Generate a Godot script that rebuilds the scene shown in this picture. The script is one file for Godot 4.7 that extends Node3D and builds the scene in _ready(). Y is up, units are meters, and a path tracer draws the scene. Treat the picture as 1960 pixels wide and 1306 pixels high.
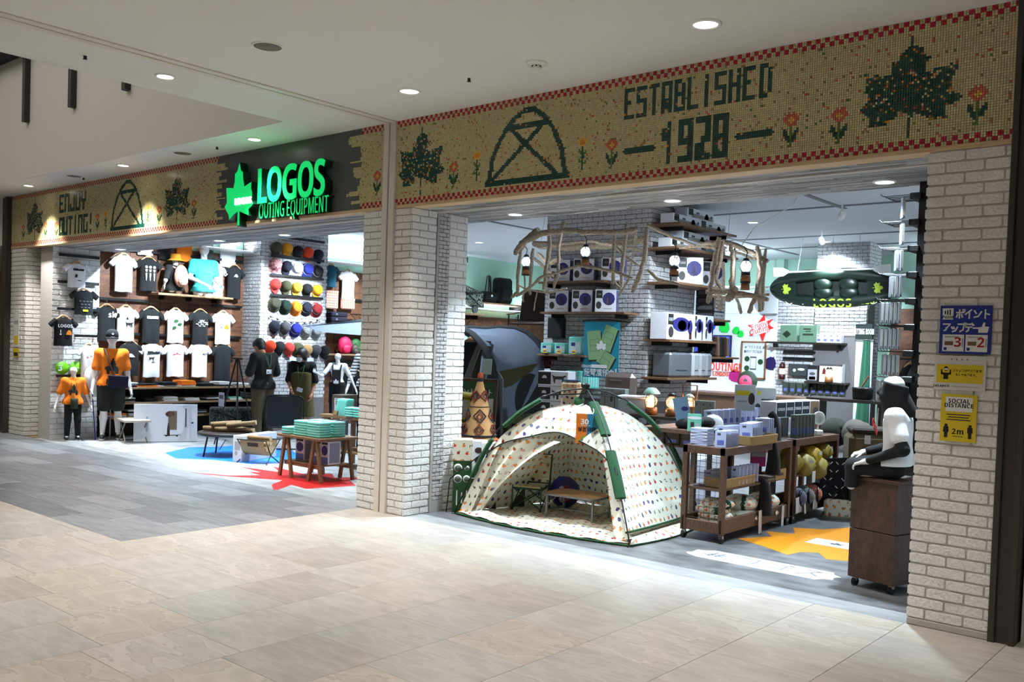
extends Node3D
# A camping goods shop front in a shopping mall. Units are metres, y up, the shop front lies in the plane z = 0,
# the shop is at z < 0 and the mall passage at z > 0.

const HC := 3.882      # mall ceiling
const HB := 3.024      # underside of the mosaic band
const HS := 3.78       # shop ceiling
const FOCAL := 1775.21 # pixels at 1960 x 1306

var rng := RandomNumberGenerator.new()
var mats := {}
var taken := {}

## geometry collector
class MB:
	var st := SurfaceTool.new()
	func _init():
		st.begin(Mesh.PRIMITIVE_TRIANGLES)
		st.set_smooth_group(-1)
	func smooth(g: int) -> MB:
		st.set_smooth_group(g)
		return self
	func tri(a: Vector3, b: Vector3, c: Vector3, ua := Vector2.ZERO, ub := Vector2.ZERO, uc := Vector2.ZERO):
		st.set_uv(ua); st.add_vertex(a)
		st.set_uv(uc); st.add_vertex(c)
		st.set_uv(ub); st.add_vertex(b)
	# corners counter-clockwise seen from outside, from bottom left
	func quad(a: Vector3, b: Vector3, c: Vector3, d: Vector3, u0 := Vector2(0, 1), u1 := Vector2(1, 0)):
		tri(a, b, c, Vector2(u0.x, u0.y), Vector2(u1.x, u0.y), Vector2(u1.x, u1.y))
		tri(a, c, d, Vector2(u0.x, u0.y), Vector2(u1.x, u1.y), Vector2(u0.x, u1.y))
	func box(c: Vector3, s: Vector3, b := Basis(), bev := .0) -> MB:
		smooth(-1)
		var h := s * .5
		bev = minf(bev, minf(h.x, minf(h.y, h.z)) * .9)
		var ax := [Vector3.RIGHT, Vector3.UP, Vector3.BACK]
		for i in 3:
			for sg in [-1.0, 1.0]:
				var n: Vector3 = ax[i] * sg
				var u: Vector3 = ax[(i + 1) % 3] * sg
				var v: Vector3 = ax[(i + 2) % 3]
				if i == 0: # x faces: u along z, v up
					u = Vector3(0, 0, -sg); v = Vector3.UP
				elif i == 1:
					u = Vector3.RIGHT; v = Vector3(0, 0, -sg)
				else:
					u = Vector3(sg, 0, 0); v = Vector3.UP
				var hn: float = absf(n.dot(h)); var hu: float = absf(u.dot(h)) - bev; var hv: float = absf(v.dot(h)) - bev
				var o: Vector3 = n * hn
				quad(c + b * (o - u * hu - v * hv), c + b * (o + u * hu - v * hv), c + b * (o + u * hu + v * hv), c + b * (o - u * hu + v * hv))
		if bev > .0:
			for i in 3:
				var j := (i + 1) % 3; var k := (i + 2) % 3
				for sj in [-1.0, 1.0]:
					for sk in [-1.0, 1.0]:
						var pj: Vector3 = ax[j] * sj; var pk: Vector3 = ax[k] * sk
						var e0: Vector3 = pj * h[j] + pk * (h[k] - bev); var e1: Vector3 = pj * (h[j] - bev) + pk * h[k]
						var w: Vector3 = ax[i] * (h[i] - bev)
						var q := [e0 - w, e0 + w, e1 + w, e1 - w]
						if (q[1] - q[0]).cross(q[2] - q[0]).dot(pj + pk) < 0: q.reverse()
						quad(c + b * q[0], c + b * q[1], c + b * q[2], c + b * q[3])
			for sx in [-1.0, 1.0]:
				for sy in [-1.0, 1.0]:
					for sz in [-1.0, 1.0]:
						var s3 := Vector3(sx, sy, sz)
						var p0 := Vector3(h.x, h.y - bev, h.z - bev) * s3; var p1 := Vector3(h.x - bev, h.y, h.z - bev) * s3; var p2 := Vector3(h.x - bev, h.y - bev, h.z) * s3
						if (p1 - p0).cross(p2 - p0).dot(s3) < 0: tri(c + b * p0, c + b * p2, c + b * p1)
						else: tri(c + b * p0, c + b * p1, c + b * p2)
		return self
	# two opposite corners
	func slab(p: Vector3, q: Vector3, bev := .0) -> MB:
		return box((p + q) * .5, (q - p).abs(), Basis(), bev)
	func rings(rs: Array, closed := true, cap0 := true, cap1 := true, g := 1) -> MB:
		smooth(g)
		var m: int = rs[0].size()
		for i in rs.size() - 1:
			for k in (m if closed else m - 1):
				var k2 := (k + 1) % m
				var u0 := float(k) / m; var u1 := float(k + 1) / m
				quad(rs[i][k], rs[i][k2], rs[i + 1][k2], rs[i + 1][k], Vector2(u0, float(i) / (rs.size() - 1)), Vector2(u1, float(i + 1) / (rs.size() - 1)))
		smooth(-1)
		for e in [0, 1]:
			if (cap0 if e == 0 else cap1):
				var r: Array = rs[0 if e == 0 else rs.size() - 1]
				var mid := Vector3.ZERO
				for p in r: mid += p
				mid /= m
				for k in m:
					var a: Vector3 = r[k]; var b2: Vector3 = r[(k + 1) % m]
					if e == 0: tri(mid, b2, a)
					else: tri(mid, a, b2)
		return self
	static func ring(c: Vector3, u: Vector3, v: Vector3, n: int) -> Array:
		var r := []
		for k in n:
			var t := TAU * k / n
			r.append(c + u * cos(t) + v * sin(t))
		return r
	# bent tube through points; rad is a number or one per point
	func tube(pts: Array, rad, n := 8, caps := true) -> MB:
		var rs := []
		var last := Vector3.ZERO
		for i in pts.size():
			var d: Vector3 = (pts[mini(i + 1, pts.size() - 1)] - pts[maxi(i - 1, 0)]).normalized()
			var u: Vector3 = last - d * last.dot(d)
			if u.length() < .01: u = d.cross(Vector3.UP if absf(d.y) < .9 else Vector3.RIGHT)
			u = u.normalized(); last = u
			var r: float = rad[i] if rad is Array else rad
			rs.append(ring(pts[i], u * r, d.cross(u) * r, n))
		return rings(rs, true, caps, caps)
	# profile of (radius, height) about an axis through c
	func lathe(prof: Array, c := Vector3.ZERO, n := 20, b := Basis()) -> MB:
		var rs := []
		for p in prof:
			rs.append(ring(c + b * Vector3(0, p.y, 0), b * Vector3(maxf(p.x, .0004), 0, 0), b * Vector3(0, 0, -maxf(p.x, .0004)), n))
		return rings(rs)
	func ball(c: Vector3, s: Vector3, n := 14, m := 9, b := Basis()) -> MB:
		var rs := []
		for i in m + 1:
			var t := PI * i / m
			rs.append(ring(c + b * Vector3(0, -cos(t) * s.y, 0), b * Vector3(maxf(sin(t), .002) * s.x, 0, 0), b * Vector3(0, 0, -maxf(sin(t), .002) * s.z), n))
		return rings(rs, true, false, false)
	# outline in a plane given by xf (x, y of the outline; z is the thickness direction)
	func prism(poly: PackedVector2Array, d: float, xf := Transform3D(), uvs := 1.0) -> MB:
		smooth(-1)
		if Geometry2D.is_polygon_clockwise(poly): poly.reverse()
		var ix := Geometry2D.triangulate_polygon(poly)
		for i in range(0, ix.size(), 3):
			var p := [poly[ix[i]], poly[ix[i + 1]], poly[ix[i + 2]]]
			if (p[1] - p[0]).cross(p[2] - p[0]) < 0: p.reverse()
			tri(xf * Vector3(p[0].x, p[0].y, d), xf * Vector3(p[1].x, p[1].y, d), xf * Vector3(p[2].x, p[2].y, d), p[0] * uvs, p[1] * uvs, p[2] * uvs)
			if d != .0: tri(xf * Vector3(p[0].x, p[0].y, 0), xf * Vector3(p[2].x, p[2].y, 0), xf * Vector3(p[1].x, p[1].y, 0), p[0] * uvs, p[2] * uvs, p[1] * uvs)
		if d != .0:
			for i in poly.size():
				var a := poly[i]; var c := poly[(i + 1) % poly.size()]
				quad(xf * Vector3(a.x, a.y, 0), xf * Vector3(c.x, c.y, 0), xf * Vector3(c.x, c.y, d), xf * Vector3(a.x, a.y, d))
		return self
	func mesh() -> ArrayMesh:
		st.generate_normals()
		st.index()
		return st.commit()

## materials
func mat(key: String, c := Color.WHITE, rough := .7, metal := .0) -> StandardMaterial3D:
	if mats.has(key): return mats[key]
	var m := StandardMaterial3D.new()
	m.resource_name = key
	m.albedo_color = c; m.roughness = rough; m.metallic = metal
	m.cull_mode = BaseMaterial3D.CULL_DISABLED
	mats[key] = m
	return m

func noise_tex(sd: int, freq: float, stops: Array, size := 512, oct := 4, normal := false, stretch := false) -> NoiseTexture2D:
	var n := FastNoiseLite.new()
	n.seed = sd; n.frequency = freq; n.fractal_octaves = oct
	n.noise_type = FastNoiseLite.TYPE_SIMPLEX_SMOOTH
	if stretch:
		n.domain_warp_enabled = true; n.domain_warp_amplitude = 40.0; n.domain_warp_frequency = .006
	var t := NoiseTexture2D.new()
	t.width = size; t.height = size; t.seamless = true; t.noise = n
	if normal:
		t.as_normal_map = true; t.bump_strength = 4.0
	elif stops.size():
		var g := Gradient.new()
		var offs := PackedFloat32Array(); var cols := PackedColorArray()
		for i in stops.size():
			offs.append(stops[i][0]); cols.append(stops[i][1])
		g.offsets = offs; g.colors = cols
		t.color_ramp = g
	return t

# material coloured by a noise ramp laid by position
func noisy(key: String, sd: int, freq: float, stops: Array, sc: Vector3, rough := .7, bump := .0, world := true, warp := false) -> StandardMaterial3D:
	if mats.has(key): return mats[key]
	var m := mat(key, Color.WHITE, rough)
	m.albedo_texture = noise_tex(sd, freq, stops, 512, 4, false, warp)
	m.uv1_triplanar = true; m.uv1_world_triplanar = world; m.uv1_scale = sc
	if bump > .0:
		m.normal_enabled = true; m.normal_scale = bump
		m.normal_texture = noise_tex(sd + 7, freq * 1.5, [], 256, 4, true)
	return m

func glow(key: String, c: Color, e: float) -> StandardMaterial3D:
	var m := mat(key, c, .4)
	m.emission_enabled = true; m.emission = c; m.emission_energy_multiplier = e
	return m

func wood(key: String, sd: int, a: Color, b: Color, along := V(1, 1, .12), rough := .55) -> StandardMaterial3D:
	return noisy(key, sd, .035, [[.2, a], [.45, a.lerp(b, .6)], [.55, a.lerp(b, .25)], [.8, b]], along * 1.6, rough, .25, true, true)

func picture(key: String, im: Image, rough := .5) -> StandardMaterial3D:
	if mats.has(key): return mats[key]
	var m := mat(key, Color.WHITE, rough)
	m.albedo_texture = ImageTexture.create_from_image(im)
	return m

## nodes
func numbered(called: String) -> String:
	var k: int = taken.get(called, 0)
	taken[called] = k + 1
	return called if k == 0 else "%s_%03d" % [called, k]

func put(called: String, what, m: Material, parent: Node = null, at := Vector3.ZERO, b := Basis()) -> MeshInstance3D:
	var o := MeshInstance3D.new()
	o.mesh = what.mesh() if what is MB else what
	o.material_override = m
	o.transform = Transform3D(b, at)
	if parent == null or parent == self:
		o.name = numbered(called)
		add_child(o)
	else:
		o.name = called
		parent.add_child(o, true)
	return o

func tag(o: Node, label: String, category: String, group := "") -> Node:
	o.set_meta("label", label); o.set_meta("category", category)
	if group: o.set_meta("group", group)
	return o

func thing(called: String, label: String, category: String, at := Vector3.ZERO, turn := .0, group := "") -> Node3D:
	var o := Node3D.new()
	o.name = numbered(called); add_child(o)
	o.position = at; o.rotation.y = turn
	tag(o, label, category, group)
	return o

func copy(o: Node3D, at: Vector3, turn: float, label := "", group := "") -> Node3D:
	var c: Node3D = o.duplicate()
	c.name = numbered(str(o.name).rstrip("0123456789").rstrip("_"))
	add_child(c)
	c.position = at; c.rotation.y = turn
	if label: c.set_meta("label", label)
	if group: c.set_meta("group", group)
	return c

func struct(called: String, what, m: Material, parent: Node = null) -> MeshInstance3D:
	var o := put(called, what, m, parent)
	if parent == null: o.set_meta("kind", "structure")
	return o

func many(called: String, mesh: Mesh, m: Material, xfs: Array, cols: Array, parent: Node) -> MultiMeshInstance3D:
	var mm := MultiMesh.new()
	mm.transform_format = MultiMesh.TRANSFORM_3D
	mm.use_colors = cols.size() > 0
	mm.mesh = mesh
	mm.instance_count = xfs.size()
	for i in xfs.size():
		mm.set_instance_transform(i, xfs[i])
		if cols.size(): mm.set_instance_color(i, cols[i])
	var o := MultiMeshInstance3D.new()
	o.multimesh = mm; o.material_override = m; o.name = called
	o.set_meta("kind", "stuff")
	parent.add_child(o, true)
	return o

func spot(called: String, at: Vector3, to: Vector3, c: Color, e: float, ang: float, parent: Node = null, size := .06, soft := .6):
	var l := SpotLight3D.new()
	l.name = called
	(parent if parent else self).add_child(l, true)
	var d := (to - at).normalized()
	var up := Vector3.UP if absf(d.y) < .95 else Vector3.RIGHT
	l.transform = Transform3D(Basis.looking_at(d, up), at)
	l.light_color = c; l.light_energy = e; l.spot_angle = ang; l.spot_angle_attenuation = soft
	l.spot_range = 40.0; l.spot_attenuation = 2.0; l.shadow_enabled = true; l.light_size = size
	return l

func omni(called: String, at: Vector3, c: Color, e: float, parent: Node, size := .03):
	var l := OmniLight3D.new()
	l.name = called; parent.add_child(l, true); l.position = at
	l.light_color = c; l.light_energy = e; l.omni_range = 30.0; l.omni_attenuation = 2.0; l.shadow_enabled = true; l.light_size = size
	return l

func area(called: String, at: Vector3, sx: float, sz: float, c: Color, e: float, parent: Node, dir := Vector3.DOWN):
	var l := AreaLight3D.new()
	l.name = called; parent.add_child(l, true)
	l.transform = Transform3D(Basis.looking_at(dir, Vector3.FORWARD), at)
	l.area_size = W(sx, sz); l.light_color = c; l.light_energy = e; l.area_range = 40.0; l.shadow_enabled = true
	return l

func frame(o: Vector3, normal: Vector3, up := Vector3.UP) -> Transform3D:
	var z := normal.normalized(); var x := up.cross(z).normalized()
	return Transform3D(Basis(x, z.cross(x), z), o)

# shared meshes: a box with slightly chamfered edges, one unit in each direction, by proportion key
var shapes := {}
func unit(key: String, s: Vector3, bev: float) -> Mesh:
	if not shapes.has(key): shapes[key] = bx(O3, s, Basis(), bev).mesh()
	return shapes[key]

# short forms used throughout
const NTH := ["first", "second", "third", "fourth", "fifth", "sixth", "seventh", "eighth", "ninth", "tenth", "eleventh", "twelfth"]
const O3 := Vector3.ZERO
const ID := Basis.IDENTITY
var BK := mat("rail_black", Color(.05, .05, .055), .45, .3)
static func RX(a: float) -> Basis: return Basis(Vector3.RIGHT, a)
static func RY(a: float) -> Basis: return Basis(Vector3.UP, a)
static func RZ(a: float) -> Basis: return Basis(Vector3.BACK, a)
static func V(x: float, y: float, z: float) -> Vector3: return Vector3(x, y, z)
static func W(x: float, y: float) -> Vector2: return Vector2(x, y)
static func T(o: Vector3) -> Transform3D: return Transform3D(Basis(), o)
func bx(c: Vector3, s: Vector3, b := Basis(), bev := .0) -> MB: return MB.new().box(c, s, b, bev)
func tb(pts: Array, rad, n := 8, caps := true) -> MB: return MB.new().tube(pts, rad, n, caps)
func lt(prof: Array, c := Vector3.ZERO, n := 20, b := Basis()) -> MB: return MB.new().lathe(prof, c, n, b)
func bl(c: Vector3, s: Vector3, n := 14, m := 9, b := Basis()) -> MB: return MB.new().ball(c, s, n, m, b)
func pm(pg: PackedVector2Array, d: float, xf := Transform3D(), uvs := 1.0) -> MB: return MB.new().prism(pg, d, xf, uvs)

func lin(c: Color) -> Color:
	return c.srgb_to_linear()

func poly(txt: String, s := 1.0) -> PackedVector2Array:
	var r := PackedVector2Array()
	for w in txt.split(" "):
		var p := w.split(",")
		r.append(W(float(p[0]), float(p[1])) * s)
	return r

func words(tx: String, h: float, d: float, bold := true, mono := false) -> TextMesh:
	var t := TextMesh.new()
	t.text = tx; t.font_size = 32; t.depth = d; t.pixel_size = h / 23.0; t.curve_step = 1.0
	var f := SystemFont.new()
	f.font_names = PackedStringArray(["Droid Sans Mono" if mono else "Droid Sans"])
	f.font_weight = 700 if bold else 400
	t.font = f
	return t

## scene
func _ready():
	rng.seed = 20200715
	# camera: 1.70 m above the mall floor, in the frame of the photograph
	var cam := Camera3D.new()
	cam.name = "camera"; add_child(cam)
	cam.projection = Camera3D.PROJECTION_FRUSTUM
	cam.near = .05; cam.far = 100.0
	cam.size = 1306.0 / FOCAL * cam.near
	cam.frustum_offset = W(0, 66.37 / FOCAL * cam.near)
	var yaw := -.7082; var pitch := -.0311; var roll := .0337
	var fwd := V(sin(yaw) * cos(pitch), sin(pitch), -cos(yaw) * cos(pitch))
	var r0 := V(cos(yaw), 0, sin(yaw)); var u0 := r0.cross(fwd)
	cam.transform = Transform3D(Basis(r0 * cos(roll) + u0 * sin(roll), u0 * cos(roll) - r0 * sin(roll), -fwd), V(0, 1.7, 6.204))
	cam.current = true
	var we := WorldEnvironment.new()
	we.name = "environment"; add_child(we)
	var env := Environment.new()
	env.background_mode = Environment.BG_COLOR; env.background_color = Color(.05, .05, .055)
	env.tonemap_mode = Environment.TONE_MAPPER_LINEAR; env.tonemap_exposure = 1.4
	env.sdfgi_enabled = true; env.ssao_enabled = true; env.ssil_enabled = true
	we.environment = env
	lights()
	shell()
	mosaic()
	stock()

const WARM := Color(1.0, .965, .92)
const COOL := Color(.86, .94, 1.0)

func downlight(at: Vector3, r: float, c: Color, e: float, ang: float, label: String, group: String, gl: float, soft := .6):
	var t := thing("ceiling_downlight", label, "ceiling light", at, 0, group)
	put("trim_ring", lt([W(r * .86, -.001), W(r * .9, -.012), W(r * 1.12, -.008), W(r * 1.15, .0)], O3, 24), mat("lamp_white", Color(.85, .85, .83), .4), t)
	put("diffuser", lt([W(0, -.004), W(r * .88, -.004), W(r * .88, .0)], O3, 24), glow("lamp_glow_%s_%d" % [c.to_html(), int(gl * 10)], c, gl), t)
	spot("downlight_beam", V(0, -.02, 0), V(0, -1, 0), c, e, ang, t, r * .8, soft)
	return t

func lights():
	# mall passage: recessed downlights in rows along the shop front, and further rows behind the camera
	for p in [[-6.0, .69], [-3.13, .7]]:
		downlight(V(p[0], HC, p[1]), .095, WARM, 7.0, 38.0, "recessed round ceiling light above the wide mosaic, over the %s" % ["small leaf next to the pillar joint" if p[0] < -5 else "word ESTABLISHED"], "mall downlights", 1.6)
	for i in 4:
		var p: Array = [[-7.41, 2.17], [-8.87, .32], [-11.75, .36], [-14.72, .34]][i]
		downlight(V(p[0], HC, p[1]), .075, Color(1.0, .975, .94), 10.0, 42.0, "small bright recessed ceiling light " + ["beside the ceiling opening edge and the seam", "over the grey sign panel", "over the mosaic tent drawing", "at the far end of the mosaic by the dark post"][i], "mall downlights", 14.0)
	for x in [-6.0, -3.13, -.3, 2.6]:
		for z in [3.6, 6.6, 9.6]:
			downlight(V(x, HC, z), .095, WARM, 3.6, 65.0, "recessed mall ceiling light outside the picture", "mall downlights outside the picture", 1.6)
	for p in [[-12.0, 4.5], [-19.0, 4.5]]:
		var t := thing("skylight_lamp", "large luminous panel high in the ceiling opening", "ceiling light", V(p[0], 7.3, p[1]), 0, "luminous panels of the ceiling opening")
		put("luminous_panel", bx(O3, V(5, .06, 4)), glow("skylight_glow", Color(1, .96, .9), .5), t)
		area("panel_light", V(0, -.05, 0), 5, 4, Color(1, .975, .94), 6.0, t)
	# shop soffit: cool white downlights just behind the mosaic band
	for i in 6:
		var x: float = [-2.45, -4.26, -6.06, -9.9, -11.4, -14.2][i]
		downlight(V(x, HB, -.84), .075, COOL, 13.0, 40.0, "bright white downlight in the plank soffit " + ["by the wall hooks", "above the tall brick column", "beside the middle pillar", "above the cap wall", "above the hanging shirts", "above the boy mannequin"][i], "soffit downlights", 22.0, 1.0)
	# shop ceiling
	for i in 10:
		var p: Array = [[-12.77, -7.55], [-6.7, -7.3], [-6.65, -10.1], [-8.5, -11.2], [-13.0, -10.3], [-9.9, -3.0], [-12.2, -4.6], [-5.2, -4.2], [-9.6, -7.6], [-3.0, -4.4]][i]
		downlight(V(p[0], HS, p[1]), .085, COOL, 20.0, 65.0, "round white downlight in the shop ceiling " + ["above the grey tent", "right of the box column", "above the hanging boat", "in the far back corner", "before the green wall", "above the ice packs", "above the two shop clerks", "above the carts", "behind the brick column", "by the clothes at the right"][i], "shop ceiling downlights", 14.0, .8)
	# track spotlights under the shop ceiling
	for i in 9:
		var p: Array = [[-12.9, -1.75, -14.9, 2.5, -1.3], [-12.9, -2.4, -14.9, 2.2, -2.3], [-12.9, -3.2, -14.9, 2.3, -3.1], [-12.3, -4.4, -14.4, 2.5, -4.2], [-13.0, -6.0, -14.9, 2.2, -6.0], [-4.98, -3.6, -5.6, 1.0, -1.6], [-5.0, -3.75, -6.86, 2.4, -5.0], [-4.9, -6.3, -7.5, 1.9, -10.4], [-6.2, -8.8, -6.4, 2.9, -10.2]][i]
		var a := V(p[0], HS - .02, p[1]); var b := V(p[2], p[3], p[4])
		var t := thing("track_spotlight", "white track spotlight aimed at the " + ["boy mannequin", "shirt wall middle", "shirts by the cap column", "cap wall", "white shirt behind the cap wall", "dome tent", "box column side", "white wall with the screen", "hanging boat"][i], "spotlight", a, 0, "track spotlights")
		var d := (b - a).normalized()
		var m := mat("lamp_white")
		var up := Vector3.UP if absf(d.y) < .95 else Vector3.RIGHT
		var bs := Basis.looking_at(d, up) * RX(-PI / 2)
		put("stem", tb([V(0, .02, 0), V(0, -.09, 0)], .012, 8), m, t)
		put("head", lt([W(.03, -.06), W(.045, -.05), W(.048, .07), W(.044, .085), W(.044, .06)], V(0, -.12, 0), 16, bs), m, t)
		put("lens", lt([W(0, .066), W(.043, .066), W(.043, .07), W(0, .07)], V(0, -.12, 0), 16, bs), glow("lens_glow", Color(.9, .95, 1.0), 14.0), t)
		spot("spot_beam", V(0, -.12, 0) + d * .09, V(0, -.12, 0) + d, COOL, [14.0, 16.0, 14.0, 22.0, 14.0, 10.0, 6.0, 40.0, 14.0][i], 26.0 if i != 3 else 22.0, t, .04, .7)
	# cove lamps on top of the wall panels and partitions throw light on the shop ceiling
	for i in 5:
		var p: Array = [[-14.75, 3.25, -5.0, .25, 5.0], [-14.75, 2.55, -9.8, .25, 4.0], [-9.4, 3.02, -10.65, 3.0, .2], [-3.8, 2.75, -11.45, 3.5, .2], [-1.8, 3.05, -5.0, .25, 5.0]][i]
		var t := thing("cove_lamp", "slim cove lamp lighting the shop ceiling from " + ["the shirt wall top", "the rear left wall panels", "the white partition top", "the rear right panels", "the right wall top"][i], "lamp", V(p[0], p[1], p[2]), 0, "cove lamps")
		put("tray", MB.new().box(O3, V(p[3], .03, p[4])), mat("lamp_white"), t)
		put("tube_glow", MB.new().box(V(0, .02, 0), V(p[3] * .6, .02, p[4] * .96)), glow("cove_glow", Color(.88, .94, 1.0), 1.5), t)
		area("cove_light", V(0, .05, 0), p[3] * .6, p[4] * .96, COOL, [4.0, 4.0, 4.0, 4.0, 3.0][i], t, Vector3.UP)

## the setting
var brick_mesh := []

# courses of single bricks on a face; bottom left corner o, along u, facing n; whole bricks are parts while the count lasts
func bricks(parent: Node3D, o: Vector3, u: Vector3, n: Vector3, w: float, h: float, bl: float, bh: float, joint: float, m: StandardMaterial3D, limit := 300, skip := .0, shift := .0):
	if brick_mesh.is_empty():
		for k in 4: brick_mesh.append(bx(V(0, 0, -.15 + .06 * k), V(1, 1, 1), ID, .06 + .015 * k).mesh())
	var rows := int(floor(h / (bh + joint)))
	var course := h / rows
	var xfs := []
	for j in rows:
		var a := -shift - (bl + joint) * (.5 if j % 2 else .0)
		while a < w:
			var s := maxf(a, .0); var e := minf(a + bl, w)
			a += bl + joint
			if e - s < .02: continue
			var y := (j + .5) * course
			var depth := .013
			var b := Basis(u * (e - s), Vector3.UP * (course - joint), n * depth)
			xfs.append(Transform3D(b.rotated(n, rng.randf_range(-.006, .006)), o + u * ((s + e) * .5) + Vector3.UP * y + n * rng.randf_range(-.002, .002)))
	var left := xfs.size()
	if limit < xfs.size(): # the ones nearest to the camera are single parts
		xfs.sort_custom(func(p, q): return p.origin.distance_to(V(0, 1.7, 6.2)) < q.origin.distance_to(V(0, 1.7, 6.2)))
		left = limit
	for k in left:
		var q := put("brick", brick_mesh[k % 4], m, parent)
		q.transform = xfs[k]
	if left < xfs.size():
		many("bricks", brick_mesh[1], m, xfs.slice(left), [], parent)

func flat(x0: float, y0: float, z0: float, x1: float, y1: float, z1: float, bev := .0) -> MB:
	return MB.new().slab(V(x0, y0, z0), V(x1, y1, z1), bev)

func shell():
	var plaster := mat("mall_plaster", Color(.83, .825, .81), .85)
	var white_paint := mat("shop_white", Color(.84, .85, .86), .8)
	var green_paint := mat("mint_paint", Color(.66, .80, .72), .85)
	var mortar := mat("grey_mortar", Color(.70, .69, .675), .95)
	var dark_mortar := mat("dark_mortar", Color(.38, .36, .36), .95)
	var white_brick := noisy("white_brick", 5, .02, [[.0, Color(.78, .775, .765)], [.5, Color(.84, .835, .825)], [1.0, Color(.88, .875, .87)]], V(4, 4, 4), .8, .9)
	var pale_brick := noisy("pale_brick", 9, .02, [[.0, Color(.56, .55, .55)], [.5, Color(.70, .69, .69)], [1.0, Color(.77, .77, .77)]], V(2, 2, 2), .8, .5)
	var panel_wood := noisy("panel_wood", 21, .012, [[.15, Color(.27, .15, .08)], [.45, Color(.42, .255, .145)], [.55, Color(.35, .205, .115)], [.85, Color(.47, .295, .17)]], V(.3, 2.2, .3), .6, .2)
	var bronze := mat("bronze_post", Color(.235, .215, .20), .45, .3)
	# --- mall floor: grout bed with single stone tiles
	var bed := struct("floor", flat(-26, -.3, -.1, 7, -.004, 12.5), mat("grout", Color(.42, .39, .36), .95))
	var stone := []
	for k in 6:
		var base: Color = [Color(.69, .67, .64), Color(.71, .69, .665), Color(.65, .625, .595), Color(.685, .67, .65), Color(.70, .67, .63), Color(.66, .65, .635)][k]
		var m := noisy("beige_stone_%d" % k, 40 + k, .006, [[.0, base.darkened(.10)], [.40, base], [.56, base.lightened(.08)], [.6, base.darkened([.02, .13, .03, .02, .12, .04][k])], [.68, base.darkened(.02)], [1.0, base.darkened(.09)]], V(.5, 1, 1.6), .34, .12, false)
		m.uv1_offset = V(k * .37, k * .21, k * .13)
		stone.append(m)
	var slate := []
	for k in 3:
		var base: Color = [Color(.45, .465, .485), Color(.49, .505, .525), Color(.41, .425, .445)][k]
		slate.append(noisy("grey_stone_%d" % k, 60 + k, .008, [[.0, base.darkened(.12)], [.5, base], [.6, base.lightened(.1)], [1.0, base.darkened(.06)]], V(.5, 1, 1.6), .36, .12, false))
	var rest := [[], [], [], [], [], [], [], [], []]
	var list := []
	for n in range(-26, 8):
		var x0 := -1.904 + .6 * n
		var off := fposmod(3.349 + .125 * (n + 5), .6)
		for q in range(-1, 13):
			var z0 := off + .6 * q
			var z1 := z0 + .6
			var lo := 2.52 if x0 < -7.4 else .0
			if x0 > -1.4: lo = -.1
			if z1 < lo + .03 or z0 > 7.5: continue
			list.append([x0, maxf(z0, lo), x0 + .6, z1, rng.randi() % 6])
	for j in 8:
		for n in 12:
			var x1 := -7.304 - .9 * n + (.45 if j % 2 else .0)
			if x1 - .9 > -7.31: continue
			list.append([x1 - .9, .315 * j, minf(x1, -7.304), .315 * (j + 1), 6 + rng.randi() % 3])
	list.sort_custom(func(p, q): return W((p[0] + p[2]) / 2 + 2.2, (p[1] + p[3]) / 2 - 3.6).length() < W((q[0] + q[2]) / 2 + 2.2, (q[1] + q[3]) / 2 - 3.6).length())
	var tile := bx(O3, V(.597, .02, .597), ID, .0015).mesh()
	for i in list.size():
		var t: Array = list[i]
		var b := Basis.from_scale(V((t[2] - t[0] - .003) / .597, 1, (t[3] - t[1] - .003) / .597))
		if rng.randi() % 2: b = Basis(-b.x, b.y, -b.z)
		var xf := Transform3D(b, V((t[0] + t[2]) * .5, -.0100, (t[1] + t[3]) * .5))
		var m: StandardMaterial3D = stone[t[4]] if t[4] < 6 else slate[t[4] - 6]
		if i < 290:
			var o := put("tile", tile, m, bed); o.transform = xf
		else: rest[t[4]].append(xf)
	for k in 9:
		if rest[k].size(): many("far_tiles", tile, stone[k] if k < 6 else slate[k - 6], rest[k], [], bed)
	# --- shop floor
	struct("floor_shop_left", flat(-15.2, -.3, -4.6, -7.3, .0, -.25), noisy("shop_floor_pale", 76, .01, [[.2, Color(.56, .565, .57)], [.5, Color(.64, .645, .65)], [.8, Color(.70, .705, .71)]], V(.4, 1, .7), .42, .1))
	struct("floor_shop_back", flat(-15.2, -.3, -13.0, -7.3, .0, -4.6), noisy("shop_floor_pale", 76, .01, [], O3))
	struct("floor_shop", flat(-7.3, -.3, -13.0, -1.2, .0, -.25), noisy("shop_floor", 77, .01, [[.2, Color(.30, .30, .305)], [.5, Color(.37, .37, .375)], [.8, Color(.42, .42, .425)]], V(.4, 1, .9), .42, .1))
	struct("threshold_floor", flat(-15.2, -.3, -.25, -1.2, -.0005, -.0005), noisy("threshold_stone", 78, .01, [[.2, Color(.50, .51, .515)], [.8, Color(.60, .61, .615)]], V(.3, 1, 1.2), .42))
	# --- mall ceiling with the opening on the left
	struct("ceiling", flat(-7.909, HC, -.15, 7, HC + .4, 12.5), plaster)
	struct("ceiling_strip", flat(-26, HC, -.15, -7.909, HC + .4, .623), plaster)
	struct("wall_opening_front", flat(-26, HC + .4, .25, -7.6, 7.6, .623), plaster)
	struct("wall_opening_side", flat(-7.909, HC + .4, .623, -7.6, 7.6, 12.5), plaster)
	struct("ceiling_opening", flat(-26, 7.4, .25, -7.6, 7.7, 12.5), plaster)
	struct("trim_opening", flat(-26, 5.66, .623, -13.9, 7.4, .9), mat("dark_void", Color(.16, .155, .15), .8))
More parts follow.
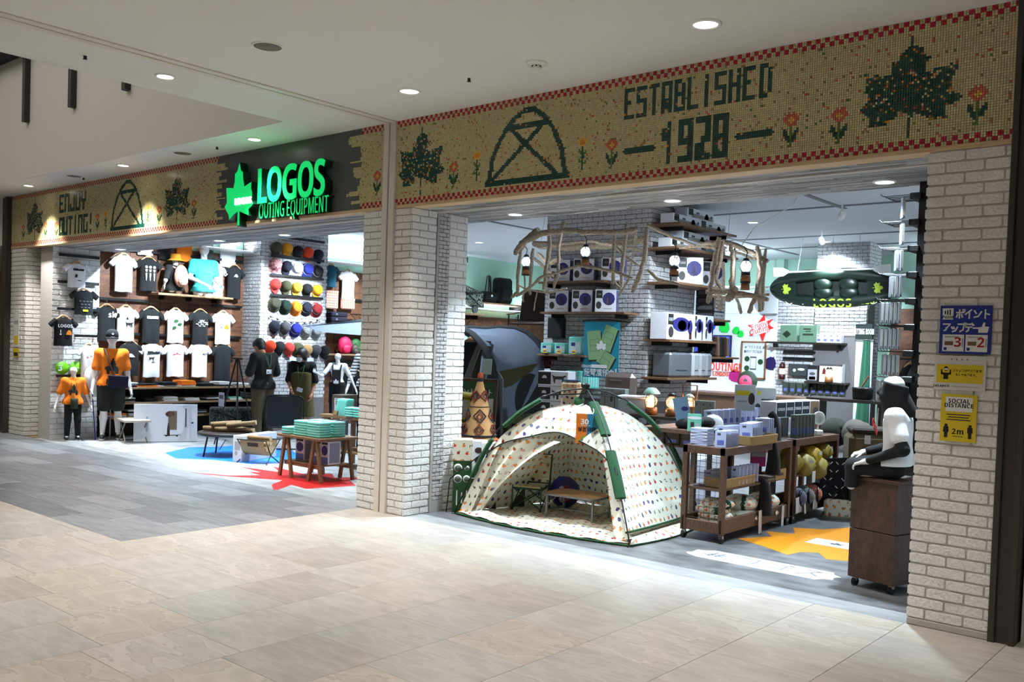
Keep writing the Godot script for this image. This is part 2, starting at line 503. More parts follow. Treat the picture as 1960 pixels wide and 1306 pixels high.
	for i in 6:
		var x := -11.11 - 1.47 * i
		struct("trim_hanger", flat(x - .045, 4.675, .6, x + .045, 7.4, .70), mat("hanger_bar", Color(.17, .155, .145), .6))
	for s in [[-7.079, -7.005], [-6.985, -6.908]]:
		struct("trim_seam", flat(s[0], -.004, -.02, s[1], HC, .022, .003), mat("joint_cover", Color(.80, .77, .73), .5))
		struct("trim_ceiling_seam", flat(s[0], HC - .012, .0, s[1], HC + .01, 12.4, .003), mat("joint_cover", Color(.8, .8, .8)))
	struct("trim_joint_gap", flat(-7.005, 0, -.03, -6.985, HC, -.005), mat("joint_gap", Color(.09, .08, .07), .9))
	struct("trim_ceiling_gap", flat(-7.005, HC - .003, .02, -6.985, HC + .01, 12.4), mat("joint_gap", Color(.09, .08, .07), .9))
	# --- mall walls out of sight and the neighbours of the shop
	struct("wall_mall_back", flat(-26, -.3, 12.5, 7, 7.7, 12.8), plaster)
	struct("wall_mall_left", flat(-26.3, -.3, -3, -26, 7.7, 12.8), plaster)
	struct("wall_mall_right", flat(7, -.3, -.5, 7.3, HC + .4, 12.8), plaster)
	struct("wall_right_neighbour", flat(-1.25, -.3, -.45, 7, HC + .3, -.10), mat("neighbour_wall", Color(.72, .72, .71), .7))
	struct("wall_left_neighbour", flat(-26, -.3, -3.3, -15.2, 4.2, -3.0), mat("warm_wall", Color(.78, .66, .50), .8))
	struct("wall_above_neighbour", flat(-26, 3.1, -.15, -16.40, HC + .1, .0), mat("mall_plaster"))
	struct("ceiling_neighbour", flat(-26, 3.1, -3.0, -15.2, 3.3, -.15), mat("mall_plaster"))
	struct("floor_neighbour", flat(-26, -.3, -3.0, -15.2, .0, -.1), mat("neighbour_floor", Color(.5, .42, .33), .5))
	# --- posts at both ends of the shop front
	var pr := struct("column_post_right", flat(-1.41, -.004, -.45, -1.262, HC, -.002, .004), bronze)
	put("flange", flat(-1.41, -.004, -.002, -1.372, HC, .022, .004), bronze, pr)
	put("flange", flat(-1.30, -.004, -.002, -1.262, HC, .022, .004), bronze, pr)
	var pl := struct("column_post_left", flat(-16.43, -.004, -.45, -16.21, HC - .02, .06, .004), bronze)
	put("flange", flat(-16.24, -.004, .06, -16.21, HC - .02, .085, .004), bronze, pl)
	# --- brick pillars
	var wl := struct("column_left", flat(-16.21, 0, -.6, -15.64, HB, -.012), mortar)
	bricks(wl, V(-16.21, .0, -.010), Vector3.RIGHT, Vector3.BACK, .58, HB, .215, .058, .012, white_brick, 160)
	bricks(wl, V(-15.638, .0, -.012), Vector3.FORWARD, Vector3.RIGHT, .33, HB, .215, .058, .012, white_brick, 140)
	var wm := struct("column_middle", flat(-7.376, 0, -.345, -6.665, HB, -.012), mortar)
	bricks(wm, V(-7.376, 0, -.010), Vector3.RIGHT, Vector3.BACK, .295, HB, .215, .058, .012, white_brick)
	bricks(wm, V(-6.905, 0, -.010), Vector3.RIGHT, Vector3.BACK, .252, HB, .215, .058, .012, white_brick)
	bricks(wm, V(-6.662, 0, -.0), Vector3.FORWARD, Vector3.RIGHT, .34, HB, .215, .058, .012, white_brick)
	var wr := struct("column_right", flat(-1.887, 0, -.6, -1.41, HB, -.012), mortar)
	bricks(wr, V(-1.895, .045, -.010), Vector3.RIGHT, Vector3.BACK, .485, HB - .045, .215, .058, .012, white_brick, 300, 0, .11)
	put("plinth", flat(-1.892, 0, -.02, -1.41, .043, -.001, .004), mat("plinth_paint", Color(.66, .645, .63), .8), wr)
	for s in [[-15.62, "left"], [-6.66, "middle"]]:
		var x: float = s[0]
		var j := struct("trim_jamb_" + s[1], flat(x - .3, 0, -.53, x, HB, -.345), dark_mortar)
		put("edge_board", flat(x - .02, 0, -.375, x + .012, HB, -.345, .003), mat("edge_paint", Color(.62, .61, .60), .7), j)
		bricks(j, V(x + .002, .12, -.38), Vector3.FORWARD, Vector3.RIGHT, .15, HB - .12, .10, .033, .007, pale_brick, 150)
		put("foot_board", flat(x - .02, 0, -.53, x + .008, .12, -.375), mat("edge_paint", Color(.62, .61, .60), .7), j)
	var jm := struct("column_middle_rear", flat(-7.376, 0, -.80, -6.672, HB, -.53), mortar)
	bricks(jm, V(-6.672, 0, -.53), Vector3.FORWARD, Vector3.RIGHT, .27, HB, .215, .058, .012, white_brick, 90)
	# --- soffit behind the mosaic band: boards laid along the front
	var so := struct("ceiling_soffit", flat(-16.2, HB + .012, -1.15, -1.41, HC, -.15), mat("soffit_core", Color(.35, .36, .36), .9))
	var bx := []; var bc := []
	for j in 28:
		var x := -15.7 + rng.randf() * -.4
		while x < -1.5:
			var l := rng.randf_range(.25, .75)
			bx.append(Transform3D(Basis.from_scale(V(l - .004, .014, .038)), V(x + l / 2, HB + .007 + rng.randf() * .003, -.03 - .0405 * j)))
			var g := rng.randf_range(.42, .74)
			bc.append(lin(Color(g, g * 1.005, g * 1.0)))
			x += l
	var bm := noisy("soffit_boards", 31, .03, [[.2, Color(.82, .82, .82)], [.8, Color(1, 1, 1)]], V(.5, 3, 6), .6)
	bm.vertex_color_use_as_albedo = true
	many("boards", unit("one", Vector3.ONE, .0), bm, bx, bc, so)
	put("shutter_track", flat(-15.6, HB - .014, -.40, -1.9, HB + .01, -.335, .004), mat("track_white", Color(.76, .75, .72), .4), so)
	put("shutter_slot", flat(-15.6, HB - .0145, -.372, -1.9, HB - .012, -.362), mat("joint_gap"), so)
	# --- shop ceiling, with its dark track slots
	var sc := struct("ceiling_shop", flat(-15.3, HS, -13.0, -1.0, HS + .3, -1.15), mat("shop_ceiling", Color(.74, .74, .76), .85))
	for s in [[-10.45, -2.0, -9.4, 1], [-4.98, -1.2, -6.6, 1], [-8.0, -6.4, -12.0, 1], [-6.35, -9.9, -1.6, 0], [-9.3, -9.9, -1.6, 0], [-10.8, -12.0, -1.6, 0], [-3.4, -14.9, -9.0, 0]]:
		var w := .035
		if s[3]: put("track", flat(s[0] - w, HS - .012, s[1], s[0] + w, HS + .01, s[2]), mat("track_grey", Color(.38, .38, .40), .6), sc)
		else: put("track", flat(s[1], HS - .012, s[0] - w, s[2], HS + .01, s[0] + w), mat("track_grey", Color(.4, .4, .4)), sc)
	# --- shop walls
	var lw := struct("wall_left", flat(-15.3, 0, -13.0, -15.0, HS, -.5), green_paint)
	var bp := struct("wall_left_brick", flat(-15.3, 0, -.84, -14.875, HB, -.53), mortar)
	put("front_face", flat(-15.3, 0, -.53, -14.875, HB, -.10), mortar, bp)
	bricks(bp, V(-14.872, 0, -.10), Vector3.FORWARD, Vector3.RIGHT, .74, HB, .215, .072, .012, white_brick, 200)
	for k in 5: # tall wood panels behind the shirts
		for q in 3:
			var y0: float = [.02, .90, 2.26][q]; var y1: float = [.895, 2.255, 3.20][q]
			put("panel", flat(-15.02, y0, -.845 - .545 * k, -14.955, y1, -.845 - .545 * k - .541, .003), panel_wood, lw)
	for k in 12:
		var top := 3.12 if k < 4 else 2.39
		for q in 2:
			put("panel", flat(-15.02, .02 if q == 0 else 1.25, -5.06 - .63 * k, -14.955, 1.245 if q == 0 else top, -5.06 - .63 * k - .626, .003), panel_wood, lw)
	var ch := struct("column_caps", flat(-15.1, 0, -5.05, -14.41, HS, -3.56), dark_mortar)
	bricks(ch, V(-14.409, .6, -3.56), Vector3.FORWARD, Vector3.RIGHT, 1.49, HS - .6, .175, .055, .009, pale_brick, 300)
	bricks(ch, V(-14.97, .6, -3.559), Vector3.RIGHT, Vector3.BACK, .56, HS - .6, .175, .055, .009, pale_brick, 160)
	struct("wall_back", flat(-15.3, 0, -13.2, -1.0, HS, -12.9), green_paint)
	struct("wall_right", flat(-1.55, 0, -13.0, -1.25, HS, -.6), white_paint)
	var cc := struct("column_centre", flat(-8.66, 0, -5.85, -6.86, HS, -4.61), dark_mortar)
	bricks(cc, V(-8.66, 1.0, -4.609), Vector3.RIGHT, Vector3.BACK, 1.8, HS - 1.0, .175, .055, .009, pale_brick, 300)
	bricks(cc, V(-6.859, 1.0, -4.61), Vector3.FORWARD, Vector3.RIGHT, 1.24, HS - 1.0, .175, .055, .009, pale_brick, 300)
	struct("wall_white_partition", flat(-11.5, 0, -10.8, -7.70, 2.96, -10.5), mat("partition_white", Color(.80, .81, .81), .75))
	put("upper_board", flat(-11.5, 2.50, -10.52, -7.70, 2.95, -10.485, .003), mat("partition_white"), find_child("wall_white_partition", false, false))
	var bw := struct("wall_brick_partition", flat(-7.70, 0, -10.8, -5.98, 2.92, -10.51), dark_mortar)
	bricks(bw, V(-7.70, .9, -10.509), Vector3.RIGHT, Vector3.BACK, 1.7, 2.0, .175, .055, .009, pale_brick, 260)
	var bc2 := struct("column_rear", flat(-6.95, 0, -11.1, -6.0, HS, -10.46), dark_mortar)
	bricks(bc2, V(-6.95, 2.1, -10.459), Vector3.RIGHT, Vector3.BACK, .95, HS - 2.1, .175, .055, .009, pale_brick, 140)
	bricks(bc2, V(-5.999, .9, -10.46), Vector3.FORWARD, Vector3.RIGHT, .6, HS - .9, .175, .055, .009, pale_brick, 120)
	struct("column_far_post", flat(-8.80, 2.96, -12.9, -8.62, HS, -12.7), mat("mint_post", Color(.62, .74, .68), .8))
	var rw := struct("wall_right_rear", flat(-5.99, 0, -11.9, -1.5, HS, -11.6), green_paint)
	for k in 4: put("panel", flat(-5.95 + .63 * k, .02, -11.62, -5.95 + .63 * k + .626, 2.65, -11.57, .003), panel_wood, rw)

## mosaic band over the shop front
const PITCH := .0163
const FONT := {"E": "111100110100111", "S": "111100111001111", "T": "111010010010010", "A": "111101101111101", "B": "110101111101111", "L": "100100100100111", "I": "010010010010010", "H": "101101111101101", "D": "110101101101110", "1": "010110010010010", "9": "111101111001111", "2": "111001011110111", "8": "111101111101111", "N": "111101101101101", "J": "001001001101111", "O": "111101101101111", "Y": "101101111010010", "U": "101101101101111", "G": "111100101101111", "!": "010010010000010"}
const LEAF := "0,0 1,4 5,5 5,8 8,9 6,11 6,15 9,14 13,14 18,12 17,16 16,18 16,24 20,26 18,28 14,29 13,31 14,34 10,34 6,32 2,30 1,32 1,40 -1,39 -.6,33 -.4,30 -4,29 -6,32 -10,34 -15,34 -15,31 -20,26 -17,24 -16,20 -18,20 -17,16 -19,12 -13,13 -7,14 -7,9 -4,9 -5,6 -1,4"

var cells := {}   # (column, row) to a colour index

func ink_text(tx: String, c0: float, step: float, r0: int, hs: Array, ws: Array, col: int):
	for q in tx.length():
		var f: String = FONT[tx[q]]
		var r := r0
		for j in 5:
			for dj in hs[j]:
				var c := c0 + step * q
				for i in 3:
					for di in ws[i]:
						if f[j * 3 + i] == "1": cells[Vector2i(int(c), r)] = col
						c += 1
				r += 1

func ink_line(a: Vector2, b: Vector2, th: float, col: int):
	var n := int(a.distance_to(b) * 2) + 1
	for k in n + 1:
		var p := a.lerp(b, float(k) / n)
		for i in range(int(-th), int(th) + 1):
			for j in range(int(-th), int(th) + 1):
				if W(i, j).length() <= th: cells[Vector2i(int(round(p.x)) + i, int(round(p.y)) + j)] = col

func ink_leaf(c: int, r: int):
	var pg := poly(LEAF)
	for i in range(-21, 22):
		for j in 42:
			if Geometry2D.is_point_in_polygon(W(i + .01, j + .3), pg):
				var k := rng.randf()
				cells[Vector2i(c + i, r + j)] = 1 if k < .62 else 2 if k < .80 else 3 if k < .88 else 4 if k < .93 else 5 if k < .97 else 6

func ink_tulip(c: int, r: int, tall := false):
	var rows := ["..7.7..", ".77777.", "7778777", "7788877", ".77877.", "..777..", "...9...", "1..9..1", "11.9.11", "11.9911", ".11911.", ".11911.", "..191..", "...9...", "..99..."] if not tall else ["..8.8..", ".88688.", "8866688", ".86668.", "..888..", "...1...", ".9.1...", ".991.9.", "..9199.", "...19..", "..911..", ".9.1...", ".991.9.", "...199.", "...1...", "...1...", "...1..."]
	for j in rows.size():
		for i in 7:
			var ch: String = rows[j][i]
			if ch != ".": cells[Vector2i(c - 3 + i, r + j)] = int(ch)

func ink_tent(c0: int, c1: int, r0: int, r1: int):
	var w := float(c1 - c0); var h := float(r1 - r0)
	var at := func(x, y): return W(c0 + x * w, r0 + y * h)
	var arc := [[.02, .97], [.07, .6], [.17, .35], [.3, .14], [.45, .03], [.58, .03], [.72, .16], [.83, .36], [.92, .62], [.97, .97]]
	for i in arc.size() - 1: ink_line(at.call(arc[i][0], arc[i][1]), at.call(arc[i + 1][0], arc[i + 1][1]), 1.2, 1)
	ink_line(at.call(.0, .98), at.call(1.0, .98), 1.6, 1)
	ink_line(at.call(.25, .23), at.call(.75, .23), 1.2, 1)
	ink_line(at.call(.30, .26), at.call(.86, .93), 1.1, 1)
	ink_line(at.call(.68, .26), at.call(.06, .93), 1.1, 1)

func mosaic():
	var m := mat("mosaic_tile", Color.WHITE, .22)
	m.vertex_color_use_as_albedo = true
	var tint := [Color(.78, .735, .55), Color(.06, .26, .22), Color(.12, .32, .28), Color(.78, .74, .56), Color(.72, .42, .30), Color(.30, .36, .20), Color(.86, .55, .20), Color(.78, .40, .30), Color(.88, .72, .32), Color(.33, .46, .22), Color(.70, .10, .21), Color(.55, .47, .27)]
	var core := mat("mosaic_bed", Color(.44, .42, .29), .9)
	var tile := unit("mosaic", V(.0142, .0142, .008), .0015)
	var timber := wood("pale_trim", 51, Color(.72, .60, .45), Color(.80, .70, .55), V(.2, 2, 2))
	for side in 2:
		cells.clear()
		var x0: float = [-16.21, -6.905][side]; var x1: float = [-7.079, -1.41][side]
		var n := int((x1 - x0) / PITCH)
		var f := struct("wall_front_" + ["left", "right"][side], flat(x0, HB + .03, -.15, x1, HC, -.008), core)
		put("timber_strip", flat(x0, HB, -.14, x1, HB + .032, .006, .003), timber, f)
		if side == 0:
			ink_leaf(54, 6); ink_tulip(28, 29); ink_tulip(79, 30); ink_tulip(102, 31); ink_tulip(184, 29)
			ink_text("ENJOY", 108, 11, 7, [3, 4, 3, 4, 3], [3, 4, 3], 1)
			ink_text("OUTING!", 108, 9.9, 28, [3, 4, 3, 4, 3], [3, 3, 3], 1)
			ink_tulip(199, 28, true); ink_tent(209, 265, 5, 45); ink_tulip(272, 28, true)
			ink_tulip(290, 30); ink_leaf(317, 6); ink_tulip(342, 29); ink_tulip(553, 28)
		else:
			ink_leaf(21, 6); ink_tulip(48, 29); ink_tulip(66, 25, true); ink_tent(74, 130, 6, 45)
			ink_tulip(139, 26, true); ink_tulip(157, 29)
			ink_text("ESTABLISHED", 164, 7.1, 6, [2, 4, 2, 5, 2], [2, 2, 2], 1)
			ink_text("1928", 186, 9.2, 25, [3, 6, 3, 5, 3], [3, 2, 3], 1)
			ink_line(W(165, 36), W(181, 36), 1.0, 1); ink_line(W(225, 36), W(241, 36), 1.0, 1)
			ink_tulip(250, 29); ink_tulip(271, 30); ink_leaf(299, 6); ink_tulip(324, 29)
		var xf := []; var cs := []
		var ragl := 0; var ragr := 0
		for j in 51:
			if j % 3 == 0 or rng.randf() < .4:
				ragl = rng.randi_range(-3, 5) if rng.randf() < .75 else rng.randi_range(6, 12)
				ragr = rng.randi_range(-3, 5) if rng.randf() < .75 else rng.randi_range(6, 12)
			for i in n:
				if side == 0 and i > 374 + (0 if j < 4 or j > 46 else ragl) and i < 535 - (-3 if j < 4 or j > 46 else ragr): continue
				var k := 0
				if j < 4 or j > 46:
					var jj := j if j < 4 else j - 47
					k = 10 if (int(i / 2.0) + int(jj / 2.0)) % 2 == 0 else 3
				elif cells.has(Vector2i(i, j)):
					k = cells[Vector2i(i, j)]
					if k == 1 and rng.randf() < .03: k = [3, 4, 5, 6][rng.randi() % 4]
				elif rng.randf() < .045: k = [11, 11, 11, 4, 9, 7][rng.randi() % 6]
				xf.append(T(V(x0 + (i + .5) * PITCH, HC - (j + .5) * PITCH, -.004)))
				var v := rng.randf_range(.93, 1.05)
				cs.append(lin(Color(tint[k].r * v, tint[k].g * v, tint[k].b * v)))
		many("mosaic_tiles", tile, m, xf, cs, f)
		if side == 0: put("grey_panel", flat(-10.3, HB + .032, -.02, -7.30, HC, -.0065), mat("sign_grey", Color(.30, .30, .305), .38), f)
	sign_letters()

func sign_letters():
	# the lit green sign: a leaf and channel letters standing proud of the grey panel
	var face := glow("sign_face", Color(.0, .82, .42), .62)
	face.albedo_color = Color(.0, .6, .3)
	var side := mat("sign_side", Color(.01, .16, .10), .3)
	var t := thing("shop_sign", "lit green shop sign with a maple leaf and thick letters on the grey panel", "sign", V(-8.75, 3.35, -.005))
	var pg := poly("0,.40 .03,.31 .07,.29 .08,.20 .11,.11 .16,.13 .25,.155 .245,.09 .27,.03 .26,-.06 .30,-.10 .26,-.13 .20,-.16 .21,-.23 .11,-.20 .02,-.17 .02,-.34 -.02,-.34 -.015,-.17 -.10,-.20 -.19,-.26 -.21,-.20 -.30,-.10 -.25,-.05 -.26,.03 -.27,.13 -.16,.12 -.12,.11 -.09,.19 -.09,.28 -.04,.31")
	var at := V(-.74, -.02, 0)
	put("leaf_body", pm(pg, .10, T(at)), side, t)
	var inner := PackedVector2Array()
	for p in pg: inner.append(p * .97)
	put("leaf_face", pm(inner, .004, T(at + V(0, 0, .1))), face, t)
	put("leaf_word", words("LOGOS", .075, .012), glow("sign_white", Color(.95, 1, .97), 3.0), t, at + V(.10, -.055, .112))
	var ww := .0
	for k in 5:
		var tm := words("LOGOS"[k], .40, .10)
		var sx := .80
		var w := tm.get_aabb().size.x * sx
		var o := put("letter", tm, side, t, V(-.38 + ww + w * .5, .06, .05), Basis.from_scale(V(sx, 1, 1)))
		put("letter_face", words("LOGOS"[k], .40, .004), face, o, V(0, 0, .053), Basis.from_scale(V(.97, .98, 1)))
		ww += w + .012
	var tl := words("OUTING EQUIPMENT", .165, .07, false)
	var s2 := ww / tl.get_aabb().size.x
	var b2 := put("small_letters", tl, side, t, V(-.38 + ww * .5, -.215, .035), Basis.from_scale(V(s2, 1, 1)))
	put("small_letters_face", words("OUTING EQUIPMENT", .165, .003, false), face, b2, V(0, 0, .0365))
	omni("sign_light", V(0, 0, .2), Color(.1, 1.0, .5), .05, t, .15)

## bodies: capsules joined by a smooth minimum, meshed as surface nets
class Field:
	var lo: Vector3
	var n: Vector3i
	var c: float
	var d := PackedFloat32Array()
	func _init(a: Vector3, b: Vector3, cell: float):
		lo = a; c = cell
		n = Vector3i(((b - a) / cell).ceil()) + Vector3i.ONE
		d.resize(n.x * n.y * n.z); d.fill(1.0)
	func cap(a: Vector3, b: Vector3, ra: float, rb: float, k := .03, flat := Vector3.ZERO):
		var m := maxf(ra, rb) + k + c * 2.0
		var i0 := Vector3i(((a.min(b) - Vector3.ONE * m - lo) / c).floor()).max(Vector3i.ZERO)
		var i1 := Vector3i(((a.max(b) + Vector3.ONE * m - lo) / c).ceil()).min(n - Vector3i.ONE)
		var ab := b - a; var l2 := maxf(ab.length_squared(), 1e-9)
		for y in range(i0.y, i1.y + 1):
			for z in range(i0.z, i1.z + 1):
				var at := (y * n.z + z) * n.x
				var p := lo + Vector3(i0.x, y, z) * c
				for x in range(i0.x, i1.x + 1):
					var t := clampf((p - a).dot(ab) / l2, .0, 1.0)
					var w := p - a - ab * t
					w += flat * w.dot(flat)
					var v := w.length() - ra - (rb - ra) * t
					var o := d[at + x]
					var h := maxf(k - absf(o - v), .0)
					d[at + x] = minf(o, v) - h * h * .25 / k
					p.x += c
	# keep what lies on the side of the plane away from nrm
	func cut(q: Vector3, nrm: Vector3):
		var at := 0
		for y in n.y:
			for z in n.z:
				var p := lo + Vector3(0, y, z) * c
				for x in n.x:
					var v := (p - q).dot(nrm)
					if v > d[at]: d[at] = v
					at += 1
					p.x += c
	func add_to(mb: MB, g := 0):
		mb.smooth(g)
		var st := mb.st
		var id := {}
		var pts := []
		var sx := 1; var sz := n.x; var sy := n.x * n.z
		for y in n.y - 1:
			for z in n.z - 1:
				var at := (y * n.z + z) * n.x
				for x in n.x - 1:
					var q := at + x
					var a := d[q] < .0
					if a == (d[q + 1] < .0) and a == (d[q + sz] < .0) and a == (d[q + sz + 1] < .0) and a == (d[q + sy] < .0) and a == (d[q + sy + 1] < .0) and a == (d[q + sy + sz] < .0) and a == (d[q + sy + sz + 1] < .0): continue
					var s := Vector3.ZERO; var m := 0
					for e in 12:
						var i := e >> 2; var u := e & 1; var v := (e >> 1) & 1
						var o := Vector3i(0, u, v) if i == 0 else Vector3i(u, 0, v) if i == 1 else Vector3i(u, v, 0)
						var f := q + o.x + o.y * sy + o.z * sz
						var d0 := d[f]; var d1 := d[f + (1 if i == 0 else sy if i == 1 else sz)]
						if (d0 < .0) != (d1 < .0):
							var w := Vector3(o); w[i] += d0 / (d0 - d1)
							s += w; m += 1
					id[q] = pts.size()
					pts.append(lo + (Vector3(x, y, z) + s / m) * c)
		for q in id:
			var x: int = q % n.x; var z: int = (q / n.x) % n.z; var y: int = q / sy
			var a: float = d[q]
			for i in 3:
				var s0: int = [sx, sy, sz][i]; var s1: int = [sy, sz, sx][i]; var s2: int = [sz, sx, sy][i]
				if [x, y, z][(i + 1) % 3] == 0 or [x, y, z][(i + 2) % 3] == 0: continue
				var b: float = d[q + s0]
				if (a < .0) == (b < .0): continue
				if not (id.has(q - s1) and id.has(q - s2) and id.has(q - s1 - s2)): continue
				var p0: Vector3 = pts[id[q]]; var p1: Vector3 = pts[id[q - s1]]; var p2: Vector3 = pts[id[q - s1 - s2]]; var p3: Vector3 = pts[id[q - s2]]
				if a < .0: mb.quad(p0, p1, p2, p3)
				else: mb.quad(p0, p3, p2, p1)

func hand(mb: MB, wrist: Vector3, dir: Vector3, pn: Vector3, s := 1.0, curl := .35, thumb := 1.0):
	dir = dir.normalized(); pn = (pn - dir * pn.dot(dir)).normalized()
	var side := dir.cross(pn) * thumb
	var f := Field.new(wrist - Vector3.ONE * .21 * s, wrist + Vector3.ONE * .21 * s, .0055 * s)
	var k := .012 * s
	f.cap(wrist - dir * .03 * s, wrist + dir * .02 * s, .025 * s, .026 * s, k)
	for i in 4: f.cap(wrist + dir * .015 * s + side * (i - 1.5) * .012 * s, wrist + dir * .088 * s + side * (i - 1.5) * .02 * s, .016 * s, .0135 * s, k)
	for i in 4:
		var l: float = [.058, .078, .072, .066][i] * s
		var p := wrist + dir * .088 * s + side * (i - 1.5) * .0205 * s
		var a := curl
		for j in 3:
			var e: Vector3 = p + (dir * cos(a) + pn * sin(a)).normalized() * l * [.46, .31, .23][j] + side * (i - 1.5) * .001
			f.cap(p, e, (.0098 - .001 * j) * s, (.0092 - .001 * j) * s, .004 * s)
			p = e; a += curl * 1.1
	var t := wrist + dir * .025 * s + side * .028 * s
	var t1 := t + (dir * .7 + side * .6 + pn * .35).normalized() * .045 * s
	f.cap(t, t1, .015 * s, .0115 * s, .008 * s)
	f.cap(t1, t1 + (dir * .95 + side * .2 + pn * .35).normalized() * .034 * s, .0112 * s, .0092 * s, .004 * s)
	f.add_to(mb, 3)

# standing joints for a body of height h at the origin, facing +z
func joints(h: float, spread := .1) -> Dictionary:
	var j := {"h": h, "head": V(0, .928, .01) * h, "neck": V(0, .845, 0) * h, "chest": V(0, .74, 0) * h, "waist": V(0, .615, 0) * h, "hips": V(0, .52, 0) * h}
	for s in [-1, 1]:
		var k := "r" if s < 0 else "l"
		j["sh" + k] = V(s * .103, .805, 0) * h
		j["el" + k] = V(s * (.122 + spread * .22), .63, -.005) * h
		j["wr" + k] = V(s * (.132 + spread * .42), .475, .03) * h
		j["hp" + k] = V(s * .05, .515, 0) * h
		j["kn" + k] = V(s * .06, .285, .01) * h
		j["an" + k] = V(s * .068, .045, -.012) * h
		j["to" + k] = V(s * .082, .018, .085) * h
	return j

func bounds(j: Dictionary, keys: Array, m: float) -> Array:
	var a := Vector3.ONE * 99; var b := -a
	for k in keys:
		a = a.min(j[k]); b = b.max(j[k])
	return [a - Vector3.ONE * m, b + Vector3.ONE * m]

const ALL := ["head", "neck", "chest", "hips", "shl", "shr", "ell", "elr", "wrl", "wrr", "hpl", "hpr", "knl", "knr", "anl", "anr", "tol", "tor"]

func torso(f: Field, j: Dictionary, g: float, wide := 1.0):
	var s: float = j.h / 1.75
	for q in [["l", "shl"], ["r", "shr"]]:
		var sh: Vector3 = j[q[1]]
		f.cap(j.chest.lerp(sh, .5), j.waist.lerp(j["hp" + q[0]], .35), (.086 + g) * s, (.076 + g) * s * wide, .04 * s)
		f.cap(j.waist.lerp(j["hp" + q[0]], .35), j["hp" + q[0]], (.076 + g) * s * wide, (.092 + g) * s, .04 * s)
		f.cap(j.neck - V(0, .02, 0) * s, sh, (.040 + g) * s, (.050 + g) * s, .03 * s)
		f.cap(j.chest, sh, (.088 + g) * s, (.050 + g) * s, .035 * s)

func skin(j: Dictionary, legs := true, cell := .013, features := true) -> MB:
	var s: float = j.h / 1.75
	var mb := MB.new()
	var b := bounds(j, ALL if legs else ["neck", "chest", "hips", "shl", "shr", "ell", "elr", "wrl", "wrr"], .16 * s)
	var f := Field.new(b[0], b[1], cell)
	torso(f, j, -.006)
	f.cap(j.neck - V(0, .05, 0) * s, j.neck.lerp(j.head, .5), .058 * s, .054 * s, .03 * s)
	for k in ["l", "r"]:
		f.cap(j["sh" + k], j["el" + k], .052 * s, .040 * s)
		f.cap(j["el" + k], j["wr" + k], .040 * s, .026 * s)
		if legs:
			f.cap(j["hp" + k], j["kn" + k], .088 * s, .056 * s)
			f.cap(j["kn" + k], j["kn" + k].lerp(j["an" + k], .35), .056 * s, .058 * s)
			f.cap(j["kn" + k].lerp(j["an" + k], .35), j["an" + k], .058 * s, .036 * s)
			f.cap(j["an" + k], j["to" + k], .036 * s, .024 * s)
	f.add_to(mb, 1)
	head_shape(mb, j, features)
	for k in ["l", "r"]:
		var dir: Vector3 = j["wr" + k] - j["el" + k]
		var pn: Vector3 = j.get("palm" + k, V(-1 if k == "l" else 1, 0, .2))
		hand(mb, j["wr" + k] + dir.normalized() * .01, dir, pn, s * .98, j.get("curl", .3), 1.0 if k == "r" else -1.0)
	return mb

# head: skull, jaw, and with features brows, nose, lips and ears; face direction in j.face
func head_shape(mb: MB, j: Dictionary, features: bool):
	var s: float = j.h / 1.75
	var fz: Vector3 = j.get("face", V(0, -.05, 1)).normalized()
	var up: Vector3 = (j.get("crown", Vector3.UP) as Vector3); up = (up - fz * up.dot(fz)).normalized()
	var rx := up.cross(fz)
	var hd: Vector3 = j.head
	var f := Field.new(hd - Vector3.ONE * .17 * s, hd + Vector3.ONE * .17 * s, .0065 * s)
	f.cap(hd + up * .035 * s - fz * .022 * s, hd + up * .035 * s + fz * .012 * s, .080 * s, .076 * s, .03 * s)
	f.cap(hd + fz * .012 * s, hd - up * .062 * s + fz * .045 * s, .068 * s, .036 * s, .04 * s)
	f.cap(hd - up * .04 * s - fz * .02 * s, hd - up * .13 * s - fz * .022 * s, .05 * s, .05 * s, .03 * s)
	if features:
		f.cap(hd + up * .012 * s + fz * .084 * s, hd - up * .028 * s + fz * .103 * s, .008 * s, .012 * s, .014 * s)
		f.cap(hd - up * .060 * s + fz * .078 * s - rx * .016 * s, hd - up * .060 * s + fz * .078 * s + rx * .016 * s, .008 * s, .008 * s, .008 * s)
		f.cap(hd + up * .022 * s + fz * .078 * s - rx * .035 * s, hd + up * .022 * s + fz * .078 * s + rx * .035 * s, .009 * s, .009 * s, .012 * s)
		for e in [-1.0, 1.0]:
			f.cap(hd + up * .012 * s + rx * e * .078 * s, hd - up * .028 * s + rx * e * .074 * s + fz * .006 * s, .012 * s, .009 * s, .008 * s)
	f.add_to(mb, 2)

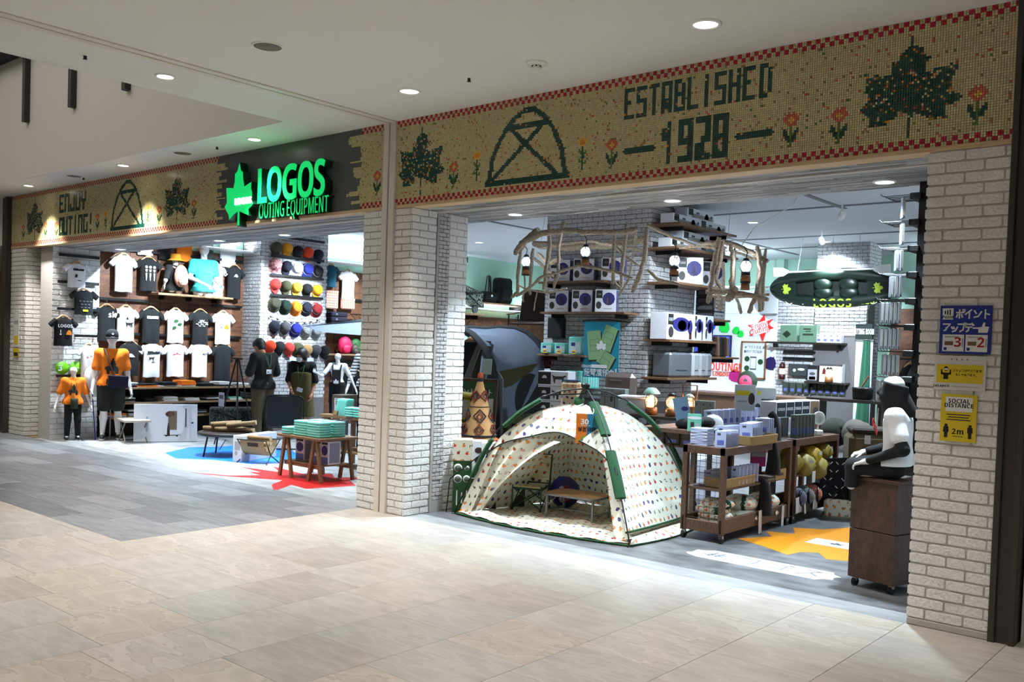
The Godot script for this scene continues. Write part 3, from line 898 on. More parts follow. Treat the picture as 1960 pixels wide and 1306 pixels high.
# shirt with short or long sleeves; sl is how far the sleeve runs along the upper arm (1) and forearm (2); hem as a height share
func top_wear(j: Dictionary, g: float, sl: float, hem: float, cell := .013, both := true) -> MB:
	var s: float = j.h / 1.75
	var mb := MB.new()
	var b := bounds(j, ["neck", "hips", "shl", "shr", "ell", "elr", "wrl", "wrr", "hpl", "hpr"], .17 * s)
	var f := Field.new(b[0], b[1], cell)
	torso(f, j, g, 1.12)
	var drop: Vector3 = (j.hips - j.waist).normalized()
	for k in ["l", "r"]:
		f.cap(j["hp" + k], j["hp" + k] + drop * .08 * s, (.105 + g) * s, (.11 + g) * s, .05)
	f.cut(j.hips + drop * hem * j.h, drop)
	f.cut(j.neck + V(0, .012, 0) * s, (j.neck - j.chest).normalized())
	for k in ["l", "r"]:
		var el: Vector3 = j["el" + k]
		var e: Vector3 = j["sh" + k].lerp(el, minf(sl, 1.0))
		f.cap(j["sh" + k], e, (.050 + g) * s, (.050 + g) * s)
		if sl > 1.0: f.cap(el, el.lerp(j["wr" + k], sl - 1.0), (.048 + g * .6) * s, (.034 + g * .4) * s)
	f.add_to(mb, 1)
	return mb

func leg_wear(j: Dictionary, g: float, ln: float, cell := .013) -> MB:
	var s: float = j.h / 1.75
	var mb := MB.new()
	var b := bounds(j, ["hips", "hpl", "hpr", "knl", "knr", "anl", "anr"], .19 * s)
	var f := Field.new(b[0], b[1], cell)
	for k in ["l", "r"]:
		f.cap(j.hips + V(0, .06, 0) * s, j["hp" + k], (.095 + g) * s, (.10 + g) * s, .05)
		var kn: Vector3 = j["kn" + k]
		f.cap(j["hp" + k], j["hp" + k].lerp(kn, minf(ln, 1.0)), (.094 + g) * s, (.066 + g * 1.3) * s, .02)
		if ln > 1.0: f.cap(kn, kn.lerp(j["an" + k], ln - 1.0), (.066 + g) * s, (.052 + g) * s, .02)
	f.cut(j.hips + (j.waist - j.hips) * .55, (j.waist - j.hips).normalized())
	f.add_to(mb, 1)
	return mb

func shoes(j: Dictionary, root: Node, m: StandardMaterial3D, sole: StandardMaterial3D):
	var s: float = j.h / 1.75
	for k in ["l", "r"]:
		var a: Vector3 = j["an" + k]; var t: Vector3 = j["to" + k]
		var base: float = a.y - .045 * j.h
		var heel := V(a.x, base + .045 * s, a.z - .02 * s)
		var mb := MB.new()
		var f := Field.new(a.min(t) - Vector3.ONE * .12 * s, a.max(t) + Vector3.ONE * .12 * s, .009)
		f.cap(heel, V(t.x, base + .038 * s, t.z), .045 * s, .04 * s)
		f.cap(heel, a + V(0, .02, 0) * s, .043 * s, .047 * s)
		f.cut(V(0, base + .016 * s, 0), Vector3.DOWN); f.cut(a + V(0, .03 * s, 0), Vector3.UP)
		f.add_to(mb, 1)
		var o := put("shoe", mb, m, root)
		var d := (V(t.x, 0, t.z) - V(heel.x, 0, heel.z)).normalized(); var sd := d.cross(Vector3.UP)
		var ol := []
		for q in 18:
			var u := TAU * q / 18.0
			ol.append(V(heel.x, base, heel.z).lerp(V(t.x, base, t.z), .5) + d * cos(u) * .15 * s + sd * sin(u) * (.046 - .006 * cos(u)) * s)
		var top := []
		for p in ol: top.append(p + V(0, .022 * s, 0))
		put("sole", MB.new().rings([ol, top]), sole, o)

# T-shirt of overall width w and length h hanging flat, neck at the origin, front to +z
func tee(w: float, h: float, thick := 1.0) -> MB:
	var mb := MB.new()
	var ph := rng.randf() * 6.0
	var rs := []
	for r in [[.012, .13, .030], [-.025, .165, .036], [-.055, .25, .042], [-.085, .325, .045], [-.15, .335, .055], [-.30, .33, .062], [-.5, .322, .060], [-.75, .322, .056], [-.97, .33, .05], [-1.0, .33, .046]]:
		var ring := []
		for k in 28:
			var t := TAU * k / 28
			var fold := 1.0 + .14 * sin(3.0 * t + ph + r[0] * 3.0) * clampf(-r[0] * 2.0, 0, 1) + .07 * sin(7.0 * t + ph * 2.0 - r[0] * 4.0) * clampf(-r[0] * 2.0, 0, 1)
			var dip := .018 * cos(t * 2.0) * (1.0 if r[0] > -.03 else .0) - (.02 * maxf(sin(t), .0) if r[0] > .0 else .0)
			var x: float = signf(cos(t)) * pow(absf(cos(t)), .8) * r[1] * w
			ring.append(V(x, r[0] * h + dip * h + (.006 * sin(5 * t + ph) if r[0] < -.9 else .0), sin(t) * r[2] * thick * fold))
		rs.append(ring)
	rs.reverse()
	mb.rings(rs, true, false, false)
	for s in [-1.0, 1.0]:
		var a := V(s * .26 * w, -.105 * h, 0); var b := V(s * .475 * w, -.285 * h, .006)
		var d := (b - a).normalized(); var u: Vector3 = V(-d.y, d.x, 0) * s
		var q := []
		for i in 5:
			var t := i / 4.0
			q.append(MB.ring(a.lerp(b, t), u * lerpf(.115, .098, t) * w * (1.0 + .04 * sin(i * 2.0 + ph)), V(0, 0, s) * lerpf(.042, .034, t) * thick, 16))
		mb.rings(q, true, false, true, 2)
	return mb

func hanger(parent: Node, w: float):
	var m := mat("hanger_wood", Color(.74, .58, .40), .45)
	var o := put("hanger", tb([V(-.34 * w, -.055, 0), V(-.2 * w, -.012, 0), V(-.06 * w, .028, 0), V(.06 * w, .028, 0), V(.2 * w, -.012, 0), V(.34 * w, -.055, 0)], [.009, .014, .017, .017, .014, .009]), m, parent)
	put("hook", tb([V(0, .035, 0), V(0, .065, 0), V(.014, .082, -.004), V(.002, .098, -.008), V(-.016, .086, -.01)], .003, 5), mat("steel", Color(.6, .6, .6), .3, .9), o)

func stock():
	left_wall()
	caps()
	left_figures()
	left_floor()
	middle()
	right_side()

const ORD := ["topmost", "second", "third", "fourth", "fifth", "sixth", "seventh", "eighth"]

func cloth(key: String, c := Color.WHITE) -> StandardMaterial3D:
	var m := mat("cloth_" + key, c, .9)
	if c.v > .2:
		m.rim_enabled = true; m.rim = .15
	return m

# a rail on the left wall from z0 to z1
func rail(y: float, z0: float, z1: float, label: String, x := -14.955, group := "dark garment rails on the left wall"):
	var m := mat("rail_black", Color(.05, .05, .055), .45, .3)
	var t := thing("garment_rail", label, "rail", V(x, y, (z0 + z1) * .5), 0, group)
	put("bar", bx(V(.05, 0, 0), V(.022, .045, absf(z1 - z0)), ID, .003), m, t)
	for s in [-1, 1]:
		put("bracket", bx(V(.018, 0, s * (absf(z1 - z0) * .5 - .05)), V(.075, .03, .02), ID, .003), m, t)

func shirt(at: Vector3, turn: float, w: float, h: float, m: StandardMaterial3D, label: String, group: String, prints: Array, with_hanger := true, thick := 1.0) -> Node3D:
	var t := thing("t_shirt", label, "t-shirt", at, turn, group)
	put("body", tee(w, h, thick), m, t)
	var c := []
	for k in 21:
		var u := TAU * k / 20
		c.append(V(cos(u) * .135 * w, .010 * h + .018 * h * cos(2 * u) - .02 * h * maxf(sin(u), 0), sin(u) * .031))
	put("collar", tb(c, .006, 6, false), m, t)
	if with_hanger: hanger(t, w * .95)
	for p in prints: # [what, x, y below the neck, height, colour key, colour]
		var pm := mat("print_" + p[4], p[5], .8)
		var o := V(p[1], -p[2], .068 * thick)
		if p[0] is String and p[0].begins_with("#"):
			put("print", pm(poly(p[0].substr(1), p[3]), .004, T(o)), pm, t)
		else:
			put("print", words(p[0], p[3], .003), pm, t, o + V(0, 0, .002))
	return t

const TENT := "#-.6,-.5 .6,-.5 .45,.1 .2,.45 -.2,.45 -.45,.1"
const BAR := "#-2.4,-.5 2.4,-.5 2.4,.5 1.6,.3 1.0,.45 .2,.1 -.5,.5 -2.4,.5"
const BEAR := "#-.75,-1.0 -.45,-1.0 -.4,-.6 .2,-.6 .3,-1.0 .6,-1.0 .65,-.45 .55,-.1 .3,.02 .34,.3 .2,.42 .26,.62 .1,.72 .12,.95 0,1.05 -.1,.95 -.12,.75 -.26,.68 -.2,.45 -.36,.36 -.34,.05 -.62,.0 -.95,-.15 -1.0,-.4 -.8,-.45"
const MOOSE := "#-.6,-.6 -.5,-.6 -.45,-.1 .3,-.1 .4,-.7 .5,-.7 .55,.1 .85,.3 .7,.4 .4,.3 -.5,.25 -.9,.45 -.75,.1"
const DIAMOND := "#-.5,0 0,-.35 .5,0 0,.35"
const SQUARE := "#-.5,-.5 .5,-.5 .5,.5 -.5,.5"
const OVAL := "#.7,0 .6,.25 .3,.42 0,.46 -.3,.42 -.6,.25 -.7,0 -.6,-.25 -.3,-.42 0,-.46 .3,-.42 .6,-.25"
const DISC := "#.5,0 .433,.25 .25,.433 0,.5 -.25,.433 -.433,.25 -.5,0 -.433,-.25 -.25,-.433 0,-.5 .25,-.433 .433,-.25"

func left_wall():
	var wht := cloth("white", Color(.86, .86, .87)); var nav := cloth("navy", Color(.013, .016, .036)); var blk := cloth("black", Color(.012, .013, .013))
	var crm := cloth("cream", Color(.82, .80, .75)); var org := cloth("orange", Color(.93, .48, .06)); var gry := cloth("grey", Color(.28, .29, .29))
	var X := -14.86; var H := PI / 2
	var W := Color(.85, .85, .85); var K := Color(.03, .03, .04); var G := Color(.05, .32, .12); var Y := Color(.85, .45, .02)
	for r in [[2.90, -.16, -.80, "topmost dark rail on the white brick panel"], [2.48, -.15, -.80, "second dark rail on the white brick panel"], [2.06, -.15, -.80, "third dark rail on the white brick panel, between the navy shirts"], [1.645, -.42, -.80, "short dark rail right of the navy tent shirt"], [1.01, -.15, -.55, "lowest dark rail behind the green round signs"]]:
		rail(r[0], r[1], r[2], r[3], -14.85)
	for r in [[3.09, -.86, -3.5, "dark rail carrying the upper row of shirts"], [2.26, -.86, -1.70, "dark rail over the cream moose shirt, left of the shelf"], [2.26, -2.9, -3.5, "dark rail over the white shirt at the brick column"], [1.70, -.86, -3.5, "dark rail carrying the lower row of shirts"]]:
		rail(r[0], r[1], r[2], r[3])
	var gb := "shirts on the white brick panel"; var g1 := "upper row of shirts"; var g2 := "middle row of shirts"; var g3 := "lower row of shirts"; var g0 := "shirts cut off by the soffit"
	var B := X + .10
	shirt(V(B, 2.78, -.42), H, .42, .38, wht, "small white t-shirt with a black bar print, topmost on the brick panel", gb, [[BAR, 0, .10, .035, "k", K], ["#-.5,-.4 .2,-.4 .3,.3 -.2,.5", -.03, .20, .06, "k", K], [BAR, .02, .27, .012, "k", K]])
	shirt(V(B, 2.36, -.54), H, .45, .38, nav, "navy t-shirt with faint rows of script and a yellow tag", gb, [["· · ·", 0, .12, .03, "g", Color(.45, .45, .5)], ["~ ~ ~ ~", 0, .17, .05, "g", Color.WHITE], ["~ ~ ~", 0, .22, .05, "g", Color.WHITE], ["~ ~ ~", 0, .27, .05, "g", Color.WHITE], ["#-1.4,-.5 1.4,-.5 1.4,.5 -1.4,.5", 0, .315, .03, "y", Color(.75, .75, .05)]])
	shirt(V(B, 1.92, -.23), H, .43, .44, nav, "navy t-shirt printed with white capitals and an orange tent", gb, [["LOGOS", 0, .13, .05, "w", W], ["ı", -.07, .21, .06, "w", W], [DIAMOND, -.07, .26, .04, "w", W], [TENT, .06, .23, .075, "o", Y]])
	shirt(V(B, 1.49, -.63), H, .36, .5, wht, "white t-shirt behind the butterfly net on the brick panel", gb, [["~ ~", 0, .13, .05, "g", Color(.6, .6, .6)]])
	# upper row
	shirt(V(X, 2.99, -1.23), H, .46, .60, wht, "plain bright white t-shirt at the left end of the upper row", g1, [])
	shirt(V(X, 2.98, -1.66), H, .46, .55, blk, "black t-shirt with three columns of white dots", g1, [[DISC, -.07, .15, .045, "w", W], [DISC, .0, .15, .045, "w", W], [DISC, .07, .15, .045, "w", W], ["#-.3,-.5 .3,-.5 .5,.5 -.5,.5", -.07, .21, .04, "w", W], ["#-.3,-.5 .3,-.5 .5,.5 -.5,.5", 0, .21, .04, "w", W], ["#-.3,-.5 .3,-.5 .5,.5 -.5,.5", .07, .21, .04, "w", W], ["#-.1,-1.5 .1,-1.5 .3,1 -.3,1", -.07, .30, .05, "w", W], ["#-.1,-1.5 .1,-1.5 .3,1 -.3,1", 0, .30, .05, "w", W], ["#-.1,-1.5 .1,-1.5 .3,1 -.3,1", .07, .30, .05, "w", W]])
	shirt(V(X, 2.99, -2.93), H, .43, .60, crm, "plain cream t-shirt right of the teal half mannequin", g1, [])
	shirt(V(X, 2.99, -3.30), H, .42, .59, nav, "navy t-shirt with a small white emblem beside the brick column", g1, [["~", .0, .19, .12, "w", W], [DISC, .0, .17, .05, "w", W]])
	for q in [[-1.63, .42, wht, "white t-shirt hem showing below the soffit", 3.03], [-1.98, .36, nav, "navy t-shirt hem showing below the soffit", 2.99], [-2.34, .46, org, "bright orange t-shirt hanging high under the soffit", 2.99], [-2.78, .38, gry, "grey t-shirt hanging high between orange and white ones", 2.99], [-3.2, .5, wht, "long white t-shirt hanging high next to the brick column", 2.97]]:
		shirt(V(X - .06, q[4] + .6, q[0]), H, q[1], .6, q[2], q[3], g0, [], false, .7)
	# middle row
	shirt(V(X, 2.14, -.96), H, .44, .57, blk, "black t-shirt with white script, half behind the orange mannequin", g2, [["sk", .06, .14, .09, "w", W]])
	shirt(V(X, 2.14, -1.28), H, .45, .56, crm, "cream t-shirt with a dark moose and hut print", g2, [[MOOSE, .04, .28, .085, "k", K], ["#-.7,-.4 .7,-.4 0,.9", .0, .19, .035, "k", K], ["#-.06,0 .06,0 0,1.6", .0, .17, .035, "k", K]])
	shirt(V(X, 2.14, -1.72), H, .48, .58, blk, "black t-shirt with a white three-square box print", g2, [["#-2.2,-.5 2.2,-.5 2.2,.5 -2.2,.5", 0, .15, .045, "w", W], ["2 2 2", 0, .147, .04, "k", K]])
	shirt(V(X, 2.14, -2.17), H, .46, .57, wht, "white t-shirt with three green oval prints", g2, [[OVAL, -.02, .19, .055, "gr", G], [OVAL, .05, .245, .055, "gr", G], [OVAL, -.05, .305, .05, "gr", G]])
	shirt(V(X, 2.15, -2.64), H, .47, .59, blk, "black t-shirt with a white scribbled print", g2, [["~ ~", .02, .21, .1, "w", W], ["~ ~ ~", .0, .24, .08, "w", W], ["vv", .0, .18, .06, "w", W], ["~ ~", .0, .27, .07, "w", W]])
	shirt(V(X, 2.14, -3.09), H, .46, .57, wht, "white t-shirt with an orange tent print beside the brick column", g2, [[TENT, .04, .25, .085, "o", Y], ["~ ~ ~", .02, .14, .05, "g", Color(.6, .6, .6)], [DIAMOND, -.06, .26, .04, "g", Color.WHITE]])
	# lower row
	shirt(V(X, 1.56, -1.38), H, .42, .55, blk, "black t-shirt with a white cap print behind the orange mannequin", g3, [["#-1,-.4 1.2,-.4 .6,.3 0,.6 -.7,.5", -.03, .22, .06, "w", W]])
	shirt(V(X, 1.55, -1.75), H, .45, .57, wht, "white t-shirt with a black bar and animal print in the lower row", g3, [[BAR, 0, .15, .045, "k", K], [MOOSE, -.03, .25, .065, "k", K], [BAR, .0, .31, .012, "k", K]])
	shirt(V(X, 1.56, -2.18), H, .48, .57, wht, "white t-shirt with a small pink print", g3, [["~ ~", .0, .19, .08, "p", Color(.85, .25, .35)], [DIAMOND, 0, .17, .05, "p", Color.RED]])
	shirt(V(X, 1.58, -2.64), H, .45, .60, wht, "white t-shirt with a small chest print and bare hanger", g3, [[BAR, .07, .19, .02, "g2", Color(.2, .25, .3)]])
	shirt(V(X, 1.57, -3.10), H, .50, .66, nav, "plain navy long shirt in the lower row behind the tripod", g3, [])
	# shelf of the half mannequins and the shelves of folded shirts
	var oak := wood("shelf_oak", 61, Color(.48, .36, .24), Color(.62, .49, .35), V(2, 2, .25))
	var t := thing("wall_shelf", "wooden wall shelf carrying the two half mannequins", "shelf", V(-14.78, 2.39, -2.42))
	put("board", bx(O3, V(.36, .035, 1.42), ID, .003), oak, t)
	for z in [-.5, .0, .5]: put("bracket", bx(V(-.09, -.05, z), V(.18, .07, .02)), BK, t)
	for k in 3:
		var y: float = [.82, .575, .345][k]
		t = thing("display_shelf", ["upper", "middle", "lowest"][k] + " wooden shelf of folded shirts along the left wall", "shelf", V(-14.68, y, -2.2), 0, "shelves of folded shirts")
		put("board", bx(O3, V(.52, .03, 2.66), ID, .003), oak, t)
		for z in [-1.28, .0, 1.28]: put("bracket", bx(V(-.05, -.06, z), V(.40, .09, .02)), BK, t)
	put("kickboard", flat(-14.97, 0, -3.5, -14.93, .9, -.86), mat("dark_void"), find_child("wall_left", false, false))
	var piles := [[.835, -.98, ["orange", "white"]], [.835, -1.18, ["white", "white", "navy"]], [.835, -1.55, ["black", "orange"]], [.835, -1.88, ["navy", "navy", "white"]], [.835, -2.22, ["orange", "orange", "orange", "white"]], [.835, -2.58, ["navy", "navy"]], [.835, -2.92, ["white", "white", "navy"]], [.835, -3.28, ["white", "cream"]],
		[.59, -1.15, ["cream", "black", "white"]], [.59, -1.55, ["black", "black"]], [.59, -1.90, ["white", "cream", "white"]], [.59, -2.30, ["cream", "white"]], [.59, -2.70, ["black", "white", "black"]], [.59, -3.15, ["mint", "cream"]],
		[.36, -1.0, ["orange", "white"]], [.36, -1.30, ["white", "navy", "white", "white"]], [.36, -1.68, ["cream", "mint", "pink", "mint", "white"]], [.36, -2.05, ["white", "cream"]], [.36, -2.45, ["black", "white", "black"]]]
	var tone := {"orange": org, "white": wht, "navy": nav, "black": blk, "cream": crm, "mint": cloth("mint", Color(.45, .75, .65)), "pink": cloth("pink", Color(.85, .25, .40))}
	var count := {}
	for p in piles:
		var sh := "upper" if p[0] > .8 else "middle" if p[0] > .5 else "lowest"
		count[sh] = count.get(sh, 0) + 1
		var n: int = p[2].size()
		for k in n:
			var w := rng.randf_range(.25, .28)
			t = thing("folded_shirt", "folded %s shirt, %s in the %s pile from the mannequins, %s wall shelf" % [p[2][k], ORD[k] if n > 1 else "only", NTH[count[sh] - 1], sh], "folded shirt", V(-14.62 + rng.randf_range(-.015, .015), p[0] + .026 * (n - 1 - k), p[1]), rng.randf_range(-.06, .06), "folded shirts on the wall shelves")
			put("body", folded(w), tone[p[2][k]], t)

func folded(w: float) -> MB:
	var mb := MB.new()
	for k in 2:
		var rs := []
		for z in [-.5, -.47, .0, .47, .5]:
			var r := []
			for q in 12:
				var u := TAU * q / 12
				r.append(V(signf(cos(u)) * pow(absf(cos(u)), .3) * .155, .0065 + .0125 * k + signf(sin(u)) * pow(absf(sin(u)), .5) * (.0062 if absf(z) < .5 else .004), z * (w - .01 * k) * (1 + .02 * sin(u * 2))))
			rs.append(r)
		mb.rings(rs, true, true, true, k + 1)
	return mb

## caps and hats
func cap_mesh() -> Array:
	var dome := lt([W(.098, 0), W(.101, .03), W(.097, .065), W(.080, .10), W(.05, .122), W(.02, .13), W(.0, .131)], O3, 22).mesh()
	var top := []; var bot := []
	var mb := MB.new()
	var rs := []
	for i in 4: # visor from the band outward
		var r := []
		for k in 13:
			var u := -1.0 + k / 6.0
			var e := i / 3.0
			r.append(V(sin(u * 1.15) * lerpf(.099, .105, e), .004 - .028 * u * u * e - .004 * e, cos(u * 1.15) * .10 + e * .075 * cos(u * PI / 2 * .98)))
		for k in 13: r.append(r[12 - k] - V(0, .005, 0))
		rs.append(r)
	mb.rings(rs, true, true, true)
	return [dome, mb.mesh(), bl(V(0, .132, 0), V(.011, .006, .011), 8, 5).mesh()]

func bucket_mesh() -> Array:
	var crown := lt([W(.098, 0), W(.094, .05), W(.086, .088), W(.075, .097), W(.0, .10)], O3, 22).mesh()
	var brim := lt([W(.097, .004), W(.12, -.012), W(.15, -.033), W(.151, -.037), W(.12, -.018), W(.094, -.003)], O3, 22).mesh()
	var band: Mesh = lt([W(.0985, .004), W(.100, .006), W(.098, .024), W(.096, .024)], O3, 22).mesh()
	return [crown, brim, band]

var cap_m := []
var bucket_m := []

func head_cover(kind: String, at: Vector3, b: Basis, m: StandardMaterial3D, label: String, group: String, band: StandardMaterial3D = null, s := 1.0) -> Node3D:
	if cap_m.is_empty():
		cap_m = cap_mesh(); bucket_m = bucket_mesh()
	var t := thing("baseball_cap" if kind == "cap" else "bucket_hat", label, "cap" if kind == "cap" else "hat", at, 0, group)
	t.basis = b * Basis.from_scale(Vector3.ONE * s)
	if kind == "cap":
		put("crown", cap_m[0], m, t); put("visor", cap_m[1], m, t); put("button", cap_m[2], band if band else m, t)
	else:
		put("crown", bucket_m[0], m, t); put("brim", bucket_m[1], m, t); put("hat_band", bucket_m[2], band if band else m, t)
	return t

func caps():
	var tone := {"olive": Color(.21, .20, .14), "yellow": Color(.78, .52, .06), "black": Color(.03, .03, .03), "orange": Color(.82, .22, .05), "navy": Color(.05, .055, .13), "pink plaid": Color(.62, .36, .40), "white": Color(.82, .82, .84), "blue": Color(.06, .10, .45), "dark grey": Color(.11, .11, .115), "coral": Color(.75, .20, .17), "khaki": Color(.24, .25, .14), "pale yellow": Color(.80, .62, .18), "bright yellow": Color(.82, .58, .04), "green": Color(.03, .13, .09), "amber": Color(.85, .45, .05), "red": Color(.45, .04, .06), "grey": Color(.25, .25, .26), "light grey": Color(.45, .46, .47), "camouflage": Color(.35, .36, .35), "tan": Color(.62, .47, .30), "charcoal": Color(.07, .07, .08)}
	for r in [[3.57, "topmost dark rail of the cap wall"], [3.215, "dark rail below the first row of caps"], [2.865, "dark rail below the row of bucket hats"], [2.50, "dark rail below the third row of caps"]]:
		rail(r[0], -3.73, -4.92, r[1], -14.40, "rails of the cap wall")
	var rows := [
		["first", 3.37, ["cap olive", "cap yellow", "cap black", "cap orange", "cap navy"]],
		["second", 3.05, ["bucket pink plaid", "cap navy", "bucket white", "bucket blue", "bucket dark grey"]],
		["third", 2.69, ["cap coral", "cap khaki", "cap pale yellow", "cap black", "cap bright yellow"]],
		["fourth", 2.33, ["bucket olive", "bucket green", "bucket amber", "bucket navy", "bucket red"]],
		["fifth", 1.93, ["cap navy", "cap grey", "bucket blue", "bucket camouflage", "bucket light grey"]],
		["lowest", 1.57, ["cap orange", "cap charcoal", "cap coral", "bucket khaki", "cap tan", "cap grey", "cap black"]]]
	for r in rows:
		var n: int = r[2].size()
		for k in n:
			var sp: int = r[2][k].find(" ")
			var kind: String = r[2][k].substr(0, sp); var c: String = r[2][k].substr(sp + 1)
			var m := cloth("cap_" + c.replace(" ", "_"), tone[c])
			if c == "pink plaid" and not m.albedo_texture: m.albedo_texture = plaid(Color(.85, .6, .6), Color(.35, .1, .15)); m.albedo_color = Color.WHITE; m.uv1_scale = V(4, 1, 1)
			if c == "camouflage": noisy_onto(m, 88, [[.35, Color(.1, .1, .1)], [.42, Color(.55, .56, .55)], [.55, Color(.8, .8, .8)], [.6, Color(.25, .26, .25)]], 9.0)
			var z := -3.84 - .235 * k if n == 5 else -3.76 - .205 * k
			var y: float = r[1] - .012 * k + rng.randf_range(-.012, .012)
			var out := V(1, .15, .1).normalized()
			var dn := V(.12, -1, rng.randf_range(-.22, .12)); dn = (dn - out * dn.dot(out)).normalized()
			head_cover(kind, V(-14.375, y, z), Basis(out.cross(dn), out, dn), m, "%s %s hanging %s in the %s row of the cap wall" % [c, "cap" if kind == "cap" else "bucket hat", ["first", "second", "third", "fourth", "fifth", "sixth", "last"][k], r[0]], "caps and hats on the brick column", mat("band_pale", Color(.7, .7, .72), .8) if c in ["blue", "dark grey", "navy", "red"] and kind == "bucket" else null, 1.0 if kind == "cap" else 1.05)
			var pin := put("peg", tb([V(0, .0, 0), V(0, .05, 0)], .004, 6), BK, get_child(get_child_count() - 1), V(0, -.03, -.05))
	# a garland of little pennants strung over the fifth row
	var g := thing("pennant_garland", "thin garland sagging across the brick column between the hat rows", "garland", V(-14.38, 2.12, -4.32))
	var pts := []
	for k in 17: pts.append(V(.02, -.10 * (1.0 - pow((k - 8.0) / 8.0, 2.0)), .6 - k * .075))
	put("cord", tb(pts, .004, 5), BK, g)
	for k in 16:
		put("pennant", bx(pts[k].lerp(pts[k + 1], .5) - V(0, .012, 0), V(.004, .03, .04)), mat("pennant_%d" % (k % 2), [Color(.12, .1, .1), Color(.75, .72, .7)][k % 2]), g)
	# packs on hooks below the caps and a counter
	for k in 6:
		var t := thing("hanging_pack", "clear and blue packet hanging %s in the %s row under the caps" % [NTH[k % 3], ["upper", "lower"][k / 3]], "packet", V(-14.34, 1.36 - .22 * (k / 3), -4.25 - .2 * (k % 3)), PI / 2, "packets under the caps")
		put("card", bx(V(0, -.09, 0), V(.15, .18, .02), ID, .004), mat("pack_white", Color(.78, .80, .88), .3), t)
		put("print", pm(poly(OVAL.substr(1), .08), .003, T(V(0, -.1, .01))), mat("pack_blue", Color(.05, .08, .35), .4), t)
		put("hang_tab", bx(V(0, .01, 0), V(.04, .03, .006)), mat("pack_white"), t)

func noisy_onto(m: StandardMaterial3D, sd: int, stops: Array, sc: float):
	if m.albedo_texture: return
	m.albedo_color = Color.WHITE
	m.albedo_texture = noise_tex(sd, .02, stops, 256, 3)
	m.uv1_triplanar = true; m.uv1_scale = Vector3.ONE * sc

func plaid(a: Color, b: Color) -> ImageTexture:
	var im := Image.create(64, 64, false, Image.FORMAT_RGB8)
	for y in 64:
		for x in 64:
			var k := .0
			if x % 32 < 12: k += .4
			if y % 32 < 12: k += .4
			if x % 32 in [20, 21] or y % 32 in [20, 21]: k -= .25
			im.set_pixel(x, y, a.lerp(b, clampf(k, 0, 1)))
	return ImageTexture.create_from_image(im)

## mannequins and shop clerks
func white_skin() -> StandardMaterial3D: return mat("mannequin_white", Color(.84, .83, .82), .35)

func bear_print(root: Node, at: Vector3, s: float, n: Vector3):
	var xf := frame(at, n)
	put("print", pm(poly(BEAR.substr(1), s), .006, xf), mat("print_bear", Color(.07, .04, .02), .9), root)

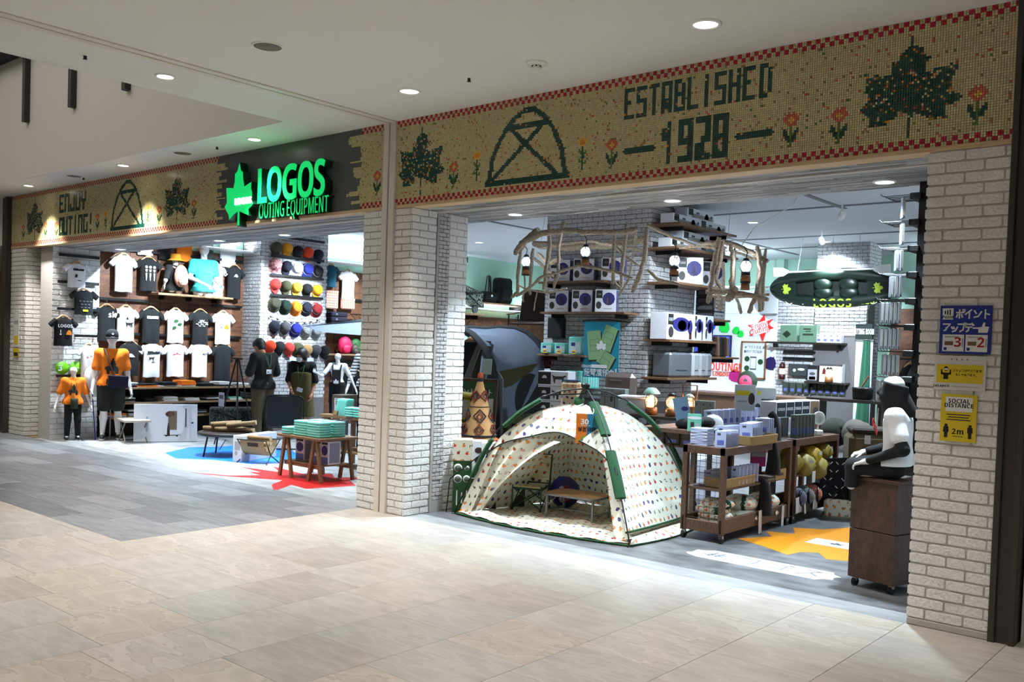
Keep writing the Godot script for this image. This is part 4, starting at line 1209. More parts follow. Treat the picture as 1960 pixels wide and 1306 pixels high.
func left_figures():
	var w := white_skin()
	var org := cloth("orange", Color(.93, .48, .06)); var blk := cloth("black"); var nav := cloth("navy")
	# man-sized mannequin
	var t := thing("mannequin", "tall white mannequin in orange bear t-shirt, green shorts and navy shoulder bag", "mannequin", V(-14.45, .012, -.86), PI / 2 - .35)
	var j := joints(1.70, .08)
	j.face = V(-.1, -.05, 1)
	put("body", skin(j, true, .014, false), w, t)
	put("t_shirt", top_wear(j, .026, .72, .02), org, t)
	put("shorts", leg_wear(j, .035, .86), cloth("forest", Color(.045, .075, .05)), t)
	shoes(j, t, mat("shoe_black", Color(.03, .03, .04), .7), mat("sole_white", Color(.85, .85, .84), .5))
	bear_print(t, V(.01, 1.17, .131), .125, V(0, .12, 1))
	put("shoulder_strap", tb([V(-.12, 1.44, .05), V(-.10, 1.40, .12), V(-.06, 1.25, .165), V(.0, 1.08, .175), V(.02, .99, .18)], .013, 6), mat("strap_brown", Color(.20, .08, .05), .7), t)
	var bag := put("shoulder_bag", bx(V(.08, .93, .185), V(.30, .19, .055), RZ(-.06), .012), cloth("indigo", Color(.05, .045, .14)), t)
	put("zip", bx(V(.08, .985, .214), V(.27, .008, .004), RZ(-.06)), mat("print_k", Color(.03, .03, .04)), bag)
	put("base_plate", bx(V(0, .0, -.06), V(.30, .022, .26), ID, .004), mat("base_grey", Color(.33, .31, .29), .5), t)
	put("support_pole", tb([V(0, .01, -.04), V(0, .78, -.03)], .011, 8), mat("steel"), t)
	var hc := head_cover("cap", t.transform * V(0, 1.63, .005), t.basis * RX(.05), nav, "navy cap with a white leaf badge worn by the tall mannequin", "", null, .97)
	put("badge", pm(poly("#0,.5 .15,.1 .5,.15 .2,-.1 .25,-.4 0,-.2 -.25,-.4 -.2,-.1 -.5,.15 -.15,.1".substr(1), .05), .004, frame(V(0, .055, .098), V(0, .1, 1))), mat("print_w", Color(.85, .85, .85)), hc)
	# boy-sized mannequin
	t = thing("mannequin", "boy-sized white mannequin in orange bear t-shirt and black trousers", "mannequin", V(-14.67, .0, -.36), PI / 2 - .30)
	j = joints(1.16, .2)
	put("body", skin(j, true, .011, false), w, t)
	put("t_shirt", top_wear(j, .03, .85, .03), org, t)
	put("trousers", leg_wear(j, .01, 1.85), blk, t)
	shoes(j, t, mat("shoe_black"), mat("sole_white"))
	bear_print(t, V(.0, .80, .100), .085, V(0, .12, 1))
	var can := put("bottle_case", lt([W(.05, -.09), W(.056, -.085), W(.056, .06), W(.05, .068), W(.0, .07)], V(.0, .60, .155), 14), mat("case_olive", Color(.10, .17, .07), .7), t)
	put("neck_cord", tb([V(-.045, .98, .02), V(-.03, .86, .11), V(.0, .67, .15), V(.03, .86, .11), V(.045, .98, .02)], .004, 5), mat("case_olive"), t)
	# half mannequins on the wall shelf
	t = thing("half_mannequin", "child half mannequin in black shirt with a pink patterned backpack towards the room", "mannequin", V(-14.74, 1.86, -2.08), -PI / 2 + .1)
	j = joints(1.22, .15)
	j.wrl = V(.17, .70, .05); j.wrr = V(-.17, .70, .05)
	put("body", skin(j, false, .012, false), w, t)
	put("t_shirt", top_wear(j, .02, .75, .03), blk, t)
	var bp := put("backpack", bl(V(0, .85, -.165), V(.125, .19, .085), 18, 12), pink_print(), t)
	put("front_pocket", bl(V(0, .77, -.225), V(.095, .085, .05), 14, 8), pink_print(), bp)
	for s in [-1, 1]: put("pack_strap", tb([V(s * .07, .98, -.11), V(s * .09, 1.02, .0), V(s * .095, .94, .10), V(s * .11, .78, .06)], .014, 6), pink_print(), bp)
	head_cover("bucket", t.transform * V(0, 1.145, .0), t.basis, cloth("cap_yellow", Color.WHITE), "mustard bucket hat worn by the backpack half mannequin", "", null, .9)
	t = thing("half_mannequin", "half mannequin in a turquoise t-shirt reaching its right arm out", "mannequin", V(-14.72, 1.58, -2.60), PI / 2 - .2)
	j = joints(1.72, .15)
	j.ell = V(.235, 1.12, .0); j.wrl = V(.25, 1.02, .16)
	j.elr = V(-.27, 1.13, .10); j.wrr = V(-.09, 1.02, .30)
	j.palmr = V(.3, -1, 0)
	put("body", skin(j, false, .013, false), w, t)
	put("t_shirt", top_wear(j, .02, .6, .0), cloth("turquoise", Color(.18, .66, .66)), t)
	put("print", words("· · · ·", .05, .003), mat("print_g"), t, V(.05, 1.23, .155))
	# man: seen from behind, head bent, lanyard down his back
	var flesh := mat("flesh", Color(.72, .49, .37), .6); flesh.subsurf_scatter_enabled = true; flesh.subsurf_scatter_strength = .1
	var hair := mat("hair_black", Color(.02, .018, .018), .55)
	t = thing("person", "person with black hair, black t-shirt and khaki trousers, seen from behind, head bent", "person", V(-13.46, 0, -3.02), -PI + .55 + PI / 3)
	j = joints(1.72, .12)
	j.face = V(.35, -.75, 1); j.crown = V(.0, 1, .6)
	j.head = V(.035, 1.56, .10); j.neck = V(.005, 1.435, .01)
	j.ell = V(.27, 1.10, .03); j.wrl = V(.17, 1.0, .25); j.palml = V(-.3, 1, 0)
	j.elr = V(-.28, 1.10, .02); j.wrr = V(-.20, .98, .25); j.palmr = V(.3, 1, 0)
	put("body", skin(j, true, .013), flesh, t)
	put("t_shirt", top_wear(j, .03, .92, .03), blk, t)
	put("trousers", leg_wear(j, .025, 1.97), cloth("khaki", Color(.27, .22, .15)), t)
	shoes(j, t, mat("shoe_black"), mat("shoe_black"))
	put("hair", hair_shape(j, .02, false), hair, t)
	put("lanyard", tb([V(.07, 1.45, -.03), V(.05, 1.40, -.125), V(.01, 1.25, -.148), V(-.0, 1.19, -.15), V(-.03, 1.27, -.148), V(-.07, 1.42, -.10), V(-.06, 1.46, -.02)], .0065, 6), mat("lanyard_green", Color(.10, .35, .09), .7), t)
	var badge := put("name_badge", bx(V(0, 1.14, -.152), V(.105, .075, .005), ID, .001), mat("badge_white", Color(.80, .81, .82), .4), t)
	put("print", pm(poly("-.5,-.2 .5,-.2 .3,.2 0,.35 -.2,.1", .04), .002, frame(V(.02, 1.135, -.1545), Vector3.FORWARD)), mat("print_dark", Color(.1, .12, .14)), badge)
	# woman: face mask, apron dress
	t = thing("person", "person with dark bob hair, white face mask, black t-shirt and khaki apron dress", "person", V(-13.1, 0, -3.55), .75)
	j = joints(1.56, .12)
	j.face = V(-.55, -.5, 1); j.head = V(-.01, 1.43, .05)
	j.elr = V(-.22, .98, .02); j.wrr = V(-.15, .86, .2)
	j.ell = V(.225, .98, .01); j.wrl = V(.19, .78, .10)
	put("body", skin(j, true, .013), flesh, t)
	put("t_shirt", top_wear(j, .028, .9, .0), blk, t)
	var dress := MB.new()
	var f := Field.new(V(-.35, .25, -.28), V(.35, 1.3, .3), .013)
	f.cap(V(-.06, 1.1, .02), V(-.07, .4, 0), .125, .16, .05); f.cap(V(.06, 1.1, .02), V(.07, .4, 0), .125, .16, .05)
	f.cut(V(0, .38, 0), Vector3.DOWN); f.cut(V(0, 1.14, .1), V(0, 1, -.35).normalized())
	f.add_to(dress, 1)
	put("apron_dress", dress, cloth("apron", Color(.33, .28, .13)), t)
	shoes(j, t, mat("shoe_black"), mat("sole_white"))
	put("hair", hair_shape(j, .035, true), mat("hair_brown", Color(.05, .025, .018), .55), t)
	var fz: Vector3 = j.face.normalized()
	put("face_mask", bl(j.head + fz * .066 - V(0, .042, 0), V(.058, .048, .034), 14, 8, Basis.looking_at(-fz)), mat("mask_white", Color(.82, .84, .86), .8), t)
	put("lanyard", tb([V(-.05, 1.30, .03), V(-.055, 1.22, .13), V(-.03, 1.05, .175), V(.0, .88, .185), V(.02, 1.05, .175), V(.05, 1.22, .13), V(.05, 1.30, .03)], .006, 6), mat("lanyard_green"), t)
	put("name_badge", bx(V(0, .85, .192), V(.10, .07, .005), RZ(-.3), .001), mat("badge_white"), t)
	for e in [-1.0, 1.0]: put("eye", bl(j.head + fz * .079 + fz.cross(Vector3.UP) * e * .03 + V(0, .012, 0), V(.012, .006, .008), 8, 6), mat("print_k"), t)
	# child mannequin in dungarees and the striped one behind it
	t = thing("mannequin", "child mannequin in black dungarees with a white leaf print", "mannequin", V(-11.15, .50, -2.75), .7)
	j = joints(1.02, .35)
	j.elr = V(-.22, .66, .10); j.wrr = V(-.28, .72, .22)
	put("body", skin(j, true, .011, false), w, t)
	put("t_shirt", top_wear(j, .012, .7, .0), cloth("white", Color.WHITE), t)
	var du := leg_wear(j, .03, 1.9, .011)
	put("dungarees", du, blk, t)
	put("bib", bx(V(0, .665, .088), V(.135, .20, .02), RX(-.08), .008), blk, t)
	for s in [-1, 1]: put("brace", tb([V(s * .06, .75, .09), V(s * .065, .835, .05), V(s * .06, .84, -.03), V(s * .04, .7, -.09)], .011, 6), blk, t)
	put("print", pm(poly(LEAF, -.0022), .006, T(V(0, .63, .105))), mat("print_w"), t)
	put("pedestal", MB.new().slab(V(-.16, -.5, -.14), V(.16, .0, .14), .006), mat("dark_crate", Color(.10, .09, .08), .7), t)
	t = thing("half_mannequin", "white mannequin with a striped top behind the cap wall corner", "mannequin", V(-12.9, .06, -4.85), .9)
	j = joints(1.68, .2)
	put("body", skin(j, true, .016, false), w, t)
	var st := cloth("striped", Color.WHITE)
	st.albedo_texture = stripes(); st.uv1_triplanar = true; st.uv1_scale = V(1, 9, 1)
	put("striped_top", top_wear(j, .02, 1.6, .03, .015), st, t)
	put("trousers", leg_wear(j, .02, 1.9, .015), blk, t)

func stripes() -> ImageTexture:
	var im := Image.create(8, 64, false, Image.FORMAT_RGB8)
	im.fill(Color(.82, .82, .82))
	for k in 2: im.fill_rect(Rect2i(0, k * 32, 8, 12), Color(.03, .03, .05))
	return ImageTexture.create_from_image(im)

func pink_print() -> StandardMaterial3D:
	var m := mat("pack_pink", Color.WHITE, .8)
	noisy_onto(m, 91, [[.3, Color(.55, .42, .30)], [.42, Color(.80, .25, .35)], [.5, Color(.85, .60, .55)], [.58, Color(.75, .70, .35)], [.7, Color(.85, .72, .75)]], 6.0)
	return m

func hair_shape(j: Dictionary, g: float, bob: bool) -> MB:
	var s: float = j.h / 1.75
	var fz: Vector3 = (j.face as Vector3).normalized()
	var up: Vector3 = j.get("crown", Vector3.UP); up = (up - fz * up.dot(fz)).normalized()
	var rx := up.cross(fz)
	var hd: Vector3 = j.head
	var mb := MB.new()
	var f := Field.new(hd - Vector3.ONE * .24, hd + Vector3.ONE * .22, .008)
	f.cap(hd + up * .045 * s - fz * .03 * s, hd + up * .05 * s + fz * .008 * s, (.085 + g * .6) * s, (.078 + g * .6) * s, .02)
	f.cap(hd - fz * .045 * s + up * .02 * s, hd - fz * .04 * s - up * .055 * s, (.062 + g) * s, (.045 + g) * s, .02)
	if bob:
		for e in [-1.0, 1.0]: f.cap(hd + rx * e * .07 * s + up * .03 * s, hd + rx * e * .078 * s - up * .055 * s, .034 * s, .028 * s, .02)
		f.cap(hd + fz * .055 * s + up * .065 * s - rx * .04, hd + fz * .055 * s + up * .065 * s + rx * .04, .036 * s, .036 * s, .02)
	else:
		for e in [-1.0, 1.0]: f.cap(hd + rx * e * .066 * s + up * .04 * s, hd + rx * e * .07 * s - up * .0 * s - fz * .01, .024 * s, .018 * s, .02)
	f.cut(hd + fz * .062 * s + up * .0, (fz - up * .55).normalized())
	f.add_to(mb, 1)
	return mb


## floor displays on the left side
# a carton: printed parts are thin panels on its front (f), right side (r), left side (l) or top (t): [face, u, v, w, h, key, colour or outline]
func carton(called: String, label: String, category: String, at: Vector3, s: Vector3, turn: float, group: String, m: StandardMaterial3D, prints := []) -> Node3D:
	var t := thing(called, label, category, at, turn, group)
	put("body", bx(V(0, s.y * .5, 0), s, Basis(), minf(.004, s.x * .1)), m, t)
	for p in prints:
		var xf: Transform3D
		match p[0]:
			"f": xf = T(V(p[1], p[2], s.z * .5))
			"r": xf = Transform3D(RY(PI / 2), V(s.x * .5, p[2], -p[1]))
			"l": xf = Transform3D(RY(-PI / 2), V(-s.x * .5, p[2], p[1]))
			_: xf = Transform3D(RX(-PI / 2), V(p[1], s.y, -p[2]))
		var pm := mat("ink_" + p[5], p[6], .5)
		if p.size() > 7 and p[7].begins_with("#"):
			put("print", pm(scaled(p[7].substr(1), p[3], p[4]), .0015, xf), pm, t)
		elif p.size() > 7:
			var w := words(p[7], p[4], .001)
			put("lettering", w, pm, t, xf * V(0, 0, .001), xf.basis * Basis.from_scale(V(minf(1.0, p[3] / w.get_aabb().size.x), 1, 1)))
		else:
			put("print", bx(V(0, 0, .0006), V(p[3], p[4], .0012)), pm, t, xf.origin, xf.basis)
	return t

func scaled(txt: String, w: float, h: float) -> PackedVector2Array:
	var r := poly(txt)
	for i in r.size(): r[i] = W(r[i].x * w, r[i].y * h)
	return r

func splat(called: String, label: String, at: Vector3, pts: String, key: String, c: Color, h := .0015) -> Node3D:
	var t := thing(called, label, "floor sticker", at)
	put("film", pm(poly(pts), h, Transform3D(RX(-PI / 2), V(0, .0002, 0))), mat("sticker_" + key, c, .4), t)
	return t

func left_floor():
	var black := BK; var steel := mat("steel")
	var oak := wood("table_oak", 63, Color(.40, .29, .18), Color(.56, .42, .27), V(.3, 2, 2))
	var white := mat("carton_white", Color(.80, .80, .82), .55)
	# stickers on the floor: points are x and minus z
	splat("floor_splash", "red paint splash sticker on the floor before the trestle table", V(-9.4, 0, -.6), "-1.1,-.64 -.8,-.56 -.35,-.35 .1,-.12 .3,-.42 .62,-.62 .66,-.58 .45,-.25 .8,-.3 .95,.3 .6,.5 .5,.9 .3,.5 0,.7 -.2,.4 -1.0,.5 -.5,.26 -1.2,.14 -.6,.06 -.75,-.05 -.4,-.1 -.6,-.42 -.9,-.55", "red", Color(.72, .07, .08))
	splat("floor_splash", "sky blue paint splash sticker on the floor under the round table", V(-11.9, 0, -1.45), "-1.0,-.1 -.55,-.75 .1,-.95 .5,-.6 1.15,-.45 1.3,.1 .9,.5 1.0,1.0 .4,.8 -.1,1.1 -.4,.7 -.95,.8 -.8,.3", "blue", Color(.14, .50, .88))
	# green round signs and the butterfly net on the brick panel
	for k in 2:
		var t := thing("round_sign", ["round lime sign with a white figure three on the brick panel", "round lime sign with a line of print, beside the figure three sign"][k], "sign", V(-14.80 + .02 * k, 1.13, -.24 - .205 * k), PI / 2, "lime round signs")
		put("disc", lt([W(0, -.004), W(.104, -.004), W(.104, .004), W(0, .004)], O3, 28, RX(PI / 2)), mat("sign_lime", Color(.42, .75, .06), .5), t)
		put("lettering", words(["3", "SALE"][0] if k == 0 else "~~~~~", .085 if k == 0 else .05, .003), mat("print_w"), t, V(-.03 if k == 0 else .0, 0, .006))
		put("stay", bx(V(0, -.08, -.02), V(.012, .05, .03)), black, t)
	var net := thing("butterfly_net", "white butterfly net with a blue pole leaning at the brick panel", "net", V(-14.55, 0, -.66))
	put("pole", tb([V(.02, .0, .0), V(-.09, .86, .02)], .008, 8), mat("pole_blue", Color(.08, .10, .55), .4), net)
	var hoop := []
	for k in 19: hoop.append(V(-.10, 1.02 + .16 * cos(TAU * k / 18 + PI), .02 + .13 * sin(TAU * k / 18 + PI)))
	put("hoop", tb(hoop, .005, 6, false), steel, net)
	var nm := mat("net_white", Color(.85, .87, .88, .72), .8); nm.transparency = BaseMaterial3D.TRANSPARENCY_ALPHA
	var rs := []
	for i in 8:
		var e := i / 7.0
		rs.append(MB.ring(V(-.10 + .10 * sin(e * 2.2), 1.02 - .30 * e, .02 + .02 * sin(e * 5)), V(.09 * (1 - e) * minf(1, e * 3) + .004, .155 * (1 - e * .9), 0), V(0, 0, .13 * (1 - e * .85)), 16))
	put("mesh_bag", MB.new().rings(rs, true, false, true), nm, net)
	# folding table with crossed legs and the wagon carton
	var t := thing("folding_table", "small folding side table with crossed legs below the wall shelves", "table", V(-14.02, 0, -1.02), -.25)
	put("top", bx(V(0, .345, 0), V(.60, .035, .40), ID, .006), mat("table_pale", Color(.66, .63, .58), .5), t)
	for z in [-.16, .16]:
		for s in [-1, 1]: put("leg", tb([V(-s * .24, .0, z), V(s * .24, .33, z + s * .015)], .011, 8), mat("leg_grey", Color(.45, .43, .40), .4, .5), t)
		put("foot_bar", tb([V(-.24, .012, -.16), V(-.24, .012, .16)], .011, 8), mat("leg_grey"), t)
	var ct := carton("carton", "large white carton with a wagon picture leaning on the folding table", "carton", V(-13.75, .0, -1.42), V(.95, .60, .10), 1.10, "", white, [
		["f", .10, .34, .13, .30, "brown", Color(.42, .34, .26), SQUARE], ["f", .06, .44, .10, .10, "rust", Color(.30, .07, .04), OVAL], ["f", .04, .20, .04, .22, "soot", Color(.10, .09, .08), TENT], ["f", .10, .10, .16, .03, "soot", Color.BLACK, MOOSE],
		["f", .30, .38, .02, .30, "soot2", Color(.25, .25, .27), SQUARE], ["f", .40, .30, .05, .05, "soot", Color.BLACK, DIAMOND], ["f", -.28, .28, .03, .24, "mist", Color(.6, .6, .63), SQUARE]])
	ct.rotate_object_local(Vector3.RIGHT, -.16)
	# round table with firewood, tripod behind it
	t = thing("round_table", "low round dark table with firewood on it", "table", V(-11.72, 0, -1.25), .3)
	put("top", lt([W(0, .30), W(.40, .30), W(.415, .31), W(.415, .335), W(.405, .345), W(0, .345)], O3, 32), mat("table_dark", Color(.13, .10, .08), .45), t)
	for k in 4:
		var u := TAU * k / 4 + .4
		put("leg", tb([V(cos(u) * .36, 0, sin(u) * .36), V(cos(u) * .30, .31, sin(u) * .30)], .012, 8), black, t)
	put("cross_brace", tb([V(-.28, .05, -.16), V(.05, .24, .1)], .008, 6), steel, t)
	for k in 5:
		var u: float = [.1, .35, -.15, .5, .2][k]
		var c := V(-11.72 + [-.1, .06, .16, .0, .22][k], .385 + [.0, .0, .0, .075, .085][k], -1.25 + [.1, .0, -.12, .03, -.08][k])
		log_piece(c, RY(u + .5) * RZ([.0, .0, .0, .06, .14][k]), .42, .04, "split log of firewood, %s on the round table" % ["nearest", "second", "rearmost", "left upper", "tilted topmost"][k], "firewood on the round table")
	t = thing("cooking_tripod", "tall black tripod with a hanging chain behind the round table", "tripod", V(-12.75, 0, -2.05))
	for k in 3:
		var u := TAU * k / 3 + .5
		put("leg", tb([V(cos(u) * .36, 0, sin(u) * .36), V(cos(u) * .02, 1.36, sin(u) * .02)], [.010, .015], 8), black, t)
	put("top_plate", bx(V(0, 1.37, 0), V(.16, .03, .09), ID, .006), black, t)
	var ch := put("chain", tb([V(0, 1.34, 0), V(0, .62, 0)], .004, 5), steel, t)
	for k in 18: put("link", bl(V(0, 1.32 - .04 * k, 0), V(.006, .016, .011), 6, 4), steel, ch)
	put("price_card", bx(V(-.16, .72, .17), V(.15, .22, .004)), mat("card_grey", Color(.62, .62, .66), .6), t)
	put("card_print", bx(V(-.16, .76, .1725), V(.12, .06, .001)), mat("ink_soot2", Color(.2, .2, .22)), t)
	put("lantern_hanger", tb([V(-.22, .8, .16), V(-.12, .96, .1), V(-.02, .92, .02)], .004, 5), black, t)
	# cartons and log holder in front
	carton("carton", "long white carton standing behind the log holder", "carton", V(-11.18, 0, -1.35), V(.15, .36, .80), .35, "", white, [["f", -.02, .12, .05, .06, "mist", Color(.5, .5, .52), DISC], ["f", .0, .22, .09, .12, "mist", Color.WHITE, SQUARE], ["t", .0, -.15, .05, .05, "soot", Color(.1, .1, .1), DIAMOND], ["t", 0, .2, .08, .2, "mist", Color.WHITE, SQUARE]])
	t = thing("log_holder", "black framed log holder with a canvas sling", "log holder", V(-10.82, 0, -1.16), .35)
	for s in [-1, 1]:
		put("leg", tb([V(s * .24, 0, -.15), V(s * .2, .11, .0), V(s * .23, .32, .16)], .008, 6), black, t)
		put("leg", tb([V(s * .24, 0, .15), V(s * .2, .11, .0), V(s * .23, .32, -.16)], .008, 6), black, t)
	for z in [-.16, .16]: put("top_bar", tb([V(-.24, .32, z), V(.24, .32, z)], .008, 6), black, t)
	var sl := []
	for i in 9:
		var e := i / 8.0 * PI
		sl.append([V(-.19, .32 - sin(e) * .21, .16 * cos(e)), V(.19, .32 - sin(e) * .21, .16 * cos(e)), V(.19, .315 - sin(e) * .21, .155 * cos(e)), V(-.19, .315 - sin(e) * .21, .155 * cos(e))])
	var sling := put("sling", MB.new().rings(sl), mat("canvas_tan", Color(.55, .47, .36), .9), t)
	put("label_patch", bx(V(.02, .26, .157), V(.17, .05, .004), RX(.15)), mat("patch_brown", Color(.16, .11, .08), .8), sling)
	for k in 5: log_piece(V(-10.84 + .03 * (k % 2), .20 + .068 * (k / 2), -1.14 + .075 * (k % 2) - .05), RY(.35), .36, .034, "round log lying %s in the log holder" % ["at the back bottom", "at the front bottom", "at the back middle", "at the front middle", "on top"][k], "logs in the holder")
	# cot folded upright
	t = thing("camp_cot", "dark olive camp cot standing upright beside the two people", "cot", V(-12.0, 0, -2.42), .85)
	var fr := []
	for k in 25:
		var u := TAU * k / 24
		fr.append(V(signf(cos(u)) * pow(absf(cos(u)), .35) * .29, .58 + signf(sin(u)) * pow(absf(sin(u)), .35) * .25, 0))
	put("frame", tb(fr, .012, 8, false), black, t)
	put("canvas", bx(V(0, .58, 0), V(.53, .47, .012), ID, .005), cloth("cot_olive", Color(.085, .085, .065)), t)
	put("patch", bx(V(.13, .72, .008), V(.09, .025, .003)), mat("print_k"), t)
	for s in [-1, 1]:
		put("leg", tb([V(s * .27, .45, -.02), V(s * .27, .02, -.14), V(s * .27, .01, .15), V(s * .27, .45, .02)], .011, 8), black, t)
	put("foot_bar", tb([V(-.27, .012, .15), V(.27, .012, .15)], .011, 8), black, t)
	# folded camouflage wagon at the wall
	t = thing("camo_wagon", "black and grey camouflage folding wagon on the floor behind the tripod", "wagon", V(-14.0, 0, -2.9), 1.05)
	var camo := cloth("camo", Color.WHITE); noisy_onto(camo, 92, [[.36, Color(.045, .05, .05)], [.44, Color(.14, .15, .15)], [.52, Color(.25, .26, .26)], [.56, Color(.45, .46, .46)], [.62, Color(.10, .11, .11)]], 3.0)
	put("tub", bx(V(0, .31, 0), V(.95, .36, .42), ID, .03), camo, t)
	for z in [-.225, .225]:
		for s in [-1, 1]: put("cross_bar", tb([V(-.45, .31 - s * .17, z), V(.45, .31 + s * .17, z)], .010, 6), black, t)
		for x in [-.36, .36]: put("wheel", tb([V(x, .075, z - .02), V(x, .075, z + .02)], .075, 18), black, t)
	put("drawbar", tb([V(.48, .2, 0), V(.60, .45, 0), V(.55, .55, 0)], .010, 6), black, t)
	trestles()
	left_back()

func log_piece(at: Vector3, b: Basis, l: float, r: float, label: String, group: String):
	var t := thing("firewood_log", label, "firewood", at, 0, group)
	t.basis = b
	var rs := []
	for x in [-.5, -.3, .0, .25, .5]:
		var ring := []
		for k in 10:
			var u := TAU * k / 10
			ring.append(V(x * l, cos(u) * r * (.9 + .16 * sin(k * 2.3 + x * 3 + at.x * 9)), sin(u) * r * (.95 + .14 * cos(k * 1.7 + at.z * 7))))
		rs.append(ring)
	put("wood", MB.new().rings(rs, true, false, false), noisy("log_bark", 65, .05, [[.2, Color(.36, .27, .18)], [.6, Color(.60, .50, .36)], [.9, Color(.46, .36, .25)]], V(2, 5, 5), .9, .5, false), t)
	for e in [0, 4]:
		var m := O3
		var mb := MB.new()
		for p in rs[e]: m += p / 10.0
		for k in 10: mb.tri(m + V(signf(m.x) * .001, 0, 0), rs[e][k], rs[e][(k + 1) % 10])
		put("cut_face", mb, mat("log_cut", Color(.70, .60, .44), .9), t)

var ice_m := []
func ice_pack(at: Vector3, b: Basis, big: bool, label: String, group: String):
	if ice_m.is_empty():
		for s in [V(.255, .03, .195), V(.155, .028, .17)]:
			var rs := []
			for q in [[-.5, .90], [-.42, 1.0], [.42, 1.0], [.5, .90]]:
				var ring := []
				for k in 20:
					var u := TAU * k / 20
					ring.append(V(signf(cos(u)) * pow(absf(cos(u)), .25) * s.x * .5 * q[1], q[0] * s.y, -signf(sin(u)) * pow(absf(sin(u)), .25) * s.z * .5 * q[1]))
				rs.append(ring)
			ice_m.append(MB.new().rings(rs).mesh())
			ice_m.append(unit("ice_label_%s" % s, V(s.x * .58, .0015, s.z * .8), .0))
			ice_m.append(unit("ice_blue_%s" % s, V(s.x * .2, .0015, s.z * .3), .0))
	var t := thing("ice_pack", label, "ice pack", at, 0, group)
	t.basis = b
	var m := mat("ice_mint", Color(.46, .80, .75), .3); m.subsurf_scatter_enabled = true; m.subsurf_scatter_strength = .25
	var k := 0 if big else 3
	put("body", ice_m[k], m, t)
	put("label_sheet", ice_m[k + 1], mat("ice_sheet", Color(.74, .82, .84), .5), t, V(-.02 if big else -.01, .0152 if big else .0142, .0))
	put("label_print", ice_m[k + 2], mat("ice_print", Color(.12, .16, .45), .5), t, V(.02 if big else .015, .0165 if big else .0155, -.03))

